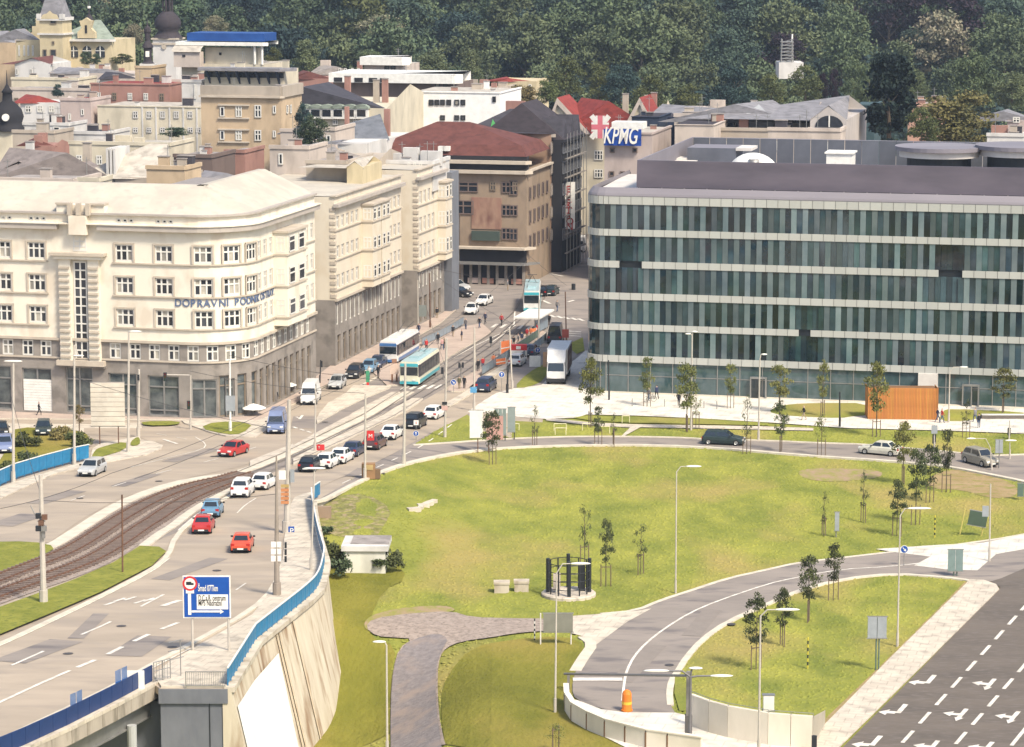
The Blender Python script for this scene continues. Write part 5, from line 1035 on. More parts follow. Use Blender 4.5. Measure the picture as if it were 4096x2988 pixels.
# --- derelict corner house with maroon mansard
dz, pa, zt, _ = bld('derelict_corner_house', 'derelict ochre corner house with boarded arcade and peeling poster wall at the street end', 'T1', 1795, 2385, 1505, 450, 16, wm('grimy_ochre', (.36, .26, .17), (.26, .19, .13)), 'mansard', r_mar)
q = lambda u, d, z: pa.at(u, z, -d); w_ = pa.L1; mb = MB(); zz = lambda y: pa.px('T1', 1900, y)[1]
k_ = -pa.px('T1', 1260, 1370)[0]; zm1, zm2 = zz(1372), atY(*k1('T1', 1800, 1235), 460).z; zr_ = atY(*k1('T1', 1600, 1058), 462).z
mb.add([q(-k_, 0, zm1), q(w_, 0, zm1), q(w_ - 1.2, 1.5, zm2), q(-k_ - 3, 1.5, zm2), q(-k_ + 4, 8, zr_), q(w_ - 11, 8, zr_), q(w_, 16, zm1), q(w_ - 1.2, 14.5, zm2), q(-k_, 16, zm1), q(-k_ - 3, 14.5, zm2)], [(0, 1, 2, 3), (3, 2, 5, 4), (1, 6, 7, 2), (2, 7, 5), (6, 8, 9, 7), (7, 9, 4, 5), (9, 3, 4)], r_mar)
mb.build('roof', dz); mb = MB(); pbox(mb, pa, -k_, w_, zt, zm1, -1.5, 0, dark_w); pbox(mb, pa, -k_, w_ + .4, zt - .3, zt + .2, -.5, .9, trim_m); pbox(mb, pa, -k_, w_ + .4, zz(1440), zz(1410), 0, .7, trim_m); pbox(mb, pa, -k_, 0, 0, zt, -8, -.3, beige); mb.build('attic_storey', dz)
for k, x, y0, y1, wd in (('M1', 1872, 60, 150, 3.1), ('M1', 2205, 60, 158, 1.4), ('M1', 1828, 222, 345, 3.3), ('M1', 2205, 260, 360, 1.4), ('M1', 2205, 465, 570, 1.4), ('T2', 15, 1590, 1720, 1.3), ('M2', 15, 265, 360, 1.3), ('M2', 15, 470, 575, 1.3)):
 u, z1 = pa.px(k, x, y0); z0 = pa.px(k, x, y1)[1]; window(dz, pa, u, z0, wd, z1 - z0, 2, (.6,), .2, m=brownw, split=False, dark=(8, 2, 0, 0, 0))
for x in (1632, 1675): u = pa.px('T1', x, 1290)[0]; pbox(mbw := MB(), pa, u - .5, u + .5, zz(1335), zz(1295), -.9, .1, white_m); mbw.build('skylight', dz)
a, z1 = pa.px('M1', 1900, 195); b_, z0 = pa.px('M1', 2165, 480); m2 = MB(); pbox(m2, pa, a, b_, z0, z1, 0, .12, wm('faded_red_mural', (.30, .13, .09), (.33, .22, .15))); m2.build('faded_mural', dz)
a, z1 = pa.px('M1', 1905, 490); b_, z0 = pa.px('M1', 2150, 580); m2 = MB(); pbox(m2, pa, a, b_, z0, z1, 0, .5, wm('dull_green', (.07, .10, .08))); m2.build('awning_board', dz)
zx, z2 = pa.px('M1', 1900, 645)[1], pa.px('M1', 1900, 760)[1]; m2 = MB(); pbox(m2, pa, 0, w_, z2, zx, -.4, .1, dark_w); pbox(m2, pa, -.3, w_ + 1, zx, zx + .35, 0, 1.3, trim_m); pbox(m2, pa, -.2, w_ + 1.4, z2 - .3, z2, 0, 1.8, steel_m); m2.build('dark_band', dz)
m2 = MB(); pbox(m2, pa, .2, w_ - .2, 0, z2 - .3, .0, .05, dark_w); m2.build('arcade_shadow', dz)  # near-black sheet, shade inside the arcade put into the colour
for i in range(8): m2 = MB(); u = .4 + i * (w_ - .8) / 7; pbox(m2, pa, u - .2, u + .2, 0, z2 - .3, .05, .4, st_m); m2.build('pier', dz)
for i in range(4): m2 = MB(); u = 2.2 + i * 2.4 * w_ / 11; pbox(m2, pa, u - .9, u + .9, .2, 1.0, .1, .3, (pinkw, pinkb, pale_p, pinkb)[i]); m2.build('shutter_graffiti', dz)
ds = Path(pa.at(w_, 0, 0), U, 60)
mb = MB(); pbox(mb, ds, 0, 16, zt, zt + .3, 0, .6, trim_m)
for i in range(5):
 for z0, z1 in ((5.5, 7.6), (9.3, 11.4), (13, 15)): window(dz, ds, 2 + i * 2.9, z0, 1.2, z1 - z0, 1, (), .2, m=brownw, split=False, dark=(6, 2, 0, 0, 0))
mb.build('side_cornice', dz)
# orange-brown house next along, then sooty netted house (their street fronts)
def sideblock(name, label, pth, u0, u1, zt, wl, wn, rf, ridge=None, prj=0, nw=5, zl=(5, 8.6, 12.2, 15.6, 18.8)):
 b = thing(name, label, 'building'); mb = MB(); q = lambda u, d, z: pth.at(u, z, prj - d); D = 14
 mb.add([q(u0, 0, 0), q(u1, 0, 0), q(u1, D, 0), q(u0, D, 0), q(u0, 0, zt), q(u1, 0, zt), q(u1, D, zt), q(u0, D, zt)], [(0, 1, 5, 4), (1, 2, 6, 5), (2, 3, 7, 6), (3, 0, 4, 7)], wl); mb.build('wall', b)
 mb = MB(); zr = ridge or zt + .3; mb.add([q(u0, -.4, zt), q(u1, -.4, zt), q(u1, D, zt), q(u0, D, zt), q(u0 + 2, D / 2, zr), q(u1 - 2, D / 2, zr)], [(0, 1, 5, 4), (2, 3, 4, 5), (1, 2, 5), (3, 0, 4)], rf); mb.build('roof', b)
 for i in range(nw):
  for z in zl:
   if z + 2 < zt: window(b, pth, u0 + (i + .5) * (u1 - u0) / nw, z, 1.2, 2.0, 1, (), prj + .2, m=wn, split=False, dark=(6, 2, 1, 0, 0))
 if wl is dark_w:
  for i in range(7): mb = MB(); mb.tube(pth.at(u0 + i * (u1 - u0) / 6, 0, prj + .9), pth.at(u0 + i * (u1 - u0) / 6, zt + 1, prj + .9), .06, steel_m, 5); mb.build('scaffold_pole', b)
  for z in range(3, int(zt), 3): mb = MB(); pbox(mb, pth, u0, u1, z, z + .12, prj + .5, prj + .95, st_m); mb.build('scaffold_deck', b)
  for i in range(3): u = u0 + (i + .5) * (u1 - u0) / 3; mb = MB(); mb.add([pth.at(u - 1.6, zt, prj + .1), pth.at(u + 1.6, zt, prj + .1), pth.at(u, zt + 3.2, prj + .1), pth.at(u, zt + 3.2, prj - 4)], [(0, 1, 2), (0, 2, 3), (1, 3, 2)], r_slate); mb.build('dormer_gable', b)
 mb = MB(); pbox(mb, pth, u0, u1, zt - .5, zt, prj, prj + .7, trim_m if wl is not dark_w else dark_w); mb.build('cornice', b); return b
z_t = lambda u, k, x, y: ds.px(k, x, y)[1]
ua, za = ds.px('T2', 212, 1225); ub_, _ = ds.px('T2', 345, 1200); print('side houses', ua, ub_, za)
sideblock('orange_brick_house', 'orange plastered house with many dark windows along the left of the far street', ds, max(ua, 17), ub_, za, wm('rosy_ochre', (.47, .28, .17)), pale_p, r_slate, atY(*k1('T2', 150, 960), 520).z, nw=8)
uc_, zc_ = ds.px('T2', 360, 1140); ud_, _ = ds.px('T2', 600, 1250)
sideblock('netted_house', 'soot-black house wrapped in dark scaffold netting beside the far street', ds, ub_ + .5, ub_ + 15, zc_ * .93, dark_w, conc_g, r_dk, zc_ + 4, prj=1.6, nw=8)
P = atY(*k1('T2', 0, 1090), 500)
dr, pa2, _, _ = bld('slate_roof_house', 'large dark slate roof with ladder frame and skylights above the derelict row', 'T1', 2050, 2500, 1180, 486, 14, brownw, 'gable', r_slate, 905, hip=4, chim=[(2210, 890, 3.2, 0)])
# green safety sheet on the roof
mb = MB(); pts = [atY(*k1('T1', *p), 470) for p in ((2045, 1210), (2085, 1050), (2170, 1185), (2256, 1195))]; mb.add(pts[:3], [(0, 1, 2)], plain('green_tarpaulin', (.10, .42, .12), .6)); t2_ = [atY(*k1('T1', *p), 469) for p in ((2150, 1200), (2170, 1165), (2380, 1160), (2280, 1210))]; mb.add(t2_, [(0, 1, 2, 3)], plain('teal_tarpaulin', (.06, .36, .22), .6))
o = mb.build('roof_tarpaulin'); md_ = o.modifiers.new('th', 'SOLIDIFY'); md_.thickness = .15; tag(o, 'bright green tarpaulin stretched over the derelict roof ridge', 'tarpaulin')
# vertical shop sign
su_, sz1 = ds.px('M2', 385, 60); _, sz0 = ds.px('M2', 385, 470)
vs_ = thing('vertical_sign', 'tall white sign board with red capital letters hung on the dark far house', 'sign'); p = ds.at(su_, 0, 2.2)
MB().box(-.95, .95, -.15, .15, sz0, sz1, white_m).build('board', vs_, loc=(p.x, p.y, 0))
rdm = plain('sign_red', (.45, .04, .03), .6)
n = 8
for i, c in enumerate('ELEKTRON'[:8]): text(vs_, c, 1.5, rdm, (p.x - .5, p.y - .18, sz1 - 1.6 - i * (sz1 - sz0 - .6) / 8), 0, bold=.03, name='letter')
# --- red double-gabled house, accountants' building, navy box
rg, pa, zt, zr = bld('red_gable_house', 'cream house with big bright red roof between two pointed gables', 'T2', 540, 1290, 1165, 520, 18, creamw, 'gable', r_red, 860, over=.5, wins=[((765,), 1325, 1410, 75, 3), ((765,), 1490, 1565, 75, 3), ((575,), 1170, 1225, 40, 2)])
for x0, x1, xa, ya in ((318, 680, 415, 872), (985, 1290, 1140, 872)):
 u0, z0 = pa.px('T2', x0 + 14, 1150); u1 = pa.px('T2', x1, 1150)[0]; ua_, zp_ = pa.px('T2', xa, ya); ua_ = pa.px('T2', xa, ya)[0]; dd = 1.2; mb = MB()
 z0 = zt - .2; A_ = [pa.at(u0, z0, dd), pa.at(u1, z0, dd), pa.at(ua_, zp_, dd)]; mb.add(A_, [(0, 1, 2)], creamw); B_ = [v + U * 10 for v in A_]
 mb.build('gable', rg); mb = MB(); up = Z * .35
 a0, a1, a2 = A_[0] - V * .7 - U * .5, A_[1] + V * .7 - U * .5, A_[2] - U * .5 + up; mb.add([a0, a2, a2 + U * 10, a0 + U * 10, a1, a1 + U * 10], [(0, 1, 2, 3), (1, 4, 5, 2)], r_red)
 mb.add([a0, a0 + V * 1.0, a2 - up * 3.4, a2, a1 - V * 1.0, a1], [(0, 1, 2, 3), (3, 2, 4, 5)], pale_p); mb.build('gable_roof', rg)
bld('gable_chimney_block', 'cream square chimney at the right end of the bright red roof', 'T2', 1170, 1235, 842, 528, 2, creamw, None, r_pale, par=.1, zb=15, cat='chimney')
kp, pa, zt, _ = bld('accountants_building', 'pinkish office block carrying a blue roof sign reading KPMG', 'T2', 815, 1235, 1178, 452, 16, wm('dusty_pink', (.56, .44, .38)), None, r_pale, par=.3, wins=[((885, 1085), 1302, 1345, 44, 1), ((880, 975), 1508, 1552, 44, 1)], wst=brownw)
a, z1 = pa.px('T2', 822, 1130); b_, z0 = pa.px('T2', 1150, 1282); ks = thing('roof_sign', 'blue sign box with white slanted letters KPMG on the pinkish office block', 'sign')
mb = MB(); mid = z0 + (z1 - z0) * .42
pbox(mb, pa, a, b_, mid, z1, .9, 1.2, mat('kp_blue', (.01, .055, .28), .5, (.008, .045, .24), 1)); pbox(mb, pa, a, b_, z0, mid + .3, .9, 1.1, MC['kp_blue']); pbox(mb, pa, pa.px('T2', 880, 1150)[0], b_ + .1, z1, z1 + 1.0, -3, .2, white_m); mb.build('board', ks)
p = pa.at(pa.px('T2', 822, 1250)[0], z0 + .35, 1.25); o = text(ks, 'KPMG', 3.6, white_m, p, pa.rot(0), bold=.04, shear=.25, fit=(b_ - a) * .93, name='lettering')
nb, pa, zt, _ = bld('navy_box_building', 'dark navy cube-like block behind the blue roof sign', 'T2', 1055, 1300, 1030, 470, 10, bluew, None, r_dk, par=.1)
bld('navy_box_building', 'slightly set back dark blue block, right of the pair beside the roof sign', 'T2', 1300, 1440, 1035, 476, 10, wm('navy_blue', (.03, .055, .13)), None, r_dk, par=.1)
fl_ = thing('flag_board', 'pink and white union cross board mounted on the red roof', 'flag board'); pp = [atY(*k1('T2', x, y), 517) for x, y in ((700, 1018), (858, 1022), (852, 1120), (742, 1118))]
mb = MB(); o_, ax, az = pp[0], pp[1] - pp[0], pp[3] - pp[0]; ax = V * ax.length; az = Z * -4.0
pm, rm_ = plain('flag_pink', (.62, .16, .19), .7), white_m
def fq(u0, v0, u1, v1, wd, m, d):  # diagonal or straight band
 a, b = o_ + ax * u0 + az * v0, o_ + ax * u1 + az * v1; n = (b - a).cross(U).normalized() * wd / 2; e = -U * d; mb.add([a + n + e, b + n + e, b - n + e, a - n + e], [(0, 1, 2, 3)], m)
mb.add([o_, o_ + ax, o_ + ax + az, o_ + az, o_ + U * .15, o_ + ax + U * .15, o_ + ax + az + U * .15, o_ + az + U * .15], [(0, 1, 2, 3), (4, 5, 1, 0), (7, 6, 5, 4)], pm)
fq(0, 0, 1, 1, .9, rm_, .02); fq(0, 1, 1, 0, .9, rm_, .02); fq(0, .5, 1, .5, 1.6, rm_, .04); fq(.5, 0, .5, 1, 1.6, rm_, .045); fq(0, .5, 1, .5, .9, pm, .06); fq(.5, 0, .5, 1, .9, pm, .065); mb.build('board', fl_)
# --- grey mall roofs on the right
g1, pa, zt, _ = bld('grey_mall_roof', 'long pale grey mall roof behind the navy blocks with dark dormer strips', 'T2', 1230, 2600, 1010, 500, 24, pale_p, 'gable', r_grey, 915, chim=[(1720, 880, 2.5, 1)])
bld('pinkish_low_block', 'pinkish low block with dark roof strip right of the navy blocks', 'T2', 1435, 1780, 1100, 450, 12, pale_p, None, r_dk, par=.1)
bld('white_roof_strip', 'white flat roof above the pinkish low block', 'T2', 1430, 1650, 1030, 470, 10, pale_p, None, white_m, par=.6)
pyr, pa, zt, _ = bld('pyramid_roof_pavilion', 'square pavilion with pale pyramid roof on the grey mall', 'T2', 1988, 2306, 1065, 462, 6, r_grey, 'gable', rm('palegrey', (.36, .37, .38)), 918, hip=2.83)
bld('dark_glass_strip', 'dark sloping glass strip left of the pyramid roof', 'T2', 1780, 1990, 1100, 474, 8, r_slate, 'gable', r_slate, 1020, wins=[((1825, 1890, 1960), 1075, 1110, 26, 1)])
bld('stone_attic_row', 'row of stone piers below the pyramid roof', 'T2', 1820, 2600, 1150, 455, 8, beige, None, r_flat)
mg, pa, zt, _ = bld('arched_gable_house', 'pale stone gable with half-round window at the end of the grey mall', 'T3', 372, 692, 1050, 455, 26, wm('pale_stone', (.58, .51, .46)), 'front', r_grey, 885, over=.1)
u, z0 = pa.px('T3', 540, 1120); z1 = pa.px('T3', 540, 1018)[1]; rr_ = 2.2; n = 10; mb = MB(); mb.M = Matrix.Translation(pa.at(u, z0, .06)) @ Matrix.Rotation(pa.rot(0), 4, 'Z')
mb.add([(rr_ * math.cos(i * math.pi / n), -.05, (z1 - z0) * math.sin(i * math.pi / n)) for i in range(n + 1)], [tuple(range(n + 1))], glass_dk[1]); mb.box(-.1, .1, -.15, -.05, 0, z1 - z0, white_m); mb.build('arched_window', mg)
bld('grey_mall_roof', 'grey mall roof wing with roof windows left of the arched gable', 'T3', -40, 372, 1080, 462, 24, pale_p, 'gable', r_grey, 880, wins=[((100, 220), 1020, 1080, 60, 2)], wst=dark_m)
bld('stone_terrace_wall', 'low peach terrace wall in front of the arched gable', 'T3', 0, 640, 1150, 440, 6, pale_p, None, r_flat)
bld('teal_house', 'teal clad house left of the tall dark poplar', 'T3', 765, 940, 930, 500, 10, tealw, None, tealw, par=.2, wins=[((800, 850, 900), 990, 1060, 30, 1)], wst=tealw)
bld('red_kiosk_house', 'small orange red box roof beside the teal house', 'T3', 690, 768, 1075, 470, 6, wm('brick_orange', (.40, .10, .06)), None, r_red, par=.1)
bld('salmon_house', 'salmon pink house half hidden by the autumn-coloured tree', 'T3', 1235, 1500, 935, 520, 12, wm('salmon', (.70, .38, .25)), None, r_flat)
bld('far_right_house', 'grey roofed house at the right edge beyond the office', 'T3', 2110, 2400, 1060, 480, 12, pinkw, 'gable', r_grey, 960, wins=[((2190,), 1030, 1080, 60, 2)])
bld('chimney_shed', 'dark chimney with flat cap among white roof vents at the right edge', 'T3', 1930, 2256, 1200, 440, 6, whitw, None, r_pale, chim=[(2030, 1105, 2.4, 0)])
bld('red_villa', 'yellow villa with flat red roof among trees in the middle distance', 'T2', -90, 215, 712, 640, 12, yell, 'gable', r_red, 675, wins=[((30, 160), 742, 790, 26, 1)])
# lattice radio tower on a white base
lt = thing('lattice_tower', 'white and grey lattice mast on a white block in the forest edge', 'tower'); P = atY(*k1('T3', 165, 548), 640); s_ = .4539 / F * 640; mb = MB()
for x in (-1.3, 1.3):
 for y in (-1.0, 1.0): mb.tube((P.x + x, P.y + y, P.z), (P.x + x * .85, P.y + y, P.z + 205 * s_), .12, steel_m, 5)
for i in range(7):
 z_ = P.z + i * 29 * s_; mb.box(P.x - 1.4, P.x + 1.4, P.y - 1.1, P.y + 1.1, z_, z_ + .18, steel_m)
 mb.tube((P.x - 1.3, P.y - 1, z_), (P.x + 1.3, P.y - 1, z_ + 29 * s_), .07, steel_m, 4)
mb.tube((P.x + 1.1, P.y, P.z), (P.x + 1.1, P.y, P.z + 245 * s_), .2, white_m, 6); mb.build('mast', lt)
MB().box(P.x - 75 * s_, P.x + 140 * s_, P.y - 2, P.y + 6, P.z - 3.5, P.z, whitw).build('base_block', lt)
# ================= TREES =================
def leafmat(name, c, c2, rnd=.25, sc_=.35):
 m = mat(name, c, .75, c2, sc_, 5, rnd=rnd, contrast=1.7, spec=.2)
 return m
lf = [leafmat('leaf_forest_teal', (.080, .112, .070), (.024, .044, .036)), leafmat('leaf_forest_green', (.095, .125, .062), (.034, .058, .034)), leafmat('leaf_forest_dark', (.034, .060, .052), (.015, .028, .028)), leafmat('leaf_yellow_green', (.125, .135, .048), (.06, .075, .030)),
      leafmat('leaf_autumn', (.19, .15, .055), (.10, .095, .04)), leafmat('leaf_pale_blossom', (.23, .20, .13), (.09, .10, .06)), leafmat('leaf_poplar_black', (.014, .026, .020), (.005, .009, .009)), leafmat('leaf_young_olive', (.19, .19, .055), (.09, .10, .03)), leafmat('leaf_young_dark', (.10, .115, .045), (.04, .05, .022)), leafmat('leaf_purple', (.035, .02, .03), (.015, .01, .015)), leafmat('leaf_light_green', (.125, .15, .070), (.055, .078, .040))]
bark = mat('bark', (.13, .10, .07), .95, (.08, .06, .045), 2)
def leaves(seed, clumps, n, size, mt, flat=.6, name='crown'):
 """clumps: (x,y,z,r); n small leaf sprays spread through each clump's shell and volume"""
 g = np.random.default_rng(seed); C = []
 for (x, y, z, r) in clumps:
  k = max(4, int(n * (r ** 2))); d = g.normal(size=(k, 3)); d /= np.linalg.norm(d, axis=1)[:, None]; d[:, 2] = np.where(d[:, 2] < -.5, -d[:, 2] * .6, d[:, 2])
  rr = r * (g.random(k) ** .35) * (1 + .15 * g.normal(size=k)); C.append(np.array([x, y, z]) + d * rr[:, None] * np.array([1, 1, .85]))
 C = np.concatenate(C); k = len(C); a = g.normal(size=(k, 3)); a /= np.linalg.norm(a, axis=1)[:, None]; b = np.cross(a, g.normal(size=(k, 3))); b /= np.linalg.norm(b, axis=1)[:, None]
 s = size * (.6 + .8 * g.random(k))[:, None]
 v = np.stack([C - a * s, C + b * s * .55, C + a * s, C - b * s * .55], 1).reshape(-1, 3); f = np.arange(4 * k).reshape(-1, 4)
 me = bpy.data.meshes.new(name); me.vertices.add(len(v)); me.vertices.foreach_set('co', v.ravel()); me.loops.add(4 * k); me.loops.foreach_set('vertex_index', f.ravel()); me.polygons.add(k); me.polygons.foreach_set('loop_start', np.arange(0, 4 * k, 4)); me.polygons.foreach_set('loop_total', np.full(k, 4)); me.materials.append(mt); me.update(); me.validate(); return me
def crown_mesh(seed, h=11, w=6.0, n=46, size=.42, mt=None, base=.22, lobes=26, dense=1.0):
 g = random.Random(seed); cl = []
 for i in range(lobes):
  a = g.random() * 6.283; t = g.random(); z = h * (base + (1 - base) * (t ** .8)); env = math.sin(math.pi * min(1, .22 + .72 * t)) ** .8
  r = w * env * (.25 + .75 * g.random() ** .5) * .78; rr = w * (.24 + .2 * g.random()) * (.75 + .25 * env); cl.append((r * math.cos(a), r * math.sin(a), z - rr * .4, rr))
 cl.append((0, 0, h * .55, w * .5)); return leaves(seed, cl, n, size, mt)
def trunk_mesh(h, r, seed=0, lean=.3, limbs=4):
 g = random.Random(seed); mb = MB(); p = Vector((0, 0, -.3)); tp = Vector((lean * g.uniform(-1, 1), lean * g.uniform(-1, 1), h)); mb.tube(p, tp * .5, r, bark, 7, r * .75); mb.tube(tp * .5, tp, r * .75, bark, 6, r * .3)
 for i in range(limbs): a = g.random() * 6.28; q = tp * (.45 + .12 * i); e = q + Vector((math.cos(a) * h * .28, math.sin(a) * h * .28, h * .3)); mb.tube(q, e, r * .4, bark, 5, r * .12)
 return mb.mesh('trunk')
# crown kinds: several shapes in each leaf colour share their mesh data among the trees
kinds = {}
for ki, (nm, mi) in enumerate((('teal', 0), ('green', 1), ('dark', 2), ('yellow', 3), ('blossom', 5), ('purple', 9), ('autumn', 4), ('light', 10))):
 for s in range(3 if ki < 3 or ki == 7 else 1): kinds[(nm, s)] = crown_mesh(100 + ki * 10 + s, 12.5, 6.2, 44, .30, lf[mi])
tks = [trunk_mesh(8, .32, s) for s in range(3)]
RT = random.Random(21)
def ftree(x, y, z, kind, s, label, cat='tree', group='trees on the wooded hill', sz=1):
 t = thing('forest_tree', label, cat, (x, y, z), RT.random() * 6.28, group); t.scale = (s, s, s * sz)
 ks = [k for k in kinds if k[0] == kind]; link('crown', kinds[RT.choice(ks)], t); link('trunk', RT.choice(tks), t); return t
KA = {'teal': 'blue-green', 'green': 'mid-green', 'dark': 'dark green', 'yellow': 'yellow-green', 'blossom': 'pale blossoming', 'purple': 'dark purple', 'light': 'light green', 'autumn': 'brownish'}
LM = ['the ornate yellow villa', 'the onion-domed church', 'the blue roof band', 'the cream chimney house', 'the white roofed pavilion', 'the white modernist house', 'the maroon roof', 'the bright red gables', 'the navy blocks', 'the grey mall roof', 'the lattice mast', 'the black poplar', 'the autumn-tinted tree', 'the right edge houses']
ORD = 'lowest second third fourth fifth sixth seventh eighth ninth tenth eleventh twelfth thirteenth fourteenth fifteenth'.split(); seen = {}
cnt = 0
for j in range(15):
 Y = 704 + j * 20.5 + j * j * .25; half = (Y * 2048 / F) + 8; x = -half + RT.random() * 10
 while x < half and cnt < 280:
  xx, yy = x + RT.uniform(-2, 2), Y + RT.uniform(-6, 6); f = (x + half) / (2 * half)
  near = (j < 4) * (.25 + .35 * (f > .42)); r_ = RT.random()
  kind = 'light' if r_ < near else RT.choices(('yellow', 'blossom', 'dark', 'purple', 'teal', 'green', 'light'), (.04, .05, .15, .03, .36, .30, .10))[0]
  sc_ = RT.uniform(1.15, 1.95) * (1 if j > 1 else .8); lb = KA[kind] + ' hillside tree above ' + LM[min(13, int(f * 14))] + ', ' + ORD[j] + ' row of the wood'
  seen[lb] = seen.get(lb, 0) + 1
  if seen[lb] > 1: lb = lb.replace(' hillside tree', (' hillside tree', ' right-hand hillside tree', ' rightmost hillside tree')[min(2, seen[lb] - 1)])
  ftree(xx, yy, hillz(xx, yy) - 2, kind, sc_, lb, group='trees on the wooded hill'); cnt += 1
  x += RT.uniform(9.5, 16) * (1 + .015 * j)
print('forest', cnt)
# wood behind, above the ones one can count
def farwood():
 g = np.random.default_rng(5); cl = []; r = random.Random(9)
 ys = list(np.arange(690, 1120, 9.5));
 for Y in ys:
  half = Y * 2048 / F + 25; x = -half
  while x < half:
   x += r.uniform(7, 11); yy = Y + r.uniform(-4, 4); z = hillz(x, yy)
   for _ in range(2): cl.append((x + r.uniform(-3, 3), yy + r.uniform(-3, 3), z + r.uniform(2.5, 7.5), r.uniform(2.2, 3.8)))
 o = link('wooded_undergrowth', leaves(77, cl, 3.2, .75, lf[2]), None, 'stuff'); tag(o, 'dark mass of undergrowth filling the wooded hillside between the trees', 'wood')
 Y = 1040; cl = []
 for Y in np.arange(1060, 1250, 11):
  half = Y * 2048 / F + 30; x = -half
  while x < half:
   x += r.uniform(8, 14); cl.append((x, Y + r.uniform(-5, 5), hillz(x, Y) + r.uniform(5, 10), r.uniform(3.5, 6)))
 o = link('far_wood', leaves(78, cl, 3.5, .8, lf[0]), None, 'stuff'); tag(o, 'far top of the wooded hill where single trees merge', 'wood')
farwood()
# particular trees beyond the town
def at_tree(k, x, yb, Y): p = atY(*k1(k, x, yb), Y); return p
def named(k, x, yb, yt, wpx, Y, kind, label, name='tree', cat='tree', group=None):
 p = atY(*k1(k, x, yb), Y); q_ = atY(*k1(k, x, yt), Y); h_ = q_.z - p.z; w_ = wpx * KEY[k][2] / F * Y / 2
 ks = [kk for kk in kinds if kk[0] == kind]; t = thing(name, label, cat, (p.x, p.y, p.z), RT.random() * 6.28, group)
 c = link('crown', kinds[RT.choice(ks)], t); c.scale = (w_ / 6.6, w_ / 6.6, h_ / 10.5); c.location.z = -.25 * h_; tr = link('trunk', RT.choice(tks), t); tr.scale = (min(1, w_ / 6.6),) * 2 + (h_ / 13,)
 return t
pop = thing('poplar_tree', 'tall black-green poplar column standing right of the grey mall gable', 'tree', atY(*k1('T3', 1065, 1200), 470)); hh = atY(*k1('T3', 1065, 480), 470).z - pop.location.z; g_ = random.Random(4); cl = []
for i in range(90): t_ = g_.random(); r_ = 4.5 * math.sin(math.pi * (.12 + .8 * t_)) ** .6; a_ = g_.random() * 6.28; cl.append((r_ * .7 * math.cos(a_), r_ * .7 * math.sin(a_), hh * (.04 + .9 * t_), 1.35))
link('crown', leaves(31, cl, 26, .42, lf[6]), pop); link('trunk', trunk_mesh(6, .4, 3), pop)
named('T3', 880, 1000, 560, 330, 590, 'light', 'pale green tree directly left behind the black poplar'); named('T3', 1200, 1000, 520, 330, 590, 'light', 'pale green tree directly right behind the black poplar')
named('T3', 1650, 1240, 770, 900, 455, 'autumn', 'wide yellow-brown tree in autumn tint hiding the salmon house at right')
named('T3', 1350, 1240, 930, 350, 448, 'yellow', 'low yellow-green tree left of the autumn-tinted tree')
named('T3', 1820, 900, 430, 520, 560, 'light', 'large round olive-green tree above the autumn-tinted tree'); named('T3', 2150, 900, 620, 420, 560, 'light', 'dense green tree at the right edge above the office roof')
named('T3', 680, 1180, 800, 330, 540, 'light', 'bright green bush-like tree behind the arched gable'); named('T3', 330, 880, 560, 380, 600, 'yellow', 'brown-green loose tree below the lattice mast'); named('T3', 590, 870, 600, 130, 590, 'purple', 'narrow dark conifer right of the lattice mast'); named('T3', 480, 880, 640, 130, 600, 'purple', 'dark conifer beside the narrow one near the lattice mast')
named('T3', 30, 900, 640, 300, 590, 'yellow', 'yellow-green tree left of the lattice mast base'); named('T3', 760, 860, 500, 330, 600, 'light', 'tall pale green tree between dark conifer and poplar'); named('T3', 1290, 930, 590, 320, 560, 'light', 'light green tree right of the poplar top')
named('T1', 450, 640, 335, 380, 620, 'light', 'bright green round tree behind the cream chimney house'); named('T1', 160, 620, 410, 190, 610, 'yellow', 'small olive tree right of the modern cream building'); named('T1', 1010, 560, 430, 300, 640, 'light', 'green tree tops above the white-roofed pavilion'); named('T1', 1550, 700, 430, 440, 640, 'light', 'broad green tree right of the pavilion'); named('T1', 1900, 720, 430, 300, 630, 'light', 'pale grey-green dome-shaped tree right of centre')
named('T2', 480, 880, 480, 420, 600, 'yellow', 'golden green tree behind the bright red roof'); named('T2', 100, 920, 730, 330, 570, 'autumn', 'yellow-brown tree beside the red-roofed villa'); named('T2', 760, 880, 540, 300, 590, 'yellow', 'ochre green tree above the middle of the red roof'); named('T2', 960, 900, 560, 430, 585, 'dark', 'dark green rounded tree above the red roof'); named('T2', 1220, 980, 650, 380, 570, 'yellow', 'yellow-green tree right of the cream gable chimney'); named('T2', 1560, 960, 740, 330, 580, 'yellow', 'light yellow-green tree above the grey mall roof'); named('T2', 1950, 960, 570, 470, 590, 'dark', 'big dark green tree above the pyramid roof pavilion'); named('T2', 300, 900, 700, 300, 560, 'yellow', 'loose olive tree between villa and red roof')
named('T1', 520, 1290, 1010, 330, 430, 'green', 'dark green courtyard trees right of the peach tower', 'tree'); named('T1', 420, 1260, 900, 200, 440, 'dark', 'taller dark courtyard tree touching the peach tower')
named('T0', 510, 860, 735, 130, 560, 'dark', 'small dark green tree on the terrace among left roofs'); named('T0', 760, 560, 450, 170, 655, 'green', 'small tree before the villa windows, left one'); named('T0', 850, 560, 470, 120, 655, 'green', 'small tree before the villa windows, right one'); named('T0', 1550, 1200, 1120, 330, 450, 'green', 'row of roof garden bushes below the cream long house')
named('T0', 1900, 330, 130, 240, 660, 'blossom', 'pale cream blossoming tree above the blue roof band'); named('T0', 1180, 400, 200, 230, 720, 'blossom', 'grey-white blossoming tree left of the onion dome'); named('T1', 1120, 400, 120, 500, 760, 'blossom', 'large brownish blossoming tree crown above the pavilion')
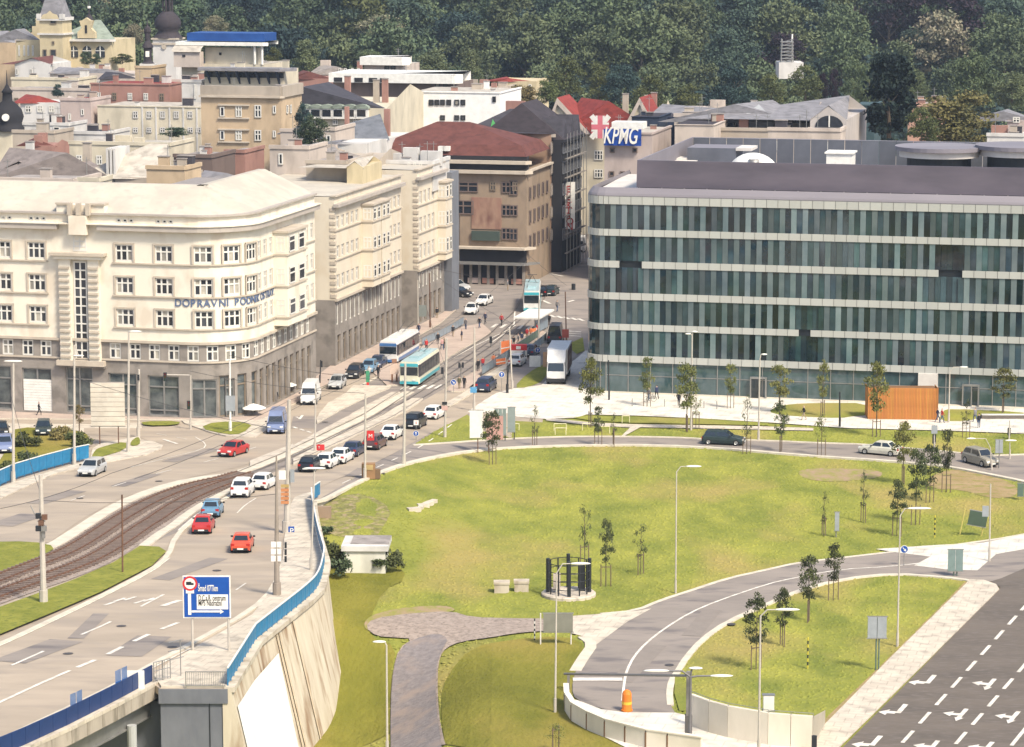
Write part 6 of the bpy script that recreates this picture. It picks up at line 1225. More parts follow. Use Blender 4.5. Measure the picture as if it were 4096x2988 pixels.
named('T0', 1080, 560, 470, 230, 665, 'yellow', 'bright green lawn bush right of the villa')
# ---- young street trees with stakes ----
ycm = {}
def yt_crown(seed, mt, thin):
 k = (seed, mt.name, thin)
 if k not in ycm:
  g = random.Random(seed); cl = []
  for i in range(30 if not thin else 16):
   t = g.random(); a = g.random() * 6.28; r = .42 * math.sin(math.pi * (.12 + .8 * t)) * (.2 + .8 * g.random()); cl.append((r * math.cos(a), r * math.sin(a), t, .11 + .09 * g.random()))
  me = leaves(seed, cl, 2100 if not thin else 1000, .034, mt); ycm[k] = me
 return ycm[k]
_tr = MB(); _tr.tube((0, 0, -.02), (0, 0, .5), .012, bark, 6, .009); _tr.tube((0, 0, .5), (.01, 0, .93), .009, bark, 5, .003)
for i in range(7): a = i * 2.4; z = .38 + i * .07; _tr.tube((0, 0, z), (math.cos(a) * .1, math.sin(a) * .1, z + .12), .005, bark, 4, .002)
_tr = _tr.mesh('trunk'); stake_m = plain('stake_wood', (.17, .12, .08), .9)
_sk = MB().tube((0, 0, -.1), (0, 0, 1), .045, stake_m, 6).mesh('stake'); _sb = MB().box(-.42, .42, -.03, .03, 0, .07, stake_m).mesh('stake_brace')
def young(k, x, yb, yt, w, label, mt=7, thin=0, fn=T, stakes=2, low=.36, sth=1.9, group='young staked trees around the park'):
 p = gk(k, x, yb, fn); top = atY(*k1(k, x, yt), p.y); h_ = max(2.0, top.z - p.z); w_ = w * 1.25 * KEY[k][2] / F * p.y
 t = thing('young_tree', label, 'young tree', p, R.random() * 6.28, group)
 c = link('crown', yt_crown(R.randrange(5), lf[mt], thin), t, loc=(0, 0, h_ * low)); c.scale = (w_ * .95, w_ * .95, h_ * (1 - low) * .96)
 tr = link('trunk', _tr, t); tr.scale = (h_ * .7, h_ * .7, h_)
 for i in range(stakes): a = i * 6.283 / max(stakes, 1) + .4; s = link('stake', _sk, t, loc=(math.cos(a) * .42, math.sin(a) * .42, 0)); s.scale = (1, 1, sth)
 if stakes: b = link('stake_brace', _sb, t, loc=(0, 0, sth - .25), rotz=.4)
 return t
YT = [('L2', 200, 850, 490, 95, 'thin young tree near the lawn edge right of the bus shelter', 8, 1), ('L2', 760, 845, 495, 110, 'young tree by the ring road before the office corner', 8, 0), ('L2', 895, 850, 560, 60, 'faint bare sapling beside the ring road', 8, 1),
 ('L2', 690, 690, 75, 215, 'tall full young tree before the left corner of the glass office', 7, 0), ('L2', 1190, 505, 60, 130, 'young plaza tree with a bench-like grate left of the cyclist', 7, 0), ('L2', 1540, 720, 130, 225, 'wide young olive tree on the lawn before the glass office', 7, 0), ('L2', 1620, 695, 300, 90, 'slim sapling leaning on the wide olive tree', 7, 1),
 ('L2', 1925, 522, 120, 115, 'narrow young plaza tree near the office entrance frame', 7, 0), ('L2', 2068, 915, 400, 110, 'bare young tree at the kerb right of the black estate car', 8, 1), ('L3', 100, 560, 130, 215, 'full young tree left of the oval plaza lawn', 7, 0), ('L3', 112, 905, 450, 150, 'young tree at the ring road kerb left of the beige car', 8, 0),
 ('L3', 480, 590, 90, 110, 'slim young tree on the oval plaza lawn', 7, 0), ('L3', 470, 940, 560, 130, 'loose yellowish young tree beside the ring road', 7, 1), ('L3', 955, 765, 120, 220, 'young tree growing in front of the orange timber box', 7, 0), ('L3', 1745, 775, 440, 90, 'staked sapling right of the traffic light', 8, 1), ('L3', 2070, 560, 160, 220, 'olive young tree on the right plaza lawn', 7, 0),
 ('L3', 1190, 1180, 640, 220, 'pale feathery tree at the back of the tree cluster', 7, 0), ('L3', 1300, 1540, 880, 190, 'dark leafy tree in the middle of the cluster', 8, 0), ('L3', 1425, 1345, 840, 200, 'dense green tree with a staked trunk in the cluster', 8, 0), ('L3', 1570, 1255, 690, 130, 'slender dark tree at the right end of the cluster', 8, 0), ('L3', 1135, 1640, 1150, 180, 'dark tree at the left front of the cluster', 8, 0),
 ('L3', 838, 1520, 1070, 95, 'bare sapling in a stake frame left of the cluster', 8, 1), ('L3', 490, 1640, 1250, 85, 'bare sapling alone on the big lawn', 8, 1), ('L2', 640, 1900, 1370, 120, 'sparse thin tree behind the black kiosk', 8, 1), ('B2', 740, 385, -140, 125, 'dark twisted young tree right of the black kiosk', 8, 0), ('B2', 1015, 290, -100, 130, 'grey-green young tree on the lawn right of the kiosk trees', 8, 1),
 ('B2', 1925, 1040, 440, 210, 'thick staked tree left on the roadside island', 8, 0), ('B3', 112, 855, 400, 150, 'young tree crossed by a lamp head on the roadside island', 8, 0), ('B3', 318, 665, 150, 195, 'bushy dark young tree on the roadside island', 8, 0), ('B3', 515, 495, 60, 150, 'young tree at the top of the roadside island', 8, 0), ('L1', 2085, 1010, 540, 190, 'leafy young tree before the white billboard', 8, 0),
 ('L0', 700, 730, 480, 100, 'small reddish conifer by the left hedge', 4, 0), ('B2', 345, 1700, 1500, 170, 'leafy sapling at the bottom edge near the ramp wall', 7, 1)]
for a in YT: young(*a[:5], a[5], a[6], a[7], low=.30 if a[7] else .36)
# ---- bushes ----
def bush(k, x, yb, yt, w, label, mi=1, fn=T, n=1):
 p = gk(k, x, yb, fn); h_ = (atY(*k1(k, x, yt), p.y).z - p.z) * 1.2; w_ = w * KEY[k][2] / F * p.y * .72; g = random.Random(int(x + yb)); cl = []
 for i in range(12): a = g.random() * 6.28; r = w_ * .62 * g.random() ** .5; cl.append((r * math.cos(a), r * math.sin(a) * .8, h_ * (.2 + .55 * g.random()), min(w_, h_) * (.28 + .18 * g.random())))
 o = link('bush', leaves(int(x), cl, 300, .15, lf[mi]), None, loc=p); return tag(o, label, 'bush')
for a in (('B1', 610, 250, 20, 200, 'big light green bush left of the white shed', 3), ('B1', 660, 330, 120, 160, 'darker green bush growing below the light green one by the shed', 1), ('B1', 980, 285, 170, 130, 'dark green bush at the right foot of the white shed', 8), ('B1', 1090, 275, 70, 150, 'dark spreading bush right of the white shed', 8), ('R4', 570, 660, 580, 150, 'low green shrub under the railing by the embankment', 1),
          ('B1', 460, 650, 560, 90, 'small shrub at the foot of the stone retaining wall', 1), ('L0', 250, 860, 740, 210, 'yellow-green hedge bush left of the parked dark car', 3), ('L0', 540, 800, 690, 170, 'reddish-green hedge bush right of the parked dark car', 4), ('L0', 680, 860, 730, 190, 'green hedge bush at the corner by the blue railing', 3), ('L0', 250, 1010, 910, 190, 'dark green bush behind the blue railing', 8), ('L0', 40, 1060, 980, 110, 'yellow-green bush at the left edge behind the railing', 3),
          ('B0', 210, 110, 60, 160, 'low grassy shrub on the small verge at left', 3), ('B0', 1410, 1150, 1040, 110, 'rusty green plant growing at the end of the navy parapet', 4), ('B0', 930, 1640, 1560, 260, 'dark ivy hanging under the bridge girder', 8), ('B0', 1180, 1560, 1480, 160, 'smaller ivy patch under the bridge near the grey abutment', 8)): bush(*a)
# ---- tussocks in the lawns ----
def tussocks():
 from mathutils.bvhtree import BVHTree
 g = np.random.default_rng(11); rr_ = random.Random(5); vs = []; fs = []; own = []; keep = []
 for o in sc.objects:
  if o.get('kind') == 'structure' and o.type == 'MESH' and o.parent is None and o.name not in ('hill', 'ground'):
   b_ = len(vs); vs += [v.co.copy() for v in o.data.vertices]
   for f in o.data.polygons: fs.append([b_ + i for i in f.vertices]); own.append(o.name)
 tree = BVHTree.FromPolygons(vs, fs)
 for _ in range(42000):
  x, y = rr_.uniform(-16, 58), rr_.uniform(196, 324); h = tree.ray_cast(Vector((x, y, 30)), Vector((0, 0, -1)))
  if h[0] is not None and own[h[2]].startswith(('lawn', 'verge')) and abs(x) < y * .185: keep.append(h[0])
 C = np.array([tuple(p) for p in keep]); k = len(C); ang = g.random(k) * 6.28; hgt = .04 + .09 * g.random(k); wd = .06 + .12 * g.random(k)
 c, n_ = np.cos(ang) * wd * 1.6, np.sin(ang) * wd * 1.6; z0 = np.zeros(k); of = lambda a, b, h: C + np.stack([a, b, h], 1)
 v = np.stack([of(c, n_, z0), of(-n_, c, z0), of(-c, -n_, z0), of(n_, -c, z0), of(z0, z0, hgt)], 1).reshape(-1, 3)
 me = bpy.data.meshes.new('grass_tussocks'); me.from_pydata(v.tolist(), [], [(5 * i + a, 5 * i + (a + 1) % 4, 5 * i + 4) for i in range(k) for a in range(4)]); me.materials.append(grass_m)
 o = link('grass_tussocks', me, None, 'stuff'); tag(o, 'taller grass tufts scattered over the park lawns', 'grass'); print('tussocks', k)
tussocks()
# ================= BRIDGE, WALLS, RAILINGS, TRACK =================
# abutment wall in grey render, its upper beam and wire railing
a0, a1 = abut; zd = S(a0.x, a0.y); mb = MB()
Wd = (a1 - a0).length; ang = math.atan2(a1.y - a0.y, a1.x - a0.x); mb.M = Matrix.Translation((a0.x, a0.y, 0)) @ Matrix.Rotation(ang, 4, 'Z')
mb.box(-.0, Wd, .1, 2.0, -9, zd - 1.0, conc_g); mb.box(-.1, Wd + .05, -.08, 2.0, zd - 1.0, zd - .02, conc_g); mb.box(3.2, 3.26, .05, .12, -9, zd - 1.0, dark_m); mb.build('abutment_wall', bridge)
mb = MB(); mb.M = Matrix.Translation((a0.x, a0.y, zd)) @ Matrix.Rotation(ang, 4, 'Z')
for z in (.15, 1.1): mb.box(Wd * .38, Wd - .1, .02, .07, z, z + .05, steel_m)
mb.box(Wd * .38, Wd * .38 + .06, 0, .08, 0, 1.15, steel_m); mb.build('top_rail', bridge)
bar = MB().box(-.012, .012, -.012, .012, 0, .95, steel_m).mesh('baluster')
for i in range(22): u = Wd * .39 + i * (Wd * .60) / 22; link('baluster', bar, bridge, loc=(a0.x + u * math.cos(ang), a0.y + u * math.sin(ang) + .04, zd + .17))
# light blue scaffold-like gate and box on the corner
gt = thing('small_wire_gate', 'light steel mesh gate frame on the abutment corner by the navy parapet', 'gate'); mb = MB(); p0 = gk('B0', 1215, 1160); p1 = gk('B0', 1450, 1100)
for t in (0, .3, .55, .9): p = p0.lerp(p1, t); mb.tube(p, p + Z * (1.5 if t < .6 else 2.6), .035, steel_m, 6)
for z in (.3, .9, 1.5): mb.tube(p0 + Z * z, p0.lerp(p1, .55) + Z * z, .025, steel_m, 6)
for z in (1.4, 2.0, 2.6): mb.tube(p0.lerp(p1, .5) + Z * z, p1 + Z * z, .03, steel_m, 6)
for i in range(7): p = p0.lerp(p1, i * .09); mb.tube(p + Z * .2, p + Z * 1.5, .015, steel_m, 5)
mb.build('frame', gt)
# bridge edge: concrete edge beam, girder, pier
Be = [p for p in deckR]; n0 = Be[0]
def along(name, pts, par, segs):
 mb = MB()
 for i in range(len(pts) - 1):
  a, b = pts[i], pts[i + 1]; d = (b - a); d.z = 0; L = d.length; d.normalize(); n = Vector((d.y, -d.x, 0))
  for (o0, o1, z0, z1, m) in segs:
   vs = [a + n * o0, a + n * o1, b + n * o1, b + n * o0]; mb.add([v + Z * z0 for v in vs] + [v + Z * z1 for v in vs], [(0, 1, 5, 4), (1, 2, 6, 5), (2, 3, 7, 6), (3, 0, 4, 7), (4, 5, 6, 7), (3, 2, 1, 0)], m)
 return mb.build(name, par)
edge = Be
slab_m = mat('edge_beam_concrete', (.42, .36, .29), .9, (.30, .26, .21), .6, 8, (1, 1, .3), c3=(.2, .17, .13), s3=1)
nseg = 0
for i in range(len(edge) - 1):
 a, b = edge[i], edge[i + 1]; L = (b - a).length; m_ = max(1, round(L / 2.4))
 for j in range(m_):
  p, q_ = a.lerp(b, j / m_), a.lerp(b, (j + .97) / m_); along('edge_slab', [p, q_], bridge, [(-.1, .42, -.95, -.08, slab_m)]); nseg += 1
along('kerb_beam', edge, bridge, [(-.9, .45, -.07, .16, pave_m)]); along('girder', edge, bridge, [(-1.2, -.2, -2.2, -.9, steel_m), (-1.3, -.1, -2.3, -2.2, steel_m)])
sh = plain('deck_soffit', (.12, .12, .13), .9)
p = gk('B0', 1020, 1652); mb = MB(); d = (edge[-1] - edge[-2]).normalized(); pp_ = atY(*k1('B0', 1020, 1520), edge[-1].y - 5); mb.tube((pp_.x, pp_.y + 1.2, -9), (pp_.x, pp_.y + 1.2, pp_.z), .32, mat('pier_pale', (.4, .4, .38), .8), 12); mb.build('pier', bridge)
mb = MB(); mb.add([(edge[-1].x - 2, edge[-1].y + 12, -9), (edge[-1].x + 2, edge[-1].y + 1.5, -9), (edge[-1].x + 2, edge[-1].y + 1.5, 5), (edge[-1].x - 2, edge[-1].y + 12, 5)], [(0, 1, 2, 3)], conc_g)
mb.add([(a0.x, a0.y + 2, -9), (a0.x - 70, a0.y + 2, -9), (a0.x - 70, a0.y + 2, 5), (a0.x, a0.y + 2, 5)], [(0, 1, 2, 3)], conc_g); mb.build('rear_wall', bridge)
# navy parapet with translucent raised panels
np_ = thing('navy_parapet', 'dark navy blue panelled parapet along the bridge edge with brighter tall panels', 'parapet');
pl_ = [Vector(p) for p in edge]; tot = []; acc = 0
pm_ = {}
for i in range(len(pl_) - 1):
 a, b = pl_[i], pl_[i + 1]; L = (b - a).length; m_ = max(1, round(L / 1.5))
 for j in range(m_):
  p = a.lerp(b, (j + .5) / m_); w_ = L / m_; k = round(w_, 2)
  if k not in pm_: pm_[k] = MB().box(-w_ / 2 + .02, w_ / 2 - .02, -.03, .03, .18, 1.25, navy_m).mesh('panel')
  o = link('panel', pm_[k], np_, loc=p); d = b - a; o.rotation_euler = (0, -math.atan2(d.z, math.hypot(d.x, d.y)), math.atan2(d.y, d.x))
bl2 = mat('noise_panel_blue', (.02, .12, .42), .2, (.03, .18, .5), 1.5, world=False, spec=.6); bl3 = mat('noise_panel_top', (.28, .36, .55), .15, (.2, .3, .5), 1.5, world=False, spec=.6)
for x, yb, yt in ((590, 1480, 1235), (945, 1300, 1050)):
 p = gk('B0', x - 45, yb - 10); q_ = gk('B0', x + 50, yb - 55); mb = MB(); d = (q_ - p); ht = atY(*k1('B0', x, yt), p.y).z - p.z; e = Vector((.12, -.12, 0)); up = Z * ht
 for s_ in (0, .52):
  a, b = p.lerp(q_, s_) + e, p.lerp(q_, s_ + .47) + e
  mb.add([a, b, b + up * .62, a + up * .62, a + U * .05, b + U * .05, b + up * .62 + U * .05, a + up * .62 + U * .05], [(0, 1, 2, 3), (7, 6, 5, 4)], bl2); mb.add([a + up * .62, b + up * .62, b + up, a + up], [(0, 1, 2, 3), (3, 2, 1, 0)], bl3)
 mb.build('tall_panel', np_)
p = gk('B0', 1055, 1200); q_ = atY(*k1('B0', 1055, 1110), p.y); mb = MB(); mb.box(p.x - .75, p.x + .75, p.y - .35, p.y - .28, p.z + .1, q_.z + .6, white_m); tag(mb.build('white_board'), 'small white board fixed on the navy parapet near its right end', 'board')
# blue railing along the retaining wall, panel by panel
def railing(name, label, P, hgt=1.15, pw=1.5, m=blue_m, top=white_m, gap=.03):
 t = thing(name, label, 'railing'); L = [0]
 for i in range(len(P) - 1): L.append(L[-1] + (P[i + 1] - P[i]).length)
 n = int(L[-1] / pw); pts = []
 for i in range(n + 1):
  s = L[-1] * i / n; j = max(k for k in range(len(P)) if L[k] <= s + 1e-6); j = min(j, len(P) - 2); pts.append(P[j].lerp(P[j + 1], (s - L[j]) / max(1e-6, L[j + 1] - L[j])))
 for i in range(n):
  a, b = pts[i], pts[i + 1]; d = b - a; w_ = d.length; me = MB()
  me.box(gap, w_ - gap, -.02, .02, .14, hgt, m); me.box(0, .06, -.035, .035, 0, hgt + .03, m)
  o = me.build('rail_panel', t, loc=a); o.rotation_euler = (0, -math.atan2(d.z, math.hypot(d.x, d.y)), math.atan2(d.y, d.x))
  me = MB(); me.box(-.02, w_ + .02, -.06, .06, hgt + .01, hgt + .08, top); o = me.build('handrail', t, loc=a); o.rotation_euler = (0, -math.atan2(d.z, math.hypot(d.x, d.y)), math.atan2(d.y, d.x))
 return t, pts
RW = [Vector((p.x, p.y, S(p.x, p.y) + .1)) for p in [G(q) for q in chaikin(rail, 2, False)]]
railing('blue_railing', 'long curving blue panel railing on top of the stone retaining wall', [RW[0] + (abut[1] - RW[0]) * .97 + Z * .1] + RW)
p = gk('R4', 430, 285); q_ = gk('R4', 495, 240); railing('blue_railing', 'short blue railing end panel turning toward the road above the embankment', [p + Z * .1, q_ + Z * .1], 1.3, 1.2)
LR = [gk('R3', x, y) + Z * .12 for x, y in ((-200, 1420), (0, 1290), (200, 1200), (560, 1090), (930, 990), (1150, 945))]
railing('blue_railing', 'blue panel railing with white handrail at the left road edge', LR, 1.5, 1.55)
# retaining wall under the railing: stone cladding strips and a white banner
wallb = mat('retaining_wall_stone', (.58, .51, .39), .95, (.43, .36, .26), .9, 9, (1, 1, .18), bump=.02, bscale=4, c3=(.26, .17, .10), s3=.8, contrast=1.2)
top = [abut[1]] + railW; rw = thing('retaining_wall', 'tall curving cream stone retaining wall below the blue railing with a white banner face', 'wall')
base = []
for p in top:
 zt_ = S(p.x, p.y); f = sst(222, 190, p.y); zb_ = T(p.x + 1, p.y) - .4; base.append(Vector((p.x + (.22 * (zt_ - max(zb_, -4.4))) * sst(246, 219, p.y), p.y, min(zb_, zt_ - .4))))
mb = MB()
for i in range(len(top) - 1):
 a, b = top[i], top[i + 1]; za, zb_ = S(a.x, a.y) - .02, S(b.x, b.y) - .02; mb.add([(a.x + .25, a.y, za), (base[i].x + .25, base[i].y, base[i].z), (base[i + 1].x + .25, base[i + 1].y, base[i + 1].z), (b.x + .25, b.y, zb_), (a.x - .3, a.y, za), (b.x - .3, b.y, zb_)], [(0, 1, 2, 3), (0, 3, 5, 4)], wallb)
t0, b0_ = top[0], base[0]; z_ = S(t0.x, t0.y); mb.add([(t0.x - .3, t0.y, z_ - .02), (t0.x - .3, t0.y, -9), (b0_.x + .25, t0.y, -9), (b0_.x + .25, t0.y, b0_.z), (t0.x + .25, t0.y, z_ - .02)], [(0, 1, 2, 3, 4)], wallb); mb.build('wall_face', rw)
cop = [Vector((p.x + .15, p.y, 0)) for p in top]; ribbon_mesh('coping', cop, .7, .10, conc_m, S, .35).build('coping', rw)
def onwall(k, x, y):   # point of the photo on the battered wall between abutment corner and first bend
 best = None; r = ray(*k1(k, x, y)); o = Vector((0, 0, H))
 for i in range(4):
  a, b = top[i] + Vector((.25, 0, 0)), top[i + 1] + Vector((.25, 0, 0)); a = Vector((a.x, a.y, S(a.x, a.y))); b = Vector((b.x, b.y, S(b.x, b.y))); c = base[i] + Vector((.25, 0, 0))
  n = (b - a).cross(c - a).normalized(); t = (a - o).dot(n) / r.dot(n); p = o + r * t
  if a.y - .5 <= p.y <= b.y + .5 or (i == 0 and p.y < a.y) or (i == 3 and best is None): best = p - n * .06 * (1 if n.x < 0 else -1)
 return best
bn = [onwall('B1', *p) for p in ((120, 800), (200, 960), (290, 1652), (200, 1690), (-200, 1690), (-200, 1120), (0, 930))]
mb = MB(); bm_ = mat('banner_white', (.80, .78, .72), .6, (.7, .68, .62), .8)
i0, i1 = 0, 3
A_, B_ = top[0], top[2]
def wallpt(s, t):  # s along the top 0..1 (corner to bend), t 0..1 down
 L = [0]
 for i in range(5): L.append(L[-1] + (top[i + 1] - top[i]).length)
 d = s * L[4]; j = max(k for k in range(5) if L[k] <= d + 1e-6); f = (d - L[j]) / (L[j + 1] - L[j]); a = top[j].lerp(top[j + 1], f); b = base[j].lerp(base[j + 1], f)
 return Vector((a.x + .25, a.y, S(a.x, a.y))).lerp(Vector((b.x + .25, b.y, b.z)), t) + Vector((.07, -.05, 0))
mb.add([wallpt(.02, .12), wallpt(.02, 1.0), wallpt(.30, 1.0), wallpt(.60, 1.0), wallpt(.62, .16), wallpt(.30, .14)], [(0, 1, 2, 5), (5, 2, 3, 4)], bm_); mb.build('white_banner', rw)
mb = MB(); mb.add([wallpt(.38, .66), wallpt(.38, .80), wallpt(.58, .80), wallpt(.58, .66)], [(0, 1, 2, 3)], plain('banner_blue_patch', (.35, .45, .58), .6)); o = mb.build('blue_patch', rw); o.location = (.03, -.03, 0)
for s_ in (.635, .66, .80):
 mb = MB(); a, b = wallpt(s_, .03), wallpt(s_ + .012, .03); c, d = wallpt(s_ + .012, 1), wallpt(s_, 1); mb.add([a, b, c, d], [(0, 1, 2, 3), (3, 2, 1, 0)], mat('wall_rib_brown', (.46, .34, .22), .9, (.60, .50, .35), 1.5)); mb.build('stone_rib', rw)
sm = MB(); p, q_ = gk('R4', 440, 330), gk('R4', 520, 300);
mb = MB(); mb.box(0, 2.2, 0, .4, -3.5, 1.9, wm('brown_wall_end', (.40, .27, .17))); o = mb.build('wall_end_pier', rw, loc=(q_.x - 1.2, q_.y - 3, S(q_.x, q_.y) - 1.7));
# ---- tram track: sleepers and rails ----
trk = thing('tram_track', 'two curving tram tracks with rusty rails on sleepers in pinkish ballast', 'tram track');
def mid(f):
 A_ = [G(p) for p in chaikin(bed_l, 2, False)]; B_ = [G(p) for p in chaikin(bed_r, 2, False)]
 def rs(P, n=60):
  L = [0]
  for i in range(len(P) - 1): L.append(L[-1] + (P[i + 1] - P[i]).length)
  out = []
  for i in range(n + 1):
   s = L[-1] * i / n; j = min(max(k for k in range(len(P)) if L[k] <= s + 1e-6), len(P) - 2); out.append(P[j].lerp(P[j + 1], (s - L[j]) / max(1e-6, L[j + 1] - L[j])))
  return out
 a, b = rs(A_), rs(B_); return [x.lerp(y, f) for x, y in zip(a, b)]
slp = MB().box(-1.25, 1.25, -.13, .13, 0, .16, mat('sleeper_concrete', (.20, .15, .12), .9, (.14, .10, .08), 2)).mesh('sleeper'); ns = 0
ext = [gk('O', *p) for p in ((640, 1012), (760, 945), (880, 880), (1000, 800), (1100, 745), (1160, 690), (1175, 640))]; ext2 = [gk('O', *p) for p in ((660, 1020), (780, 958), (905, 890), (1020, 822), (1110, 765), (1180, 700), (1200, 650))]
for f, ex in ((.27, ext), (.74, ext2)):
 C = mid(f)[:-1]; P = C + ex
 P = [Vector((p.x, p.y, 0)) for p in P]
 Q = []
 for i in range(len(P)): a = P[max(i - 1, 0)]; b = P[min(i + 1, len(P) - 1)]; Q.append((P[i] + (a + b) * .5) * .5 if 0 < i < len(P) - 1 else P[i])
 for s in (-.72, .72):
  R_ = []
  for i, p in enumerate(Q):
   d = (Q[min(i + 1, len(Q) - 1)] - Q[max(i - 1, 0)]).normalized(); R_.append(p + Vector((d.y, -d.x, 0)) * s)
  ribbon_mesh('rail', R_[:len(C)], .10, .30, rust_m, S, .16).build('rail', trk); ribbon_mesh('rail', R_[len(C) - 1:], .09, .19, plain('rail_in_paving', (.22, .18, .15), .4, .5), S, .02).build('grooved_rail', trk)
 acc = 0
 for i in range(len(C) - 1):
  a, b = Q[i], Q[i + 1]; L = (b - a).length; d = (b - a).normalized(); t = acc
  while t < L and ns < 290:
   p = a.lerp(b, t / L); link('sleeper', slp, trk, loc=(p.x, p.y, S(p.x, p.y) + .05), rotz=math.atan2(-d.x, d.y)); ns += 1; t += .72
  acc = t - L
# ballast stones relief
g = np.random.default_rng(3); pp_ = []; L_, R_ = mid(.03), mid(.97)
for _ in range(7000): i = g.integers(0, 58); a = L_[i].lerp(R_[i], float(g.random())); b = L_[i + 1].lerp(R_[i + 1], float(g.random())); p = a.lerp(b, float(g.random())); pp_.append((p.x, p.y, S(p.x, p.y) + .06))
v = []; f = []
for i, (x, y, z) in enumerate(pp_): s = .05 + .07 * g.random(); v += [(x - s, y, z), (x + s * .7, y - s, z), (x + s * .6, y + s, z), (x, y, z + s)]; f += [(4 * i, 4 * i + 1, 4 * i + 3), (4 * i + 1, 4 * i + 2, 4 * i + 3), (4 * i + 2, 4 * i, 4 * i + 3)]
mb = MB(); mb.add(v, f, gravel_m); tag(mb.build('ballast_stones', None, 'stuff'), 'loose pinkish ballast stones between the tram rails', 'ballast')
# ---- ramp trough at bottom centre: curved pale walls with brown joints ----
wal = mat('ramp_wall_pale', (.74, .66, .53), .9, (.62, .55, .43), .5, 8, (1, 1, .4)); rwl = thing('ramp_wall', 'curved pale concrete parapet panels around the ramp mouth at bottom centre', 'wall')
cw = [gk('B2', *p, T) for p in ((425, 1300), (430, 1370), (480, 1450), (600, 1520), (740, 1580), (900, 1625), (1060, 1665), (1230, 1690), (1500, 1730))]
jn = plain('joint_rusty', (.22, .12, .06), .9)
for i in range(len(cw) - 1):
 a, b = cw[i], cw[i + 1]; d = (b - a); w_ = d.length; mb = MB(); mb.box(.06, w_ - .06, -.15, .15, -.5, 1.35, wal); mb.box(.0, w_, -.2, .2, 1.35, 1.45, wal); mb.box(-.06, .06, -.17, -.1, .1, 1.2, jn)
 mb.build('wall_panel', rwl, loc=a, rotz=math.atan2(d.y, d.x))
rw2 = thing('ramp_wall', 'long pale concrete wall with wire rail right of the ramp mouth', 'wall'); cw2 = [G(q, lambda x, y: 2.3) - Z * 2.4 for q in k2('B2', (1400, 1235), (1550, 1290), (1700, 1330), (2019, 1385)) + k2('B3', (180, 1400), (355, 1412))]
for i in range(len(cw2) - 1):
 a, b = cw2[i], cw2[i + 1]; d = (b - a); w_ = d.length; mb = MB(); mb.box(.02, w_ - .02, 0, .3, -1, 2.4, wal); mb.build('wall_panel', rw2, loc=a, rotz=math.atan2(d.y, d.x)); mb = MB(); mb.tube((0, .1, 2.6), (w_, .1, 2.6), .025, steel_m, 5); mb.tube((w_, .1, 2.3), (w_, .1, 2.6), .025, steel_m, 5); mb.build('wire_rail', rw2, loc=a, rotz=math.atan2(d.y, d.x))
mb = MB(); a, b = cw2[-1], cw2[-1] + U * 9 + V * 3;
b = cw2[-1] + Vector((1.5, 6, 0)); mb.add([cw2[-1] + Z * 2.4, cw2[-1] + Z * -1, b + Z * -1, b + Z * 1.2], [(0, 1, 2, 3), (3, 2, 1, 0)], wal); mb.build('end_wall', rw2)
sheet('ramp_floor', k2('B2', (500, 1290), (700, 1365), (880, 1392), (1290, 1395), (1400, 1420), (2019, 1600), (2400, 1640), (2400, 1750), (1000, 1720), (700, 1570), (480, 1440)), .13, pave_w, fn=T)
verge('B2', [(1285, 1110), (1320, 1110), (1390, 1230), (1380, 1380), (1320, 1380), (1280, 1240)], .13, grass_m, 0, T)
# gantry
gn = thing('height_gantry', 'grey steel height gantry spanning the curved ramp road', 'gantry'); a = gk('B2', 445, 1205, T); b = gk('B2', 1388, 1350, T); za = atY(*k1('B2', 445, 1075), a.y).z; mb = MB()
gm = plain('gantry_grey', (.20, .185, .17), .5); b = atY(*k1('B2', 1390, 1652), 199); b = gk('B2', 1390, 1652, T)
ztop = atY(*k1('B2', 1390, 1090), b.y).z; mb.box(a.x - .1, a.x + .1, a.y - .1, a.y + .1, a.z - .2, za, gm); mb.build('post', gn); mb = MB(); mb.box(b.x - .17, b.x + .17, b.y - .17, b.y + .17, b.z - 2, ztop + .3, gm); mb.box(b.x - .24, b.x + .24, b.y - .24, b.y + .24, b.z - 2, b.z + (ztop - b.z) * .45, plain('gantry_dark', (.11, .10, .09), .5)); mb.build('post', gn)
mb = MB(); mb.tube((a.x - .3, a.y, za), (b.x, b.y, ztop), .10, gm, 6); mb.build('beam', gn)
p = gk('B2', 905, 1378, T); mb = MB(); om = plain('bollard_orange', (.75, .20, .02), .5); mb.lathe([(.0, 0), (.42, 0), (.42, .1), (.36, .12), (.34, 1.25), (.26, 1.45), (.1, 1.55), (0, 1.55)], om, n=14); mb.lathe([(.365, .5), (.365, .7)], plain('bollard_yellow', (.75, .48, .05), .5), n=14); tag(mb.build('traffic_bollard', loc=p + Z * .12, smooth=False), 'orange rounded traffic beacon on the ramp centre line', 'beacon')
# ---- white shed ----
p = gk('B1', 770, 285, T); q_ = gk('B1', 1035, 250, T); w_ = (q_ - p).length - .2; hs_ = (atY(*k1('B1', 700, 60), p.y).z - p.z) * .80; sd = thing('white_shed', 'small white rendered flat-roofed shed between bushes under the embankment', 'shed', (p.x - .8, p.y, p.z - .3), -.03)
mb = MB(); mb.box(0, w_ + .6, 0, 4, 0, hs_ + .3, wm('shed_white', (.80, .76, .62))); mb.build('wall', sd); mb = MB(); mb.box(-.25, w_ + .85, -.2, 4.2, hs_ + .3, hs_ + .75, whitw); mb.box(.5, w_ + .85, .6, 4.2, hs_ + .75, hs_ + .8, r_flat); mb.build('roof', sd); mb = MB(); mb.box(2.4, 2.65, -.05, 0, hs_ - .9, hs_ - .7, steel_m); mb.box(2.4, 2.6, -.05, 0, .8, 1.0, steel_m); mb.build('vent', sd)
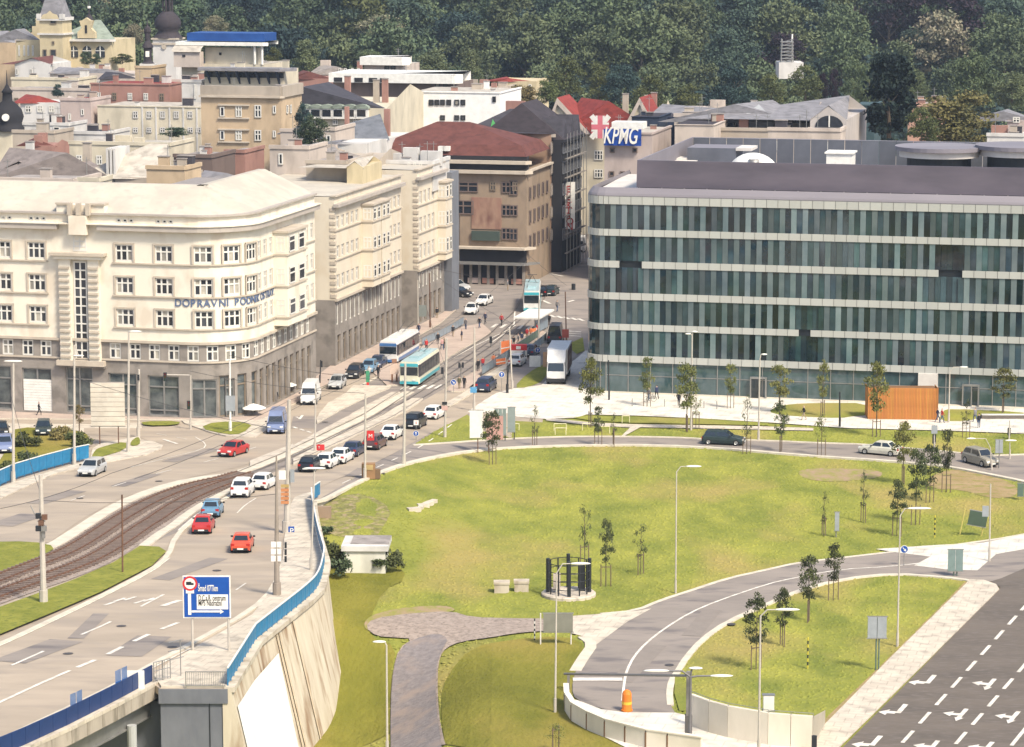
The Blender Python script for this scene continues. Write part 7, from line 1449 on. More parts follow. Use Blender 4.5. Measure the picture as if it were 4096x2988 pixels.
# ---- black round kiosk ----
kp_ = gk('B2', 450, 500, T); mb = MB(); kk = thing('round_cage', 'round black steel cage structure with pillars on a pale circular slab in the lawn', 'steel structure', (kp_.x, kp_.y + 2.0, kp_.z)); mb.lathe([(0, -1.5), (2.3, -1.5), (2.3, .22), (2.2, .3), (0, .3)], pave_m, n=32); mb.build('slab', kk)
for i in range(12):
 a_ = i * math.pi / 6; r_ = 1.75; mb = MB(); th = .16 if i % 3 == 0 else .06; mb.tube((r_ * math.cos(a_), r_ * math.sin(a_), .3), (r_ * math.cos(a_), r_ * math.sin(a_), 3.2 if i % 3 == 0 else 2.9), th, dark_m, 8); mb.build('pillar', kk)
for z in (.8, 1.5, 2.2, 2.9):
 mb = MB()
 for i in range(24): a_, b_ = i * math.pi / 12, (i + 1) * math.pi / 12; mb.tube((1.75 * math.cos(a_), 1.75 * math.sin(a_), z), (1.75 * math.cos(b_), 1.75 * math.sin(b_), z), .035, dark_m, 5)
 mb.build('ring', kk)
mb = MB(); mb.box(-.12, .12, -1.9, -1.66, .3, 3.3, dark_m); mb.build('front_pillar', kk); mb = MB(); mb.box(.9, 1.4, .3, .8, .3, 2.6, dark_m); mb.build('dark_locker', kk); mb = MB(); mb.box(-1.3, -.7, -.3, .2, .5, 1.9, pale_p); mb.build('inner_cabinet', kk)
for k, x, y, w_, lb in (('B1', 1938, 440, 1.25, 'pale concrete block on the lawn, left one of two near the cage'), ('B2', 75, 432, 1.2, 'pale concrete block on the lawn, right one of two near the cage')):
 p = gk(k, x, y, T); mb = MB(); mb.box(-w_ / 2, w_ / 2, 0, .9, -.2, .75, conc_m); mb.box(-w_ / 2 - .06, w_ / 2 + .06, -.06, .96, .75, .95, conc_m); tag(mb.build('concrete_block', loc=p), lb, 'block', 'concrete blocks on the lawn')
# orange timber enclosure on the plaza
p = gk('L3', 970, 622); q_ = gk('L3', 1480, 622); w_ = (q_ - p).length; hb = atY(*k1('L3', 950, 345), p.y).z - p.z; tb = thing('timber_enclosure', 'orange vertical timber slatted enclosure standing on the plaza', 'enclosure', (p.x - 1.0, p.y + .8, 0), -GA * 0)
tm = mat('timber_orange', (.50, .215, .05), .7, (.38, .15, .035), 2.5, 6, (4, 4, .4), rnd=.12, world=False); ov = MB(); n = 46; sl = MB().box(0, (w_ + 1.2) / n - .03, 0, .05, 0, hb, tm).mesh('timber_slat'); sl2 = MB().box(0, .05, 0, 2.9 / 9 - .03, 0, hb, tm).mesh('timber_slat')
for i in range(n): link('timber_slat', sl, tb, loc=((w_ + 1.2) * i / n, -(i / n) * .6, .05))
for i in range(9): link('timber_slat', sl2, tb, loc=(w_ + 1.2, -.6 + 2.9 * i / 9, .05)); link('timber_slat', sl2, tb, loc=(-.06, 2.9 * i / 9, .05))
MB().box(.05, w_ + 1.1, .1, 2.4, 0, hb - .12, plain('enclosure_inside', (.2, .1, .04), .8)).build('core', tb); p = gk('L3', 2160, 605); mb = MB(); mb.box(-3.6, 3.6, -.4, .4, 0, .45, plain('bench_dark', (.13, .11, .09), .8)); mb.box(-3.6, 3.6, -.4, .4, .45, .5, whitw); tag(mb.build('plaza_bench', loc=p), 'long low stone bench at the right edge of the plaza', 'bench')
# ================= VEHICLES =================
def paint(name, c, r=.28, m=.0): return plain('paint_' + name, c, r, m, spec=.6)
PC = {n: paint(n, c) for n, c in dict(red=(.42, .03, .025), orange=(.55, .075, .03), silver=(.42, .42, .41), white=(.72, .70, .66), cream=(.60, .57, .47), black=(.012, .013, .016), darkblue=(.03, .04, .08), blue=(.13, .25, .36), vanblue=(.16, .20, .33), green_dk=(.02, .035, .035), grey=(.17, .16, .15), brown=(.10, .05, .05), goldgrey=(.30, .27, .21)).items()}
carglass = plain('car_glass', (.015, .022, .028), .05, spec=.9); tyre_m = plain('tyre', (.015, .015, .015), .9); rim_m = plain('rim', (.45, .45, .43), .35, .6)
head_m = plain('headlight_glass', (.75, .75, .72), .1, spec=.8); tail_m = plain('tail_light', (.40, .015, .01), .3); plate_m = plain('number_plate', (.75, .74, .68), .5); trimb = plain('bumper_black', (.02, .02, .022), .6)
_wm = MB(); _wm.M = Matrix.Rotation(math.pi / 2, 4, 'X'); _wm.lathe([(.19, -.1), (.30, -.1), (.32, -.07), (.32, .07), (.30, .1), (.19, .1)], tyre_m, n=16); _wheel = _wm.mesh('wheel')
_rm = MB(); _rm.M = Matrix.Rotation(math.pi / 2, 4, 'X'); _rm.lathe([(0, -.09), (.18, -.09), (.2, -.105)], rim_m, n=10); _rm.lathe([(0, .09), (.18, .09), (.2, .105)], rim_m, n=10); _rim = _rm.mesh('rim')
SH = dict(  # length, width, hood z, belt z, roof z, x: nose, windshield base, roof front, roof back, rear glass base, tail; boot z
 hatch=(4.0, 1.70, .86, .95, 1.45, 1.02, .30, -1.25, -1.72, .95), sedan=(4.5, 1.74, .84, .93, 1.42, .95, .30, -1.0, -1.60, .98), estate=(4.6, 1.76, .86, .94, 1.46, 1.05, .35, -1.85, -2.12, .95), suv=(4.4, 1.82, 1.02, 1.10, 1.66, 1.1, .45, -1.65, -1.98, 1.1), mini=(5.0, 2.0, 1.15, 1.25, 2.45, 1.95, 1.35, -2.35, -2.42, 1.25))
def carmesh(kind, pm):
 L, Wd, zh, zb, zr, xw, xf, xr, xg, zt = SH[kind]; h = L / 2; w = Wd / 2; mb = MB()
 st = [(-h, .30, .62, .86), (-h + .06, .22, zt * .92, .93), (-h + .35, .2, zt, .98), (xg, .2, zb + .02, 1), (xr * .4, .2, zb, 1), (xw, .2, zb - .01, 1), (h - .75, .2, zh, .99), (h - .22, .2, zh - .13, .93), (h, .26, .55, .80)]
 vs = []; k = 7
 for x, z0, z1, s in st: ww = w * s; vs += [(x, -ww * .94, z0), (x, -ww, z0 + (z1 - z0) * .45), (x, -ww * .965, z0 + (z1 - z0) * .86), (x, -ww * .86, z1), (x, ww * .86, z1), (x, ww * .965, z0 + (z1 - z0) * .86), (x, ww, z0 + (z1 - z0) * .45), (x, ww * .94, z0)]
 k = 8; fs = [(i * k + j, i * k + k + j, i * k + k + j + 1, i * k + j + 1) for i in range(len(st) - 1) for j in range(k - 1)] + [tuple(range(k)), tuple(reversed(range((len(st) - 1) * k, len(st) * k)))]
 mb.add(vs, fs, pm); rw, bw = w * .70, w * .90
 R4 = [Vector(v) for v in ((xr, -rw, zr), (xf, -rw, zr), (xf, rw, zr), (xr, rw, zr))]; zc = (zr + .04); B4 = [Vector(v) for v in ((xg, -bw, zb - .03), (xw, -bw, zb - .03), (xw, bw, zb - .03), (xg, bw, zb - .03))]
 mb.add(B4 + R4, [(0, 1, 5, 4), (1, 2, 6, 5), (2, 3, 7, 6), (3, 0, 4, 7)], pm); xm = (xr + xf) / 2; mb.add(R4 + [(xr + .12, 0, zc), (xf - .12, 0, zc)], [(0, 1, 5, 4), (2, 3, 4, 5), (1, 2, 5), (3, 0, 4)], pm)
 mb.box(-h + .5, h - .5, -w * .9, w * .9, .14, .24, trimb)
 body = mb.mesh('body', smooth=False)
 def lerp3(a, b, t): return Vector(a).lerp(Vector(b), t)
 def pane(a, b, c, d, i=.1, j=.1):   # quad inset, lifted off the cabin
  a, b, c, d = map(Vector, (a, b, c, d)); n = (b - a).cross(d - a).normalized() * .012; f = lambda s, t: a.lerp(b, s).lerp(d.lerp(c, s), t) + n; return [f(i, j), f(1 - i, j), f(1 - i, 1 - j), f(i, 1 - j)]
 gl = []
 gl.append(('windscreen', pane(B4[1], B4[2], R4[2].lerp(B4[2], .42) if kind == 'mini' else R4[2], R4[1].lerp(B4[1], .42) if kind == 'mini' else R4[1], .06, .08))); gl.append(('rear_window', pane(B4[3], B4[0], R4[0], R4[3], .10, .16)))
 m0, m1 = lerp3(B4[0], B4[1], .47), lerp3(R4[0], R4[1], .47); n0, n1 = lerp3(B4[3], B4[2], .47), lerp3(R4[3], R4[2], .47)
 if kind != 'mini': gl += [('side_window', pane(B4[0], m0, m1, R4[0], .08, .14)), ('side_window', pane(m0, B4[1], R4[1], m1, .07, .14)), ('side_window', pane(n0, B4[3], R4[3], n1, .08, .14)), ('side_window', pane(B4[2], n0, n1, R4[2], .07, .14))]
 else:
  m0, m1 = lerp3(B4[0], B4[1], .68), lerp3(R4[0], R4[1], .68); n0, n1 = lerp3(B4[3], B4[2], .68), lerp3(R4[3], R4[2], .68); gl += [('side_window', pane(m0, B4[1], R4[1], m1, .07, .14)), ('side_window', pane(B4[2], n0, n1, R4[2], .07, .14))]
 gm_ = [(n, MB().add(q, [(0, 1, 2, 3)], carglass).mesh(n)) for n, q in gl]
 return body, gm_, L, w, zh, zt
_cm = {}
def car(kind, color, loc, rz, label, group=None, slope=0., name=None):
 key = (kind, color)
 if key not in _cm: _cm[key] = carmesh(kind, PC[color])
 body, gl, L, w, zh, zt = _cm[key]; h = L / 2
 t = thing(name or {'mini': 'parked_van'}.get(kind, 'car'), label, 'van' if kind == 'mini' else 'car', loc, rz, group); t.rotation_euler = (0, slope, rz)
 link('body', body, t)
 for n, m in gl: link(n, m, t)
 s = 1.12 if kind in ('suv', 'mini') else 1.0
 for x in (h - .82, -h + .78):
  for y in (-w + .1, w - .1):
   o = link('wheel', _wheel, t, loc=(x, y, .32 * s)); o.scale = (s, 1, s); link('rim', _rim, o)
 for y in (-1, 1):
  k = ('hl', kind);
  if k not in _cm: _cm[k] = MB().box(-.07, .07, -.17, .17, -.08, .08, head_m).mesh('headlight'); _cm[('tl', kind)] = MB().box(-.04, .04, -.15, .15, -.11, .11, tail_m).mesh('tail_light'); _cm[('mir', kind)] = MB().box(-.06, .06, -.1, .1, -.06, .07, trimb).mesh('mirror'); _cm['np'] = MB().box(-.02, .02, -.26, .26, -.06, .06, plate_m).mesh('number_plate'); _cm['bp'] = MB().box(-.06, .06, -.62, .62, -.1, .1, trimb).mesh('bumper')
  link('headlight', _cm[k], t, loc=(h - .10, y * w * .68, .64 * (1.25 if kind == 'mini' else 1))); link('tail_light', _cm[('tl', kind)], t, loc=(-h + .045, y * w * .74, .72 * (1.3 if kind in ('mini', 'suv') else 1))); link('mirror', _cm[('mir', kind)], t, loc=(SH[kind][5] - .25, y * (w + .06), SH[kind][3] + .05))
 for x in (h - .0, -h - .0): link('bumper', _cm['bp'], t, loc=(x - (.04 if x > 0 else -.04), 0, .36)); link('number_plate', _cm['np'], t, loc=(x + (.03 if x > 0 else -.03), 0, .40))
 return t
def pcar(kind, color, k, x, y, tx, ty, label, dz=.04, group=None, fn=S, name=None):
 p = gk(k, x, y, fn); q = gk(k, tx, ty, fn); d = q - p; L = math.hypot(d.x, d.y); rz = math.atan2(d.y, d.x)
 return car(kind, color, (p.x, p.y, p.z + dz), rz, label, group, -math.atan2(d.z, L), name)
pcar('sedan', 'red', 'L0', 2055, 925, 1700, 1030, 'red saloon driving toward the viewer near the left curve')
pcar('estate', 'silver', 'L0', 812, 1095, 560, 1215, 'silver car coming down the left carriageway past the blue railing')
pcar('mini', 'vanblue', 'L1', 187, 720, 90, 860, 'blue-grey panel van facing the viewer before the stone corner', name='delivery_van')
pcar('mini', 'white', 'L1', 480, 460, 370, 600, 'white high-roofed van facing the viewer on the street beside the arcade', name='delivery_van')
pcar('hatch', 'silver', 'L1', 715, 330, 610, 420, 'silver taxi-like hatchback waiting first in the street beside the kerb')
pcar('estate', 'black', 'L1', 870, 235, 770, 310, 'black car waiting second in the row by the pavement'); pcar('hatch', 'blue', 'L1', 1000, 190, 900, 265, 'light blue car third in the row beside the stop platform'); pcar('sedan', 'darkblue', 'L1', 1075, 150, 980, 220, 'dark car last in the row behind the light blue car')
D_ = (560, -250)
for kd, c, x, y, lb in (('hatch', 'black', 480, 1060, 'dark hatchback at the tail of the queue, crossed by a white lamp head'), ('hatch', 'white', 630, 1030, 'white hatchback second from the tail of the queue'), ('sedan', 'white', 755, 985, 'white saloon in the queue behind the dark green car'), ('sedan', 'darkblue', 862, 925, 'dark blue saloon in the queue left of the red board'), ('estate', 'brown', 1050, 862, 'maroon estate in the queue right of the tall pole'), ('sedan', 'white', 1195, 775, 'white saloon in the queue below the traffic island'), ('suv', 'black', 1405, 680, 'black off-roader in the queue by the keep-right sign'), ('hatch', 'white', 1572, 598, 'white hatchback at the head of the queue near the signal post')):
 pcar(kd, c, 'L1', x, y, x + D_[0] * .3, y + D_[1] * .36, lb)
pcar('hatch', 'white', 'L1', 70, 1215, 260, 1120, 'white hatchback behind the queue near the tall poles'); pcar('suv', 'white', 'L0', 2140, 1280, 2290, 1130, 'large white car seen from behind on the raised road'); pcar('hatch', 'blue', 'L0', 1875, 1455, 1990, 1300, 'blue hatchback ahead of the red car on the raised road')
pcar('sedan', 'red', 'L0', 1795, 1595, 1900, 1420, 'red saloon seen from behind on the raised road'); pcar('sedan', 'orange', 'B0', 1912, 95, 1985, -60, 'orange-red car seen from behind, nearest on the raised road')
pcar('estate', 'green_dk', 'L0', 385, 745, 370, 850, 'dark car parked facing the viewer between hedges at left', .1, fn=T); pcar('hatch', 'black', 'L0', 10, 760, 0, 850, 'black car cut by the left edge above the blue van', .1, fn=T); pcar('suv', 'vanblue', 'L0', 45, 900, 20, 1010, 'dark blue and maroon van parked at the left edge', .1, fn=T)
pcar('sedan', 'black', 'M1', 1790, 1070, 1930, 1085, 'dark car parked at the street corner, front one'); pcar('suv', 'silver', 'M1', 1760, 1020, 1880, 1030, 'silver and black car parked at the street corner, rear one'); pcar('sedan', 'white', 'M1', 2010, 1140, 1900, 1190, 'white car turning past the small round lawn'); pcar('hatch', 'white', 'M1', 1900, 1220, 1820, 1290, 'white hatchback coming down from the crossing')
pcar('hatch', 'black', 'M2', 278, 1060, 340, 1020, 'black car right of the tram, nearer one'); pcar('hatch', 'green_dk', 'M2', 352, 1055, 420, 1015, 'dark green car right of the tram beside the nearer black one'); pcar('hatch', 'silver', 'M2', 372, 840, 330, 880, 'silver hatchback driving down the far street'); pcar('hatch', 'white', 'M2', 520, 750, 470, 790, 'white hatchback further up the far street'); pcar('mini', 'white', 'M2', 600, 672, 560, 720, 'small white van at the office corner on the far street', name='delivery_van')
pcar('suv', 'darkblue', 'L1', 2030, 355, 2130, 290, 'dark blue off-roader driving away under the blue arrow sign'); pcar('hatch', 'white', 'R2', 1330, 1160, 1440, 1080, 'white and black hatchback beside the striped barrier'); pcar('sedan', 'darkblue', 'R2', 1480, 1050, 1580, 980, 'dark saloon just ahead of the striped barrier')
pcar('mini', 'black', 'R2', 1765, 900, 1820, 800, 'black van seen from behind near the green verge', name='delivery_van')
pcar('estate', 'green_dk', 'L2', 1865, 830, 2100, 840, 'very dark estate car seen side-on on the ring road'); pcar('sedan', 'cream', 'L3', 990, 920, 830, 905, 'cream saloon on the ring road behind the young trees'); pcar('suv', 'goldgrey', 'L3', 1870, 1010, 2040, 1055, 'beige-grey off-roader on the ring road at right')
# truck
p = gk('L2', 395, 290); q = gk('L2', 340, 400); d = q - p; tr = thing('box_truck', 'white box truck facing the viewer beside the glass office corner', 'truck', p + Z * .04, math.atan2(d.y, d.x)); mb = MB(); wt = PC['white']
mb.box(-.2, 1.6, -1.1, 1.1, .55, 1.55, wt); mb.add([(-.2, -1.1, 1.55), (1.6, -1.1, 1.55), (1.6, 1.1, 1.55), (-.2, 1.1, 1.55), (-.2, -1.05, 2.75), (1.25, -1.0, 2.75), (1.25, 1.0, 2.75), (-.2, 1.05, 2.75)], [(0, 1, 5, 4), (1, 2, 6, 5), (2, 3, 7, 6), (3, 0, 4, 7), (4, 5, 6, 7)], wt); mb.build('cab', tr)
mb = MB(); mb.add([(-.3, -1.2, 2.7), (1.2, -1.1, 2.75), (1.2, 1.1, 2.75), (-.3, 1.2, 2.7), (-.3, -1.2, 4.1), (.2, -1.1, 4.05), (.2, 1.1, 4.05), (-.3, 1.2, 4.1)], [(0, 1, 5, 4), (1, 2, 6, 5), (2, 3, 7, 6), (3, 0, 4, 7), (4, 5, 6, 7)], wt); mb.build('wind_deflector', tr)
mb = MB(); mb.box(-7.6, -.5, -1.25, 1.25, .95, 4.1, wt); mb.build('cargo_box', tr); mb = MB(); mb.box(-7.5, -.6, 1.255, 1.28, 1.2, 3.8, plain('cargo_side_brown', (.26, .13, .08), .6)); mb.box(-6.5, -1.6, 1.285, 1.30, 2.2, 2.9, plain('cargo_side_stripe', (.45, .28, .18), .6)); mb.build('side_print', tr); mb = MB(); mb.box(-7.5, -.5, -1.0, 1.0, .5, .95, trimb); mb.build('chassis', tr)
mb = MB(); mb.add([(1.5, -.98, 1.65), (1.5, .98, 1.65), (1.30, .92, 2.62), (1.30, -.92, 2.62)], [(0, 1, 2, 3)], carglass); o = mb.build('windscreen', tr); o.location = (.12, 0, 0); mb = MB(); mb.box(1.6, 1.66, -1.1, 1.1, .35, .75, trimb); mb.build('bumper', tr)
for x in (.9, -5.2, -6.3):
 for y in (-1.0, 1.0): o = link('wheel', _wheel, tr, loc=(x, y, .48)); o.scale = (1.5, 1.6, 1.5)
for y in (-.85, .85): link('headlight', _cm[('hl', 'hatch')], tr, loc=(1.6, y, .95))
# tram and trolleybuses
def coach(name, label, cat, k, x, y, tx, ty, L, Wd, Ht, lo, mid_, roofc, stripe, units=1, dz=.05):
 p = gk(k, x, y); q = gk(k, tx, ty); d = (q - p); d.z = 0; d.normalize(); t = thing(name, label, cat, (p.x, p.y, p.z + dz), math.atan2(d.y, d.x)); w = Wd / 2
 mb = MB(); ch_ = .14
 pr = [(-w, .35), (-w, 1.15), (-w * .97, Ht - .45), (-w * .86, Ht - .08), (w * .86, Ht - .08), (w * .97, Ht - .45), (w, 1.15), (w, .35)]; st = [(-L, 1), (-.35, 1), (-.06, .95), (0, .92)]
 vs = [(x_, yy * s, zz) for x_, s in st for yy, zz in pr]; n = 8; mats_ = [lo, mid_, lo, roofc, lo, mid_, lo]
 for j in range(7): mb.add(vs, [(i * n + j, i * n + n + j, i * n + n + j + 1, i * n + j + 1) for i in range(3)], mats_[j])
 mb.add(vs, [tuple(range(24, 32)), tuple(reversed(range(8)))], lo); mb.build('body', t)
 mb = MB(); mb.box(0, .05, -w * .86, w * .86, 1.35, Ht - .75, carglass); mb.build('windscreen', t, loc=(-.02, 0, 0)); mb = MB(); mb.box(.0, .06, -w * .88, w * .88, Ht - .68, Ht - .3, stripe); mb.build('destination_board', t, loc=(-.02, 0, 0)); mb = MB(); mb.box(-.02, .08, -w * .92, w * .92, .3, .62, stripe); mb.build('bumper', t)
 nw = int(L / 1.6)
 for s in (-1, 1):
  for i in range(nw): m_ = MB(); x0 = -L + .4 + i * (L - .8) / nw; y_ = s * (w * 1.0 + .012); m_.box(x0 + .05, x0 + (L - .8) / nw - .05, y_ - .012, y_ + .012, 1.3, Ht - .6, carglass); m_.build('side_window', t)
  m_ = MB(); y_ = s * (w + .01); m_.box(-L + .1, -.4, y_ - .01, y_ + .01, .4, .8, stripe); m_.build('skirt_stripe', t)
  for x_ in (-1.9, -L + 2.4): o = link('wheel', _wheel, t, loc=(x_, s * (w - .16), .45)); o.scale = (1.4, 1.4, 1.4)
 m_ = MB(); m_.box(-L * .55, -L * .25, -.6, .6, Ht - .08, Ht + .22, roofc); m_.box(-L * .85, -L * .7, -.5, .5, Ht - .08, Ht + .18, roofc); m_.build('roof_unit', t)
 for s in (-.6, .6): link('headlight', _cm[('hl', 'hatch')], t, loc=(.02, s, .8))
 return t
turq = paint('turquoise', (.05, .36, .42)); tq2 = paint('roof_pale_blue', (.36, .50, .52)); wht = PC['white']; crm = paint('cream_bus', (.68, .66, .50)); dkside = paint('bus_side_dark', (.06, .05, .06))
tm_ = coach('tram', 'white tram with turquoise roof edge coming down the tracks from the crossing', 'tram', 'M2', 172, 1215, 150, 1420, 13.5, 2.45, 3.2, wht, wht, tq2, turq); m_ = MB()
for a, b in (((-8, -.6, 3.3), (-7, 0, 4.6)), ((-8, .6, 3.3), (-7, 0, 4.6)), ((-7.0, -.7, 4.6), (-7.0, .7, 4.6))): m_.tube(a, b, .04, dark_m, 5)
m_.build('pantograph', tm_)
def poles(t, L, Ht):
 m_ = MB()
 for s in (-.3, .3): m_.tube((-L * .55, s, Ht + .15), (-L * 1.0, s * 2, Ht + .9), .03, dark_m, 5)
 m_.build('trolley_pole', t)
poles(coach('trolleybus', 'cream and turquoise trolleybus with pale blue roof at the stop platform', 'trolleybus', 'L1', 1350, 325, 1100, 500, 11.5, 2.5, 3.1, crm, dkside, tq2, turq), 11.5, 3.1)
poles(coach('trolleybus', 'white-roofed trolleybus with blue front behind the turquoise one', 'trolleybus', 'L1', 1165, 130, 1000, 230, 11.5, 2.5, 3.0, wht, dkside, wht, paint('bus_blue', (.06, .16, .36))), 11.5, 3.1)
# ================= PEOPLE =================
def body_mesh(seed, stride, arm, shirt, trous, skin, hair):
 """one continuous figure grown from a jointed skeleton, 1.75 m tall, walking by stride"""
 s = stride; J = [(0, 0, .94, .13), (0, 0, 1.12, .125), (0, 0, 1.34, .135), (0, 0, 1.47, .055), (.01, 0, 1.60, .095), (.02, 0, 1.70, .078),
         (0, .10, .88, .095), (s * .22, .10, .50, .062), (s * .30 - .05 * abs(s), .10, .09, .045), (s * .30 + .12, .11, .05, .035),
         (0, -.10, .88, .095), (-s * .12, -.10, .50, .062), (-s * .36, -.10, .12, .045), (-s * .36 + .12, -.11, .06, .035),
         (0, .20, 1.40, .055), (-arm * .18, .24, 1.12, .042), (-arm * .10 + .10, .22, .88, .034), (-arm * .08 + .14, .22, .80, .03),
         (0, -.20, 1.40, .055), (arm * .18, -.24, 1.12, .042), (arm * .22 + .08, -.22, .88, .034), (arm * .24 + .10, -.22, .80, .03)]
 E = [(0, 1), (1, 2), (2, 3), (3, 4), (4, 5), (0, 6), (6, 7), (7, 8), (8, 9), (0, 10), (10, 11), (11, 12), (12, 13), (2, 14), (14, 15), (15, 16), (16, 17), (2, 18), (18, 19), (19, 20), (20, 21)]
 me = bpy.data.meshes.new('b'); me.from_pydata([j[:3] for j in J], E, []); o = bpy.data.objects.new('b', me); col.objects.link(o)
 m = o.modifiers.new('s', 'SKIN'); m.use_smooth_shade = True; sk = me.skin_vertices[0].data
 for i, j in enumerate(J): sk[i].radius = (j[3] * (1.0 if i in (0, 1, 2) else .95), j[3] * (1.25 if i in (1, 2) else 1.0));
 sk[0].use_root = True; o.modifiers.new('u', 'SUBSURF').levels = 1; bpy.context.view_layer.update()
 r = bpy.data.meshes.new_from_object(o.evaluated_get(bpy.context.evaluated_depsgraph_get())); bpy.data.objects.remove(o); r.name = 'person'
 r.materials.clear()
 for mm in (skin, shirt, trous, hair, dark_m): r.materials.append(mm)
 for f in r.polygons:
  c = f.center; f.material_index = 3 if c.z > 1.66 or (c.z > 1.54 and c.x < -.02) else 0 if c.z > 1.45 or (c.z < .86 and abs(c.y) > .175) else 1 if c.z > .92 else 2 if c.z > .1 else 4
 return r
skin_m = plain('skin', (.50, .33, .25), .6); hairs = [plain('hair_dark', (.03, .02, .015), .8), plain('hair_fair', (.28, .19, .09), .8)]
cl = lambda n, c: plain('cloth_' + n, c, .9)
OUT = [('red', (.5, .04, .04)), ('orange', (.75, .22, .08)), ('black', (.02, .02, .025)), ('navy', (.03, .04, .09)), ('white', (.7, .68, .62)), ('grey', (.2, .19, .19)), ('olive', (.14, .13, .07)), ('pink', (.6, .35, .32))]
TR = [('black', (.02, .02, .02)), ('denim', (.06, .09, .16)), ('beige', (.35, .27, .18))]
_pm2 = {}
def person(k, x, y, shirt, trs, label, walk=1, ang=0., fn=S, dz=.02):
 key = (shirt, trs, walk)
 if key not in _pm2: _pm2[key] = body_mesh(0, .9 if walk else .08, .8 if walk else .1, cl(shirt, dict(OUT)[shirt]), cl(trs, dict(TR)[trs]), skin_m, hairs[len(_pm2) % 2])
 p = gk(k, x, y, fn); o = link('person', _pm2[key], None, loc=p + Z * dz, rotz=ang); return tag(o, label, 'person')
PE = [('L0', 345, 585, 'black', 'black', 'person in black walking past the closed roller shutter', 1, 0.1), ('R1', 340, 700, 'black', 'black', 'person in black standing near the arcade corner parasols', 0, 1), ('L2', 1275, 435, 'navy', 'black', 'person in navy walking before the ground floor glass', 1, 2), ('L2', 1470, 500, 'black', 'black', 'person in black standing among the saplings on the plaza', 0, 1),
 ('L3', 315, 620, 'black', 'beige', 'bare-legged walker in a black top striding on the plaza path', 1, 3.2), ('L3', 1495, 640, 'navy', 'denim', 'left person of the pair beside the timber enclosure, in navy', 1, 0), ('L3', 1532, 645, 'red', 'denim', 'right person of the pair beside the timber enclosure, in red', 1, 0), ('L3', 1858, 690, 'black', 'denim', 'person in black by the stakes on the right plaza lawn', 0, 2), ('L3', 1825, 640, 'grey', 'denim', 'person in grey behind the one in black on the right plaza', 1, 2),
 ('R2', 1288, 975, 'black', 'beige', 'person in black standing on the right stop platform', 0, 2), ('R2', 1380, 930, 'navy', 'beige', 'person in navy standing on the right stop platform by the railing', 0, 2), ('R2', 1438, 880, 'red', 'beige', 'person in red top under the white shelter edge', 0, 1), ('R2', 1480, 870, 'orange', 'beige', 'person in orange top beside the red one under the shelter edge', 0, 1),
 ('R2', 900, 755, 'black', 'denim', 'person in black crossing at the zebra, nearest of three', 1, 4), ('R2', 965, 700, 'navy', 'black', 'person in navy crossing at the zebra, farthest right of three', 1, 4), ('R2', 745, 770, 'grey', 'denim', 'person in grey at the kerb left of the zebra crossing', 0, 4), ('R2', 212, 830, 'navy', 'denim', 'person in navy walking along the arcade pavement', 1, 4),
 ('R2', 728, 1440, 'black', 'black', 'dark clothed person waiting at the platform tip, right of two', 0, 1), ('R2', 672, 1445, 'olive', 'beige', 'olive clothed person waiting at the platform tip, left of two', 0, 1), ('R2', 885, 1245, 'black', 'black', 'person in black on the right platform beside one in red', 0, 2), ('R2', 938, 1220, 'red', 'denim', 'person in bright red on the right platform near the railing start', 0, 2), ('R2', 1060, 1185, 'orange', 'denim', 'person in an orange vest bending by the platform railing', 1, 1),
 ('R2', 430, 935, 'black', 'black', 'person in black behind the trolleybus roof on the platform', 0, 2), ('R2', 478, 1000, 'pink', 'denim', 'person in pale pink with the group behind the trolleybus', 1, 2), ('R2', 500, 985, 'olive', 'black', 'person in olive with the group behind the trolleybus', 0, 0), ('R1', 1540, 385, 'white', 'denim', 'person in white near the green stop post', 0, 1),
 ('L0', 1055 - 445, 560, 'white', 'black', 'person in white crouched before the shop doorway at left', 0, 1), ('R1', 1660, 370, 'black', 'black', 'person in black between parked cars and trolleybus', 0, 1), ('R2', 1690, 720, 'black', 'black', 'person in black behind the black van', 0, 1), ('L1', 180, 450, 'black', 'black', 'person in black by the arcade pillars near the white van', 0, 0)]
for a in PE: person(*a)
RP = random.Random(2)
WH = [((300, 1010), 'left platform behind the trolleybus roof'), ((600, 850), 'left platform beside the glass railing'), ((700, 900), 'middle of the left stop platform'), ((1180, 1010), 'right platform before the orange screen'), ((1340, 950), 'right platform between two darker people'), ((1550, 830), 'right platform near the slim mast'), ((120, 700), 'arcade pavement left of the light post'), ((420, 640), 'arcade pavement by the dark post'), ((1150, 720), 'zebra crossing beside the tracks'), ((1220, 320), 'pavement before the mast of the derelict house'), ((1500, 180), 'kerb behind the tram'), ((1780, 560), 'far zebra right of the tram')]
for (x, y), wh in WH:
 a, b = RP.choice(OUT)[0], RP.choice(TR)[0]; person('R2', x, y, a, b, 'person in ' + a + ' top on the ' + wh, RP.randint(0, 1), RP.random() * 6)
# cyclist
p = gk('L2', 1215, 460); bk = thing('bicycle', 'dark bicycle standing with a rider on the plaza below the young tree', 'bicycle', p + Z * .03, .4)
for x in (-.52, .52):
 mb = MB(); mb.M = Matrix.Translation((x, 0, .34)) @ Matrix.Rotation(math.pi / 2, 4, 'X')
 for i in range(16): a_, b_ = i * .3927, (i + 1) * .3927; mb.tube((.33 * math.cos(a_), .33 * math.sin(a_), 0), (.33 * math.cos(b_), .33 * math.sin(b_), 0), .02, tyre_m, 5)
 mb.build('wheel', bk)
mb = MB()
for a, b in (((-.52, 0, .34), (-.1, 0, .8)), ((-.1, 0, .8), (.4, 0, .85)), ((-.05, 0, .35), (.4, 0, .85)), ((.52, 0, .34), (.4, 0, .95)), ((-.52, 0, .34), (-.05, 0, .35)), ((-.05, 0, .35), (-.15, 0, .95))): mb.tube(a, b, .022, dark_m, 6)
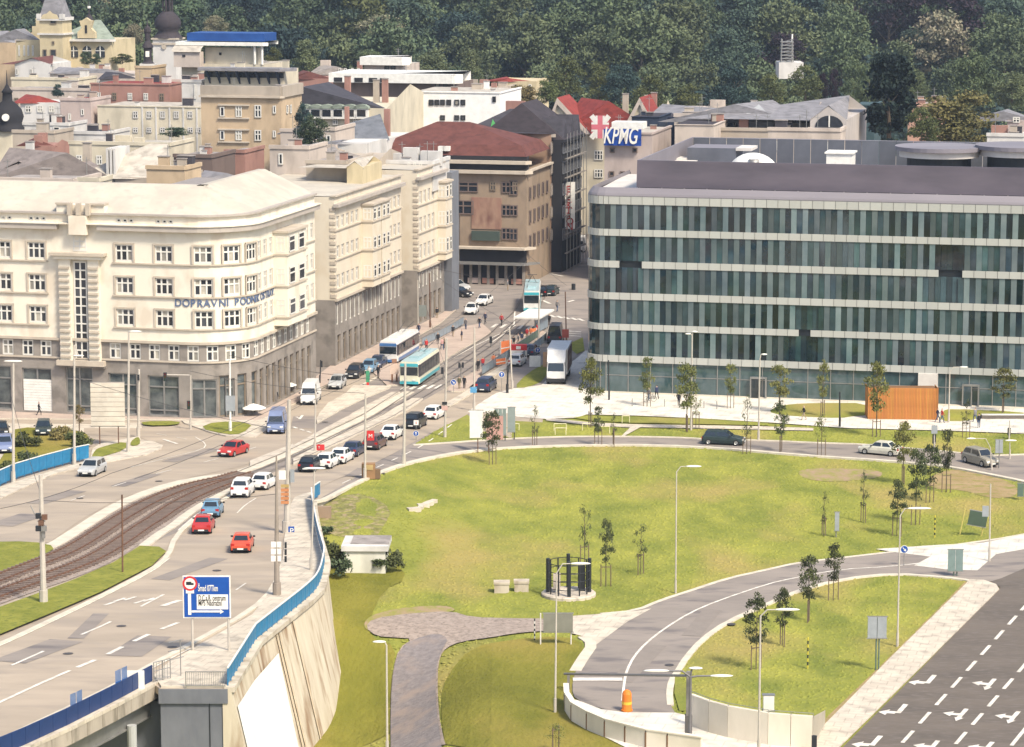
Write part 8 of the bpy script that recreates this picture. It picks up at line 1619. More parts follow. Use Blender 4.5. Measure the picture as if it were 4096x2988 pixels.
mb.box(-.3, -.02, -.07, .07, .93, .98, dark_m); mb.tube((.36, -.25, 1.0), (.36, .25, 1.0), .018, dark_m, 6); mb.build('frame', bk)
person('L2', 1205, 450, 'grey', 'denim', 'person in grey astride the dark bicycle on the plaza', 0, .4)
# ================= LAMPS, MASTS, SIGNALS, SIGNS =================
lens_m = plain('lamp_head_white', (.80, .77, .68), .4); redm = plain('sign_board_red', (.55, .03, .03), .5); bluem = mat('sign_blue', (.010, .075, .33), .45, (.008, .06, .27), 1, world=False); backm = plain('sign_back_grey', (.30, .32, .33), .6); greenb = plain('sign_back_green', (.10, .15, .12), .7)
def top_at(k, x, y, p): return atY(*k1(k, x, y), p.y)
def pole(name, label, cat, kb, xb, yb, kt, xt, yt, r=.09, r2=.06, m=None, heads=(), fn=S, grp=None, extra=None, base=True):
 """street pole: foot and top read from the photo; heads = (kt, x, y, half length in m) lamp lenses on arms from the top"""
 p = gk(kb, xb, yb, fn); t = top_at(kt, xt, yt, p); h_ = t.z - p.z; o = thing(name, label, cat, p, 0, grp); m = m or pole_m; mb = MB(); mb.tube((0, 0, -.1), (t.x - p.x, 0, h_), r, m, 8, r2); mb.build('pole', o)
 if base: mb = MB(); mb.tube((0, 0, -.1), (0, 0, 1.1), r * 1.35, m, 8); mb.build('pole_base', o)
 for (kh, x, y, L) in heads:
  q = top_at(kh, x, y, p) - p; a = Vector((t.x - p.x, 0, h_)); mb = MB()
  if (q - a).length > .35:
   el = Vector((a.x + (q.x - a.x) * .25, 0, max(a.z, q.z) - .02)); mb.tube(a, el, r2 * .8, m, 6); mb.tube(el, q, r2 * .7, m, 6); mb.build('arm', o); mb = MB()
  s = 1 if q.x >= a.x else -1
  mb.M = Matrix.Translation(q) @ Matrix.Scale(L, 4, (1, 0, 0)) @ Matrix.Scale(.22, 4, (0, 1, 0)) @ Matrix.Scale(.09, 4, Z); mb.lathe([(0, -1), (.5, -.85), (.9, -.4), (1, 0), (.85, .5), (.45, .9), (0, 1)], lens_m, n=12); mb.build('lamp_head', o, smooth=True)
 if extra: extra(o, p, h_)
 return o
def plate(o, k, x0, x1, y0, y1, p, m, yoff=-.12, name='plate', t=.04, tilt=0):
 a = top_at(k, x0, y1, p) - p; b = top_at(k, x1, y0, p) - p; mb = MB(); mb.box(a.x, b.x, yoff - t, yoff, a.z, b.z, m); return mb.build(name, o), a, b
lamp = 'street_lamp'; LG = 'street lamps along the roads'
def ex_plate(k, x0, x1, y0, y1, m, nm='plate'): return lambda o, p, h: plate(o, k, x0, x1, y0, y1, p, m, name=nm)
def signal(o, k, x, y0, y1, p, back=False, off=-.14):
 a = top_at(k, x, y1, p) - p; b = top_at(k, x, y0, p) - p; h_ = b.z - a.z; s = MB(); w_ = h_ * .19; s.box(a.x - w_, a.x + w_, off - .1, off + .1, a.z, b.z, dark_m); q = s.build('signal_head', o)
 if not back:
  for i in range(3): c = MB(); z = a.z + h_ * (.2 + .3 * i); c.tube((a.x, off - .1, z), (a.x, off - .13, z), w_ * .55, plain(('lens_green', 'lens_amber', 'lens_red')[i], ((.02, .06, .03), (.09, .05, .01), (.10, .01, .01))[i], .2), 10); c.build('lens', q)
pole(lamp, 'tall beige lamp post at the left edge behind the blue railing', 'lamp post', 'L0', 118, 1170, 'L0', 118, 108, .16, .10, heads=(('L0', 115, 98, .95),))
pole(lamp, 'tall beige lamp post rising through the gap of the blue railing', 'lamp post', 'L0', 655, 1010, 'L0', 655, -40, .15, .09, heads=(('L0', 690, 50, .6),))
pole(lamp, 'tall beige lamp post on the little grass island', 'lamp post', 'L0', 1130, 905, 'L0', 1135, -160, .15, .09, heads=(('L0', 1190, -165, .7),))
pole(lamp, 'shorter beige post behind the grass island lamp', 'lamp post', 'L0', 1220, 770, 'L0', 1225, 170, .15, .12, extra=lambda o, p, h: signal(o, 'L0', 1222, 215, 265, p, True))
pole(lamp, 'white lamp post with a pale plate on the triangular grass island', 'lamp post', 'L0', 2030, 725, 'L0', 2025, 85, .13, .09, white_m, extra=ex_plate('L0', 1990, 2072, 400, 535, backm))
def tl(o, p, h):
 a = top_at('L0', 1460, 218, p) - p; mb = MB(); mb.tube((0, 0, h), (a.x, 0, a.z), .07, pole_m, 6); mb.build('arm', o); signal(o, 'L0', 1457, 196, 272, p); signal(o, 'L0', 1665, 445, 520, p)
pole('traffic_signal', 'traffic signal mast with a long arm before the stone corner', 'traffic light', 'L0', 1680, 700, 'L0', 1680, 222, .09, .08, extra=tl)
def eq(o, p, h):
 for x, y in ((345, 1430), (400, 1440), (370, 1490), (345, 1540), (395, 1540)): q, a, b = plate(o, 'L0', x - 22, x + 22, y, y + 45, p, (dark_m, rust_m, steel_m)[x % 3], name='switch_box', yoff=-.25, t=.3)
 a = top_at('L0', 270, 1370, p) - p; b = top_at('L0', 330, 1490, p) - p; mb = MB(); mb.tube(a, b, .04, steel_m, 5); mb.build('stay', o); q, a, b = plate(o, 'L0', 378, 402, 1540, 1650, p, steel_m, name='cable_duct', yoff=-.25, t=.15)
pole('tram_mast', 'thick tram catenary mast with switch boxes in the grass strip', 'mast', 'B0', 345, 525, 'L0', 358, 1100, .24, .15, extra=eq)
pole('tram_mast', 'thin dark rod post beside the nearer tram rails', 'post', 'B0', 967, 290, 'L0', 1075, 1275, .07, .07, rust_m, base=False)
def m9(o, p, h):
 for i, y in enumerate((35, 90, 145)): signal(o, 'B1', 235, y, y + 44, p, True); plate(o, 'B1', 120, 200, y - 5, y + 40, p, white_m, name='sign_panel')
pole('signal_mast', 'thick post with three black signals and white panels on the footway', 'traffic light', 'B1', 165, 465, 'L1', 180, 930, .24, .06, plain('mast_dusty', (.30, .25, .20), .7), extra=m9)
def m10(o, p, h):
 for i in range(5): plate(o, 'L1', 222, 292, 1178 + i * 36, 1206 + i * 36, p, plain('tourist_sign_brown', (.48, .20, .08), .6) if i else plain('tourist_sign_gold', (.40, .28, .10), .6), name='sign_panel', yoff=-.3)
 q, a, b = plate(o, 'L1', 270, 340, 1548, 1625, p, bluem, name='parking_sign', yoff=-.3); text(o, 'P', .7, white_m, (p.x * 0 + a.x + .28, -.36, a.z + .15), 0, name='letter')
 q, a, b = plate(o, 'L1', 205, 265, 1055, 1135, p, white_m, name='white_cabinet', yoff=-.3); plate(o, 'L1', 305, 340, 1045, 1160, p, backm, name='grey_cabinet', yoff=-.3)
pole('tram_mast', 'tall beige mast with brown sign stack and blue parking sign', 'mast', 'R4', 130, 640, 'L1', 292, 440, .30, .16, extra=m10)
pole(lamp, 'slim cream lamp post behind the red queue board', 'lamp post', 'L1', 520, 900, 'L1', 525, 320, .10, .07)
pole(lamp, 'lamp post with a big white head against the queue, standing at the railing', 'lamp post', 'R4', 395, 1060, 'L1', 515, 1060, .08, .06, heads=(('L1', 515, 1042, .95),))
def rb(k, x0, x1, y0, y1, txt):
 def f(o, p, h): q, a, b = plate(o, k, x0, x1, y0, y1, p, redm, name='red_board'); text(o, txt, (b.z - a.z) * .55, white_m, (a.x + (b.x - a.x) * .2, -.18, a.z + (b.z - a.z) * .28), 0, name='lettering')
 return f
pole('sign_post', 'red square board with a white mark above the white queue cars', 'sign', 'L1', 572, 1020, 'L1', 572, 835, .04, .04, steel_m, extra=rb('L1', 535, 604, 830, 882, 'T'), base=False)
pole(lamp, 'tall pale lamp post carrying the red and white stacked board', 'lamp post', 'L1', 960, 1140, 'L1', 965, 385, .12, .09, extra=lambda o, p, h: (rb('L1', 978, 1042, 708, 795, 'M')(o, p, h)))
pole(lamp, 'tall pale mast between white saloon and black off-roader', 'lamp post', 'L1', 1302, 1015, 'L1', 1316, 120, .16, .11)
pole('tram_mast', 'tall mast with small sign boxes at the head of the queue', 'mast', 'L1', 1665, 770, 'M1', 1680, 1440, .13, .10, extra=lambda o, p, h: (plate(o, 'L1', 1640, 1685, 455, 480, p, dark_m, name='switch_box'), plate(o, 'L1', 1635, 1690, 490, 530, p, plain('sign_rose', (.55, .35, .30)), name='sign_panel')))
pole('tram_mast', 'pale mast with a blue arrow sign behind the white billboard', 'mast', 'L1', 1922, 540, 'M1', 1925, 1340, .12, .09, extra=lambda o, p, h: (plate(o, 'L1', 1888, 1945, 325, 375, p, plain('sign_sky_blue', (.10, .30, .50), .5), name='arrow_sign')))
pole('tram_mast', 'pale mast on the left stop platform', 'mast', 'R2', 850, 1130, 'R2', 845, 740, .1, .08); pole('tram_mast', 'pale mast behind the trolleybus on the left platform', 'mast', 'R2', 520, 1230, 'R2', 520, 900, .1, .08)
pole('tram_mast', 'pale mast beside the orange barrier on the right platform', 'mast', 'R2', 1272, 1440, 'R2', 1240, 745, .1, .08); pole('tram_mast', 'slim mast by the white shelter roof', 'mast', 'R2', 1568, 900, 'R2', 1575, 420, .1, .08)
pole('sign_post', 'dark post with round red sign behind the black van', 'sign', 'R2', 1885, 940, 'R2', 1872, 330, .09, .07, rust_m, extra=lambda o, p, h: (plate(o, 'R2', 1835, 1912, 755, 850, p, plain('sign_rust_red', (.35, .08, .06), .6), name='sign_disc')))
pole(lamp, 'light post with grey board at the arcade', 'lamp post', 'R2', 205, 820, 'R2', 200, 200, .1, .08, extra=ex_plate('R2', 215, 300, 480, 610, plain('board_greygreen', (.20, .22, .20)))); pole(lamp, 'dark post on the arcade pavement', 'lamp post', 'R2', 342, 745, 'R2', 335, 120, .1, .08, rust_m)
pole('tram_mast', 'mast with boxes before the derelict corner house', 'mast', 'M1', 2165, 930, 'M1', 2165, 290, .16, .12, extra=lambda o, p, h: (plate(o, 'M1', 2135, 2190, 760, 810, p, backm, name='switch_box'), plate(o, 'M1', 2150, 2235, 905, 975, p, plain('kiosk_mauve', (.16, .13, .19)), name='cabinet', t=.8), plate(o, 'M1', 2085, 2200, 268, 290, p, lens_m, name='lamp_head')))
pole(lamp, 'slim lamp before the faded mural wall', 'lamp post', 'M1', 1797, 940, 'M1', 1795, 400, .08, .06, heads=(('M1', 1797, 395, .35),))
pole('sign_post', 'small dark post by the crossing right of the tram', 'post', 'R2', 1965, 310, 'R2', 1965, 240, .3, .3, dark_m, base=False)
PK = 'lamps in the park'
pole(lamp, 'slender cream lamp in the middle of the big lawn', 'lamp post', 'B2', 1290, 440, 'L2', 1450, 1075, .07, .05, heads=(('L2', 1600, 1025, .7),), fn=T)
pole(lamp, 'slender cream lamp left of the asphalt path at the bottom edge', 'lamp post', 'B1', 1035, 1720, 'B1', 1030, 850, .09, .06, heads=(('B1', 972, 822, .5),), fn=T)
pole(lamp, 'slim grey lamp passing in front of the round black cage', 'lamp post', 'B2', 340, 1385, 'B2', 352, 280, .08, .05, heads=(('B2', 540, 205, .75),), fn=T)
pole(lamp, 'cream lamp right of the ramp crossing the young island tree', 'lamp post', 'B2', 1945, 1725, 'B2', 1960, 620, .09, .06, heads=(('B3', 150, 568, .9),), fn=T)
pole(lamp, 'thick dark lamp post with three heads beside the height gantry', 'lamp post', 'B2', 1400, 1690, 'B2', 1408, 1100, .13, .09, plain('pole_dark_grey', (.16, .15, .15), .5), heads=(('B2', 1140, 1050, .95), ('B2', 1650, 1090, .85), ('B2', 1448, 1030, .5)), fn=T)
pole(lamp, 'curved-arm cream lamp rising before the tree cluster', 'lamp post', 'B3', 1020, 860, 'L3', 1165, 1460, .08, .05, heads=(('L3', 1330, 1395, 1.0),), fn=T)
pole(lamp, 'cream post with white plate beside the tilted green board', 'lamp post', 'B3', 1745, 195, 'L3', 1962, 1180, .08, .06, extra=ex_plate('L3', 1885, 1945, 1370, 1465, backm), fn=T)
pole(lamp, 'small curved lamp by the ring road right of the beige off-roader', 'lamp post', 'L3', 1970, 1065, 'L3', 1960, 860, .07, .05, heads=(('L3', 1790, 780, .5),), fn=T); pole(lamp, 'small lamp with flat cream head near the right edge', 'lamp post', 'L3', 2130, 968, 'L3', 2132, 812, .07, .05, heads=(('L3', 2140, 797, .65),), fn=T)
pole(lamp, 'black slim post on the plaza path before the timber box', 'lamp post', 'L3', 632, 678, 'L3', 632, 370, .09, .08, dark_m); pole(lamp, 'black slim post before the left part of the office', 'lamp post', 'L2', 855, 442, 'L2', 850, 90, .08, .07, dark_m)
pole(lamp, 'tall cream lamp post in front of the office left third', 'lamp post', 'L2', 1577, 700, 'M2', 1588, 1420, .1, .07, heads=(('M2', 1552, 1400, .35), ('M2', 1610, 1380, .35))); pole(lamp, 'tall cream lamp post in front of the office middle', 'lamp post', 'L2', 2172, 800, 'L2', 2185, 80, .1, .07, heads=(('L2', 2222, 38, .35),))
pole(lamp, 'pale lamp with sideways arm right of the timber box', 'lamp post', 'L3', 1592, 640, 'L3', 1602, 195, .09, .06, heads=(('L3', 1725, 150, .5),)); pole(lamp, 'grey post at the office entrance with slim profile', 'lamp post', 'L3', 1710, 470, 'L3', 1705, 160, .08, .06)
pole('traffic_signal', 'traffic light seen from behind between plaza and ring road', 'traffic light', 'L3', 1465, 900, 'L3', 1465, 660, .07, .06, extra=lambda o, p, h: (signal(o, 'L3', 1465, 745, 825, p, True, .1), plate(o, 'L3', 1438, 1492, 662, 735, p, backm, name='sign_panel')))
pole('traffic_signal', 'black signal on a short post near the right edge of the plaza', 'traffic light', 'L3', 2125, 780, 'L3', 2130, 620, .07, .06, extra=lambda o, p, h: signal(o, 'L3', 2125, 688, 755, p, True, .1))
pole('traffic_signal', 'black traffic signal at the bottom edge by the pale footway', 'traffic light', 'B3', 362, 1720, 'B3', 362, 1560, .09, .09, dark_m, fn=T, extra=lambda o, p, h: signal(o, 'B3', 362, 1558, 1660, p, True))
for k, x, y, y2, lb in (('L2', 1060, 497, 425, 'left slim bollard on the pale plaza'), ('L2', 1345, 502, 435, 'slim bollard left of the olive tree on the plaza'), ('L2', 1805, 525, 450, 'slim bollard right of the olive tree on the plaza'), ('L2', 1692, 515, 452, 'faint bollard beside the lawn lamp post')):
 pole('bollard', lb, 'bollard', k, x, y, k, x, y2, .05, .05, steel_m, base=False, grp='plaza bollards')
# big blue direction sign
p = gk('B0', 1520, 905); p2 = gk('B0', 1800, 918); bs = thing('road_sign', 'big blue road sign with white arrow diagram and text panel on two posts', 'sign', p)
def b0(x, y, d=0): v = atY(*k1('B0', x, y), p.y) - p; return Vector((v.x, d, v.z))
A_, C_ = b0(1447, 632), b0(1818, 298); mb = MB(); mb.box(A_.x, C_.x, -.12, -.04, A_.z, C_.z, white_m); mb.box(A_.x + .09, C_.x - .09, -.16, -.12, A_.z + .09, C_.z - .09, bluem); mb.build('panel', bs)
def slabq(x0, x1, y0, y1, m, d=-.175, nm='sign_symbol'): a, c = b0(x0, y1), b0(x1, y0); mb = MB(); mb.box(a.x, c.x, d, d + .02, a.z, c.z, m); return mb.build(nm, bs)
slabq(1555, 1800, 445, 562, white_m); slabq(1487, 1508, 432, 605, white_m); slabq(1508, 1752, 571, 586, white_m); slabq(1468, 1532, 398, 436, white_m)
a = b0(1740, 560); mb = MB(); q1, q2, q3 = b0(1738, 562, -.18), b0(1738, 598, -.18), b0(1768, 580, -.18); mb.add([q1, q2, q3], [(0, 1, 2)], white_m); mb.build('arrow_head', bs)
c = b0(1500, 358); mb = MB(); mb.tube((c.x, -.17, c.z), (c.x, -.19, c.z), .52, redm, 20); mb.tube((c.x, -.19, c.z), (c.x, -.20, c.z), .38, white_m, 20); mb.box(c.x - .26, c.x + .1, -.215, -.205, c.z - .1, c.z + .13, dark_m); mb.box(c.x + .1, c.x + .26, -.215, -.205, c.z - .1, c.z + .04, dark_m); mb.build('no_lorries_symbol', bs); c2_ = b0(1498, 322); mb = MB(); mb.add([(c2_.x - .22, -.18, c2_.z - .1), (c2_.x + .22, -.18, c2_.z - .1), (c2_.x, -.18, c2_.z + .2)], [(0, 1, 2)], white_m); mb.build('sign_symbol', bs)
tx = plain('sign_text_dark', (.07, .06, .05), .6)
def tw(s, x, y, x1, sz, m): v = b0(x, y, -.18); v2 = b0(x1, y); text(bs, s, sz, m, v, 0, ext=.008, fit=v2.x - v.x, name='lettering', bold=.008)
tw('Šmad 07Tkm', 1565, 418, 1720, .62, white_m); tw('D.C.a.R. centrum', 1568, 492, 1782, .55, tx); tw('MPS Nádražní', 1568, 532, 1752, .55, tx)
for x, q in ((1520, p), (1798, p2)): mb = MB(); mb.tube((q.x - p.x, .02, q.z - p.z - .1), (q.x - p.x, .02, A_.z + 2.2), .09, pole_m, 8); mb.build('post', bs)
# billboards and panels
def board(name, label, k, x0, x1, y0, y1, yb, m, legs, fn=T, legm=None, tilt=0, parts=1, bm=None, cat='board', rot=0, t=.12):
 p = gk(k, (x0 + x1) / 2, yb, fn); a = top_at(k, x0, y1, p) - p; b = top_at(k, x1, y0, p) - p; o = thing(name, label, cat, p, rot); w_ = (b.x - a.x) / parts
 for i in range(parts): mb = MB(); mb.box(a.x + i * w_ + .02, a.x + (i + 1) * w_ - .02, -t, 0, a.z, b.z, m); mb.build('panel', o)
 mb = MB(); mb.box(a.x - .05, b.x + .05, -t + .02, -.02, b.z, b.z + .07, bm or steel_m); mb.box(a.x - .05, b.x + .05, -t + .02, -.02, a.z - .07, a.z, bm or steel_m); mb.build('frame', o)
 for x in legs: q = top_at(k, x, yb, p) - p; mb = MB(); mb.tube((q.x, .06, -.1), (q.x, .06, b.z), .06, legm or steel_m, 6); mb.build('post', o)
 return o, p, a, b
sb, p, a, b = board('slatted_board', 'large cream slatted billboard back standing on posts before the stone corner', 'L0', 805, 1097, 285, 668, 840, MC['wall_pale_peach'], (880, 1045), S, rust_m)
sl_ = MB().box(0, b.x - a.x, -.03, 0, 0, (b.z - a.z) / 9 - .05, mat('slat_cream', (.62, .56, .46), .8, (.52, .46, .37), 1.2)).mesh('slat')
for i in range(9): link('slat', sl_, sb, loc=(a.x, -.14, a.z + i * (b.z - a.z) / 9 + .02))
board('billboard', 'white rounded billboard panel at the left tip of the lawn', 'L1', 1882, 2000, 532, 772, 900, white_m, (1955,), S, rust_m)
board('poster_shelter', 'graffiti poster board behind the leafy young tree', 'L1', 2030, 2180, 580, 790, 905, plain('poster_rose', (.50, .28, .24), .7), (2050,), S, rust_m)
board('glass_screen', 'greenish glass shelter screen right of the billboards', 'L1', 2100, 2205, 520, 745, 800, plain('screen_green', (.22, .27, .24), .3), (2195,), S, dark_m, parts=3); board('glass_screen', 'second greenish glass screen at the end of the shelter', 'L2', -40, 30, 505, 720, 790, plain('screen_green2', (.26, .30, .28), .3), (20,), S, dark_m)
board('grey_board', 'grey rectangular board across the ramp mouth behind the slim lamp', 'B2', 245, 482, 598, 742, 850, plain('board_grey_olive', (.20, .195, .155), .7), (225, 465), legm=whiter_m)
board('double_sign_back', 'back of a four-panel road sign on the roadside island', 'B3', 782, 938, 625, 790, 1050, backm, (850, 872), legm=greenb, parts=2, cat='sign'); board('double_sign_back', 'grey-green sign panel at the top of the roadside island', 'B3', 1415, 1540, 95, 262, 312, plain('sign_back_teal', (.17, .23, .22), .6), (1465, 1490), legm=greenb, parts=2, cat='sign')
board('narrow_sign', 'narrow blue-grey upright sign alone on the big lawn', 'L3', 585, 630, 1430, 1590, 1652, backm, (600,), cat='sign'); board('narrow_sign', 'pale blue two-panel sign by the ring road at right', 'L3', 2000, 2072, 790, 905, 1050, backm, (2035,), cat='sign', parts=2)
board('tilted_board', 'dark green tilted board on yellow struts at the right lawn edge', 'L3', 1735, 1905, 1420, 1545, 1640, plain('board_dark_green', (.05, .08, .05), .7), (1690, 1880), legm=plain('strut_yellow', (.5, .42, .12), .6), rot=.0)[0].rotation_euler = (0, .18, 0)
board('white_cabinet', 'small white cabinet on the pale ramp wall', 'B2', 1975, 2065, 1235, 1350, 1420, white_m, (), t=.6); board('blue_grey_box', 'green-grey box at the right edge above the bare soil', 'L3', 2195, 2256, 1175, 1285, 1320, greenb, ())
def roundsign(label, k, x, y, r, yb, m, kb=None, fn=S, arrow=None):
 kb = kb or k; p = gk(kb, x, yb, fn); c = top_at(k, x, y, p) - p; rr_ = r * KEY[k][2] / F * p.y; o = thing('round_sign', label, 'sign', p); mb = MB(); mb.tube((0, .03, -.1), (0, .03, c.z), .035, steel_m, 6); mb.build('post', o); mb = MB(); mb.tube((0, -.03, c.z), (0, -.06, c.z), rr_, white_m, 18); mb.tube((0, -.06, c.z), (0, -.07, c.z), rr_ * .88, m, 18); mb.build('disc', o)
 mb = MB(); s = rr_; mb.M = Matrix.Translation((0, -.085, c.z)) @ Matrix.Rotation(arrow or 0, 4, 'Y'); mb.box(-s * .1, s * .1, 0, .01, -s * .6, s * .2, white_m); mb.add([(-s * .4, 0, s * .1), (s * .4, 0, s * .1), (0, 0, s * .7)], [(0, 1, 2)], white_m); mb.build('arrow', o)
roundsign('blue round arrow sign at the curve of the ramp road', 'B3', 1072, 92, 32, 230, bluem, fn=T, arrow=2.4); roundsign('blue round arrow sign on the divider near the dark blue off-roader', 'R2', 1152, 1268, 34, 1460, bluem); roundsign('tilted blue arrow sign at the platform tip', 'R2', 605, 1355, 34, 1480, bluem, arrow=2.3); roundsign('blue arrow sign on the divider beside the dark blue off-roader', 'R2', 838, 1440, 34, 1600, bluem); roundsign('blue arrow sign by the blue barriers near the shelter', 'R2', 1560, 990, 30, 1080, bluem); roundsign('blue and white arrow sign on the kerb below the black off-roader', 'L1', 1410, 735, 26, 800, bluem)
def triangle_sign(label, k, x, y, s, yb):
 p = gk(k, x, yb); c = top_at(k, x, y, p) - p; r = s * KEY[k][2] / F * p.y; o = thing('warning_sign', label, 'sign', p); mb = MB(); mb.tube((0, .03, -.1), (0, .03, c.z), .035, steel_m, 6); mb.build('post', o); mb = MB(); mb.box(-r, r, -.05, 0, c.z - r, c.z + r, white_m); mb.box(-r * .16, r * .16, -.06, -.05, c.z - r * .6, c.z + r * .5, redm); mb.build('plate', o)
triangle_sign('white plate with a red bar above the blue arrow sign', 'L1', 1412, 640, 22, 790)
for k, x, y0, y1, ms, lb in (('B2', 178, 640, 815, (dark_m, white_m), 'black and white striped marker post by the grey board'), ('B3', 312, 785, 1035, (plain('marker_yellow', (.6, .5, .05)), dark_m), 'yellow and black striped marker rod on the roadside island'), ('L3', 1468, 1455, 1652, (plain('marker_yellow', (.6, .5, .05)), dark_m), 'yellow and black striped rod on the lawn by the curved lamp')):
 p = gk(k, x, y1, T); t_ = top_at(k, x, y0, p); mb = MB(); n = 9
 for i in range(n): mb.tube((0, 0, t_.z * 0 + (t_.z - p.z) * i / n), (0, 0, (t_.z - p.z) * (i + 1) / n), .06, ms[i % 2], 6)
 tag(mb.build('marker_post', loc=p), lb, 'post')
# cafe parasols at the stone corner
for i, (x, y, yb, lb) in enumerate(((130, 410, 640, 'white parasol at the cafe tables, upper left'), (450, 430, 590, 'white parasol closest to the white van'), (50, 520, 720, 'white parasol at the cafe tables, middle left'), (45, 725, 860, 'lowest white parasol at the corner pavement'))):
 p = gk('R1', x, yb); t_ = top_at('R1', x, y, p).z - p.z; o = thing('parasol', lb, 'parasol', p); mb = MB(); mb.tube((0, 0, 0), (0, 0, t_), .04, steel_m, 6); mb.build('pole', o); mb = MB(); mb.lathe([(1.45, t_ - .25), (1.4, t_ - .15), (.7, t_ + .1), (.0, t_ + .3)], white_m, n=8); mb.build('canopy', o)
# tram stop furniture: railings, shelter, barriers
def lowrail(label, pts, m, n, hgt=1.05):
 o = thing('stop_railing', label, 'railing'); P = [gk('R2', *q) + Z * .16 for q in pts]; L = sum((P[i + 1] - P[i]).length for i in range(len(P) - 1)); k = 0
 for i in range(len(P) - 1):
  a, b = P[i], P[i + 1]; m_ = max(1, round((b - a).length / 1.8))
  for j in range(m_):
   q = a.lerp(b, j / m_); d = b - a; w_ = d.length / m_; mb = MB(); mb.box(.04, w_ - .04, -.015, .015, .12, hgt, m); mb.box(-.03, .03, -.03, .03, 0, hgt + .05, steel_m); mb.box(0, w_, -.03, .03, hgt, hgt + .06, steel_m); mb.build('rail_panel', o, loc=q, rotz=math.atan2(d.y, d.x))
railg = plain('railing_glass_blue', (.22, .28, .33), .3)
lowrail('glass and steel railing along the left stop platform', ((250, 960), (450, 870), (600, 790), (720, 715)), railg, 8); lowrail('blue-grey railing along the right stop platform', ((930, 1290), (1100, 1180), (1260, 1080)), railg, 8); lowrail('railing below the people on the right platform', ((1300, 1040), (1450, 940), (1580, 850)), plain('railing_green', (.12, .18, .14), .5), 8); lowrail('steel railing between divider and road by the shelter', ((1380, 1130), (1540, 1000), (1660, 900)), railg, 8)
p = gk('R2', 1500, 800); sh_ = thing('tram_shelter', 'tram stop shelter with wide flat white roof', 'shelter', p, math.atan2(U.y, U.x)); t_ = top_at('R2', 1500, 690, p).z - p.z; t_ = min(max(t_, 2.6), 3.4); mb = MB(); mb.box(-3.5, 5.5, -1.8, 1.8, t_ - .2, t_, white_m); mb.build('roof', sh_)
for x in (-2.8, 0, 2.5, 4.8): mb = MB(); mb.tube((x, -1.0, 0), (x, -1.0, t_ - .2), .07, steel_m, 6); mb.build('post', sh_)
mb = MB(); mb.box(-2.8, 4.8, -1.06, -1.02, .3, t_ - .5, railg); mb.build('rear_glass', sh_)
orm = plain('barrier_orange', (.80, .22, .07), .6)
for x, y, w_, h_, r_, lb in ((1200, 1060, 2.4, 1.9, .9, 'tall orange construction screen beside the pale mast'), (1130, 1180, 2.2, .9, .8, 'low orange barrier by the platform railing'), (1500, 850, 1.8, 1.1, .9, 'orange barrier among people near the shelter')):
 p = gk('R2', x, y); mb = MB(); mb.box(-w_ / 2, w_ / 2, -.05, .05, .2, h_, orm); mb.box(-w_ / 2, -w_ / 2 + .1, -.08, .08, 0, h_ + .05, white_m); mb.box(w_ / 2 - .1, w_ / 2, -.08, .08, 0, h_ + .05, white_m); mb.box(-w_ / 2, w_ / 2, -.06, .06, h_ * .5, h_ * .5 + .12, white_m); tag(mb.build('barrier', loc=p + Z * .1, rotz=r_), lb, 'barrier')
p = gk('R2', 1300, 1120); mb = MB(); mb.box(-1.1, 1.1, -.5, .5, 1.2, 1.9, redm); mb.box(-1.1, 1.1, -.52, .52, 0, 1.2, white_m); mb.box(-.3, .3, -.54, -.5, 1.35, 1.75, white_m); tag(mb.build('red_kiosk_box', loc=p + U * 2), 'small red and white box near the hatchback at the barrier', 'kiosk')
p = gk('R2', 1610, 1190); mb = MB(); mb.box(-1.6, -.2, -.05, .05, .1, 1.5, white_m); mb.box(.1, 1.2, -.1, .1, .1, 2.0, plain('hoarding_peach', (.62, .36, .20), .7)); tag(mb.build('hoarding', loc=p), 'white and peach hoarding panels left of the box truck', 'hoarding')
p = gk('R1', 1870, 430); h_ = top_at('R1', 1870, 100, p).z - p.z; o = thing('stop_pillar', 'pale information pillar on two brown legs beside the trolleybus', 'pillar', p); mb = MB()
for s in (-.28, .28): mb.box(s - .1, s + .1, -.08, .08, 0, h_ * .42, plain('pillar_leg_brown', (.25, .11, .05), .7))
mb.build('leg', o); mb = MB(); mb.box(-.5, .5, -.12, .12, h_ * .36, h_ * .78, plain('pillar_cream', (.66, .50, .40), .6)); mb.build('panel', o); mb = MB(); mb.box(-.3, .3, -.1, .1, h_ * .78, h_ * .95, plain('pillar_top_brown', (.30, .16, .10), .6)); mb.build('cap', o)
p = gk('R1', 1525, 470); mb = MB(); mb.box(-.22, .22, -.1, .1, .5, 1.9, plain('post_green', (.05, .25, .13), .5)); mb.box(-.15, .15, -.1, .1, 0, .5, redm); tag(mb.build('stop_post', loc=p), 'green stop post on a red foot at the island tip', 'post')
pole('traffic_signal', 'pair of black signals on a short post on the track island', 'traffic light', 'R2', 690, 1300, 'R2', 690, 1145, .05, .05, steel_m, extra=lambda o, p, h: (signal(o, 'R2', 672, 1130, 1190, p, True), signal(o, 'R2', 712, 1130, 1190, p, True))); pole('traffic_signal', 'single black signal beside the trolleybus front', 'traffic light', 'R2', 490, 1330, 'R2', 490, 1180, .05, .05, steel_m, extra=lambda o, p, h: signal(o, 'R2', 480, 1185, 1260, p, True)); pole('traffic_signal', 'black signal on the tracks before the zebra crossing', 'traffic light', 'R2', 1030, 960, 'R2', 1028, 840, .05, .05, steel_m, extra=lambda o, p, h: signal(o, 'R2', 1028, 835, 910, p, True)); pole('traffic_signal', 'black signal post at the curve of the arcade kerb', 'traffic light', 'R1', 905, 440, 'R1', 915, 130, .07, .07, dark_m, extra=lambda o, p, h: signal(o, 'R1', 925, 140, 220, p, True))
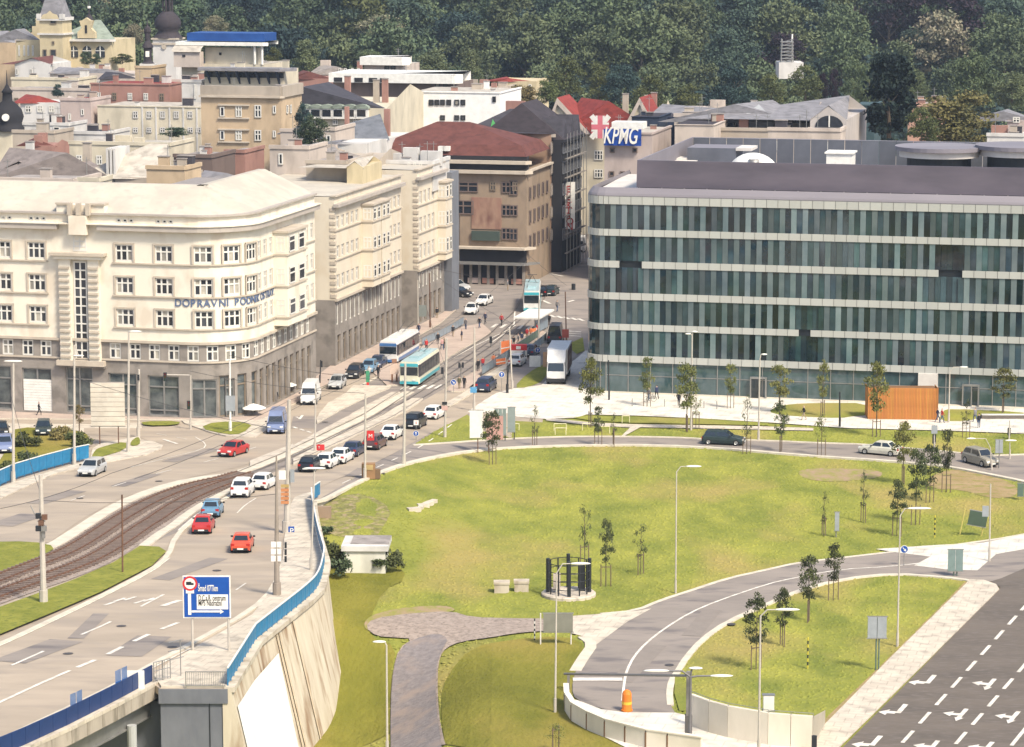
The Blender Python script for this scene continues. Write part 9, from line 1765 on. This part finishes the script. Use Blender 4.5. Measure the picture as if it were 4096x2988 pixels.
pole('traffic_signal', 'dark signal mast right of the dark blue off-roader', 'traffic light', 'R2', 1215, 1480, 'R2', 1222, 1170, .12, .1, dark_m, extra=lambda o, p, h: signal(o, 'R2', 1222, 1165, 1240, p, True))
# crate-like brown cabinet by the ring road, concrete rubble, guard rails
p = gk('L1', 1015, 1130); mb = MB(); mb.box(-.9, .4, -.4, .4, 0, 1.5, plain('cabinet_brown', (.30, .17, .08), .8)); mb.box(-.8, .2, -.45, -.4, .9, 1.4, plain('cabinet_gold', (.45, .32, .14), .8)); mb.box(.4, .9, -.3, .3, 0, .9, plain('cabinet_dark', (.18, .11, .06), .8)); tag(mb.build('utility_box', loc=p), 'brown utility boxes on the kerb of the ring road', 'utility box')
rr2 = random.Random(8); rub = thing('concrete_rubble', 'pale broken concrete chunks lying in the lawn slope', 'rubble')
for i in range(9): p = gk('L1', 1390 + i * 21, 1420 - i * 9 + rr2.uniform(-6, 6), T); mb = MB(); s = rr2.uniform(.25, .6); mb.box(-s, s, -s * .6, s * .6, -.1, s * .5, conc_m); mb.build('concrete_chunk', rub, loc=p, rotz=rr2.random() * 3)
for i, (x0, x1, y) in enumerate(((0, 62, 690), (370, 478, 690), (380, 475, 728), (620, 745, 690), (760, 860, 715), (970, 1035, 620))):
 a, b = gk('L2', x0, y + 22), gk('L2', x1, y + 22); d = b - a; w_ = d.length; mb = MB(); mb.tube((0, 0, .8), (w_, 0, .8), .05, plain('rail_cream', (.66, .60, .36), .5), 6); mb.tube((0, 0, 0), (0, 0, .8), .05, MC['rail_cream'], 6); mb.tube((w_, 0, 0), (w_, 0, .8), .05, MC['rail_cream'], 6)
 tag(mb.build('guard_rail', loc=a, rotz=math.atan2(d.y, d.x)), 'low cream tubular guard rail on the lawn, number ' .replace(', number ', '') + (' at the far left', ' in the upper row beside the staked tree', ' in the lower row beside the staked tree', ' just left of the office corner trees', ' by the kerb next to the sapling', ' with a rounded end near the diagonal path')[i], 'rail')
# overhead wires
wm_ = plain('wire_dark', (.06, .055, .05), .6)
def wire(k1_, a, ha, k2_, b, hb, sag=.4):
 p, q = gk(k1_, *a), gk(k2_, *b); p, q = p + Z * ha, q + Z * hb; mb = MB(); N = 8; P = [p.lerp(q, i / N) - Z * sag * 4 * (i / N) * (1 - i / N) for i in range(N + 1)]
 for i in range(N): mb.tube(P[i], P[i + 1], .022, wm_, 4, caps=False)
 return mb
wl_ = [('R4', (130, 640), 9, 'L0', (655, 1010), 9), ('B0', (345, 525), 8, 'B1', (165, 465), 8), ('B0', (345, 525), 8.5, 'L0', (118, 1170), 8.5), ('L1', (1302, 1015), 8.5, 'L0', (2030, 725), 8.5), ('L1', (960, 1140), 8.5, 'L0', (1680, 700), 6.5), ('L1', (1665, 770), 8, 'R2', (205, 820), 8), ('R2', (1272, 1440), 8, 'R2', (342, 745), 8), ('R2', (1568, 900), 8, 'R2', (342, 745), 8.5), ('M1', (2165, 930), 8, 'R2', (1885, 940), 8)]
wl_ += [('O', (250, 1200), 6, 'O', (640, 1015), 6), ('O', (640, 1015), 6, 'O', (1000, 815), 6), ('O', (1000, 815), 6, 'O', (1180, 650), 6), ('O', (-40, 1300), 6, 'O', (250, 1200), 6), ('O', (300, 1215), 6, 'O', (660, 1030), 6), ('O', (660, 1030), 6, 'O', (1020, 830), 6)]
WL = ['across the left carriageway from the brown sign mast', 'from the grass strip mast to the signal mast', 'from the grass strip mast to the left edge lamp', 'from the tall queue mast to the island lamp', 'from the red board lamp to the signal arm', 'from the queue head mast to the arcade', 'from the orange barrier mast to the arcade', 'from the shelter mast to the arcade', 'before the derelict corner house', 'over the left track in the middle stretch', 'over the left track by the islands', 'over the left track near the tram', 'over the left track at the frame edge', 'over the right track in the middle stretch', 'over the right track by the islands']
for i, a in enumerate(wl_): tag(wire(*a).build('overhead_wire'), 'thin dark overhead wire ' + WL[i], 'wire', 'overhead tram wires')
# ================= AIR =================
hz = bpy.data.materials.new('haze_air'); hz.use_nodes = True; n = hz.node_tree.nodes; n.remove(n['Principled BSDF']); pv_ = n.new('ShaderNodeVolumePrincipled')
pv_.inputs['Color'].default_value = (.72, .84, 1, 1); pv_.inputs['Density'].default_value = .00010; pv_.inputs['Anisotropy'].default_value = .2; hz.node_tree.links.new(pv_.outputs[0], n['Material Output'].inputs['Volume'])
mb = MB(); mb.box(-3600, 3600, -300, 4300, -11, 250, hz); o = mb.build('haze', None, 'stuff'); tag(o, 'thin bluish haze in the air over the whole town and hill', 'haze')
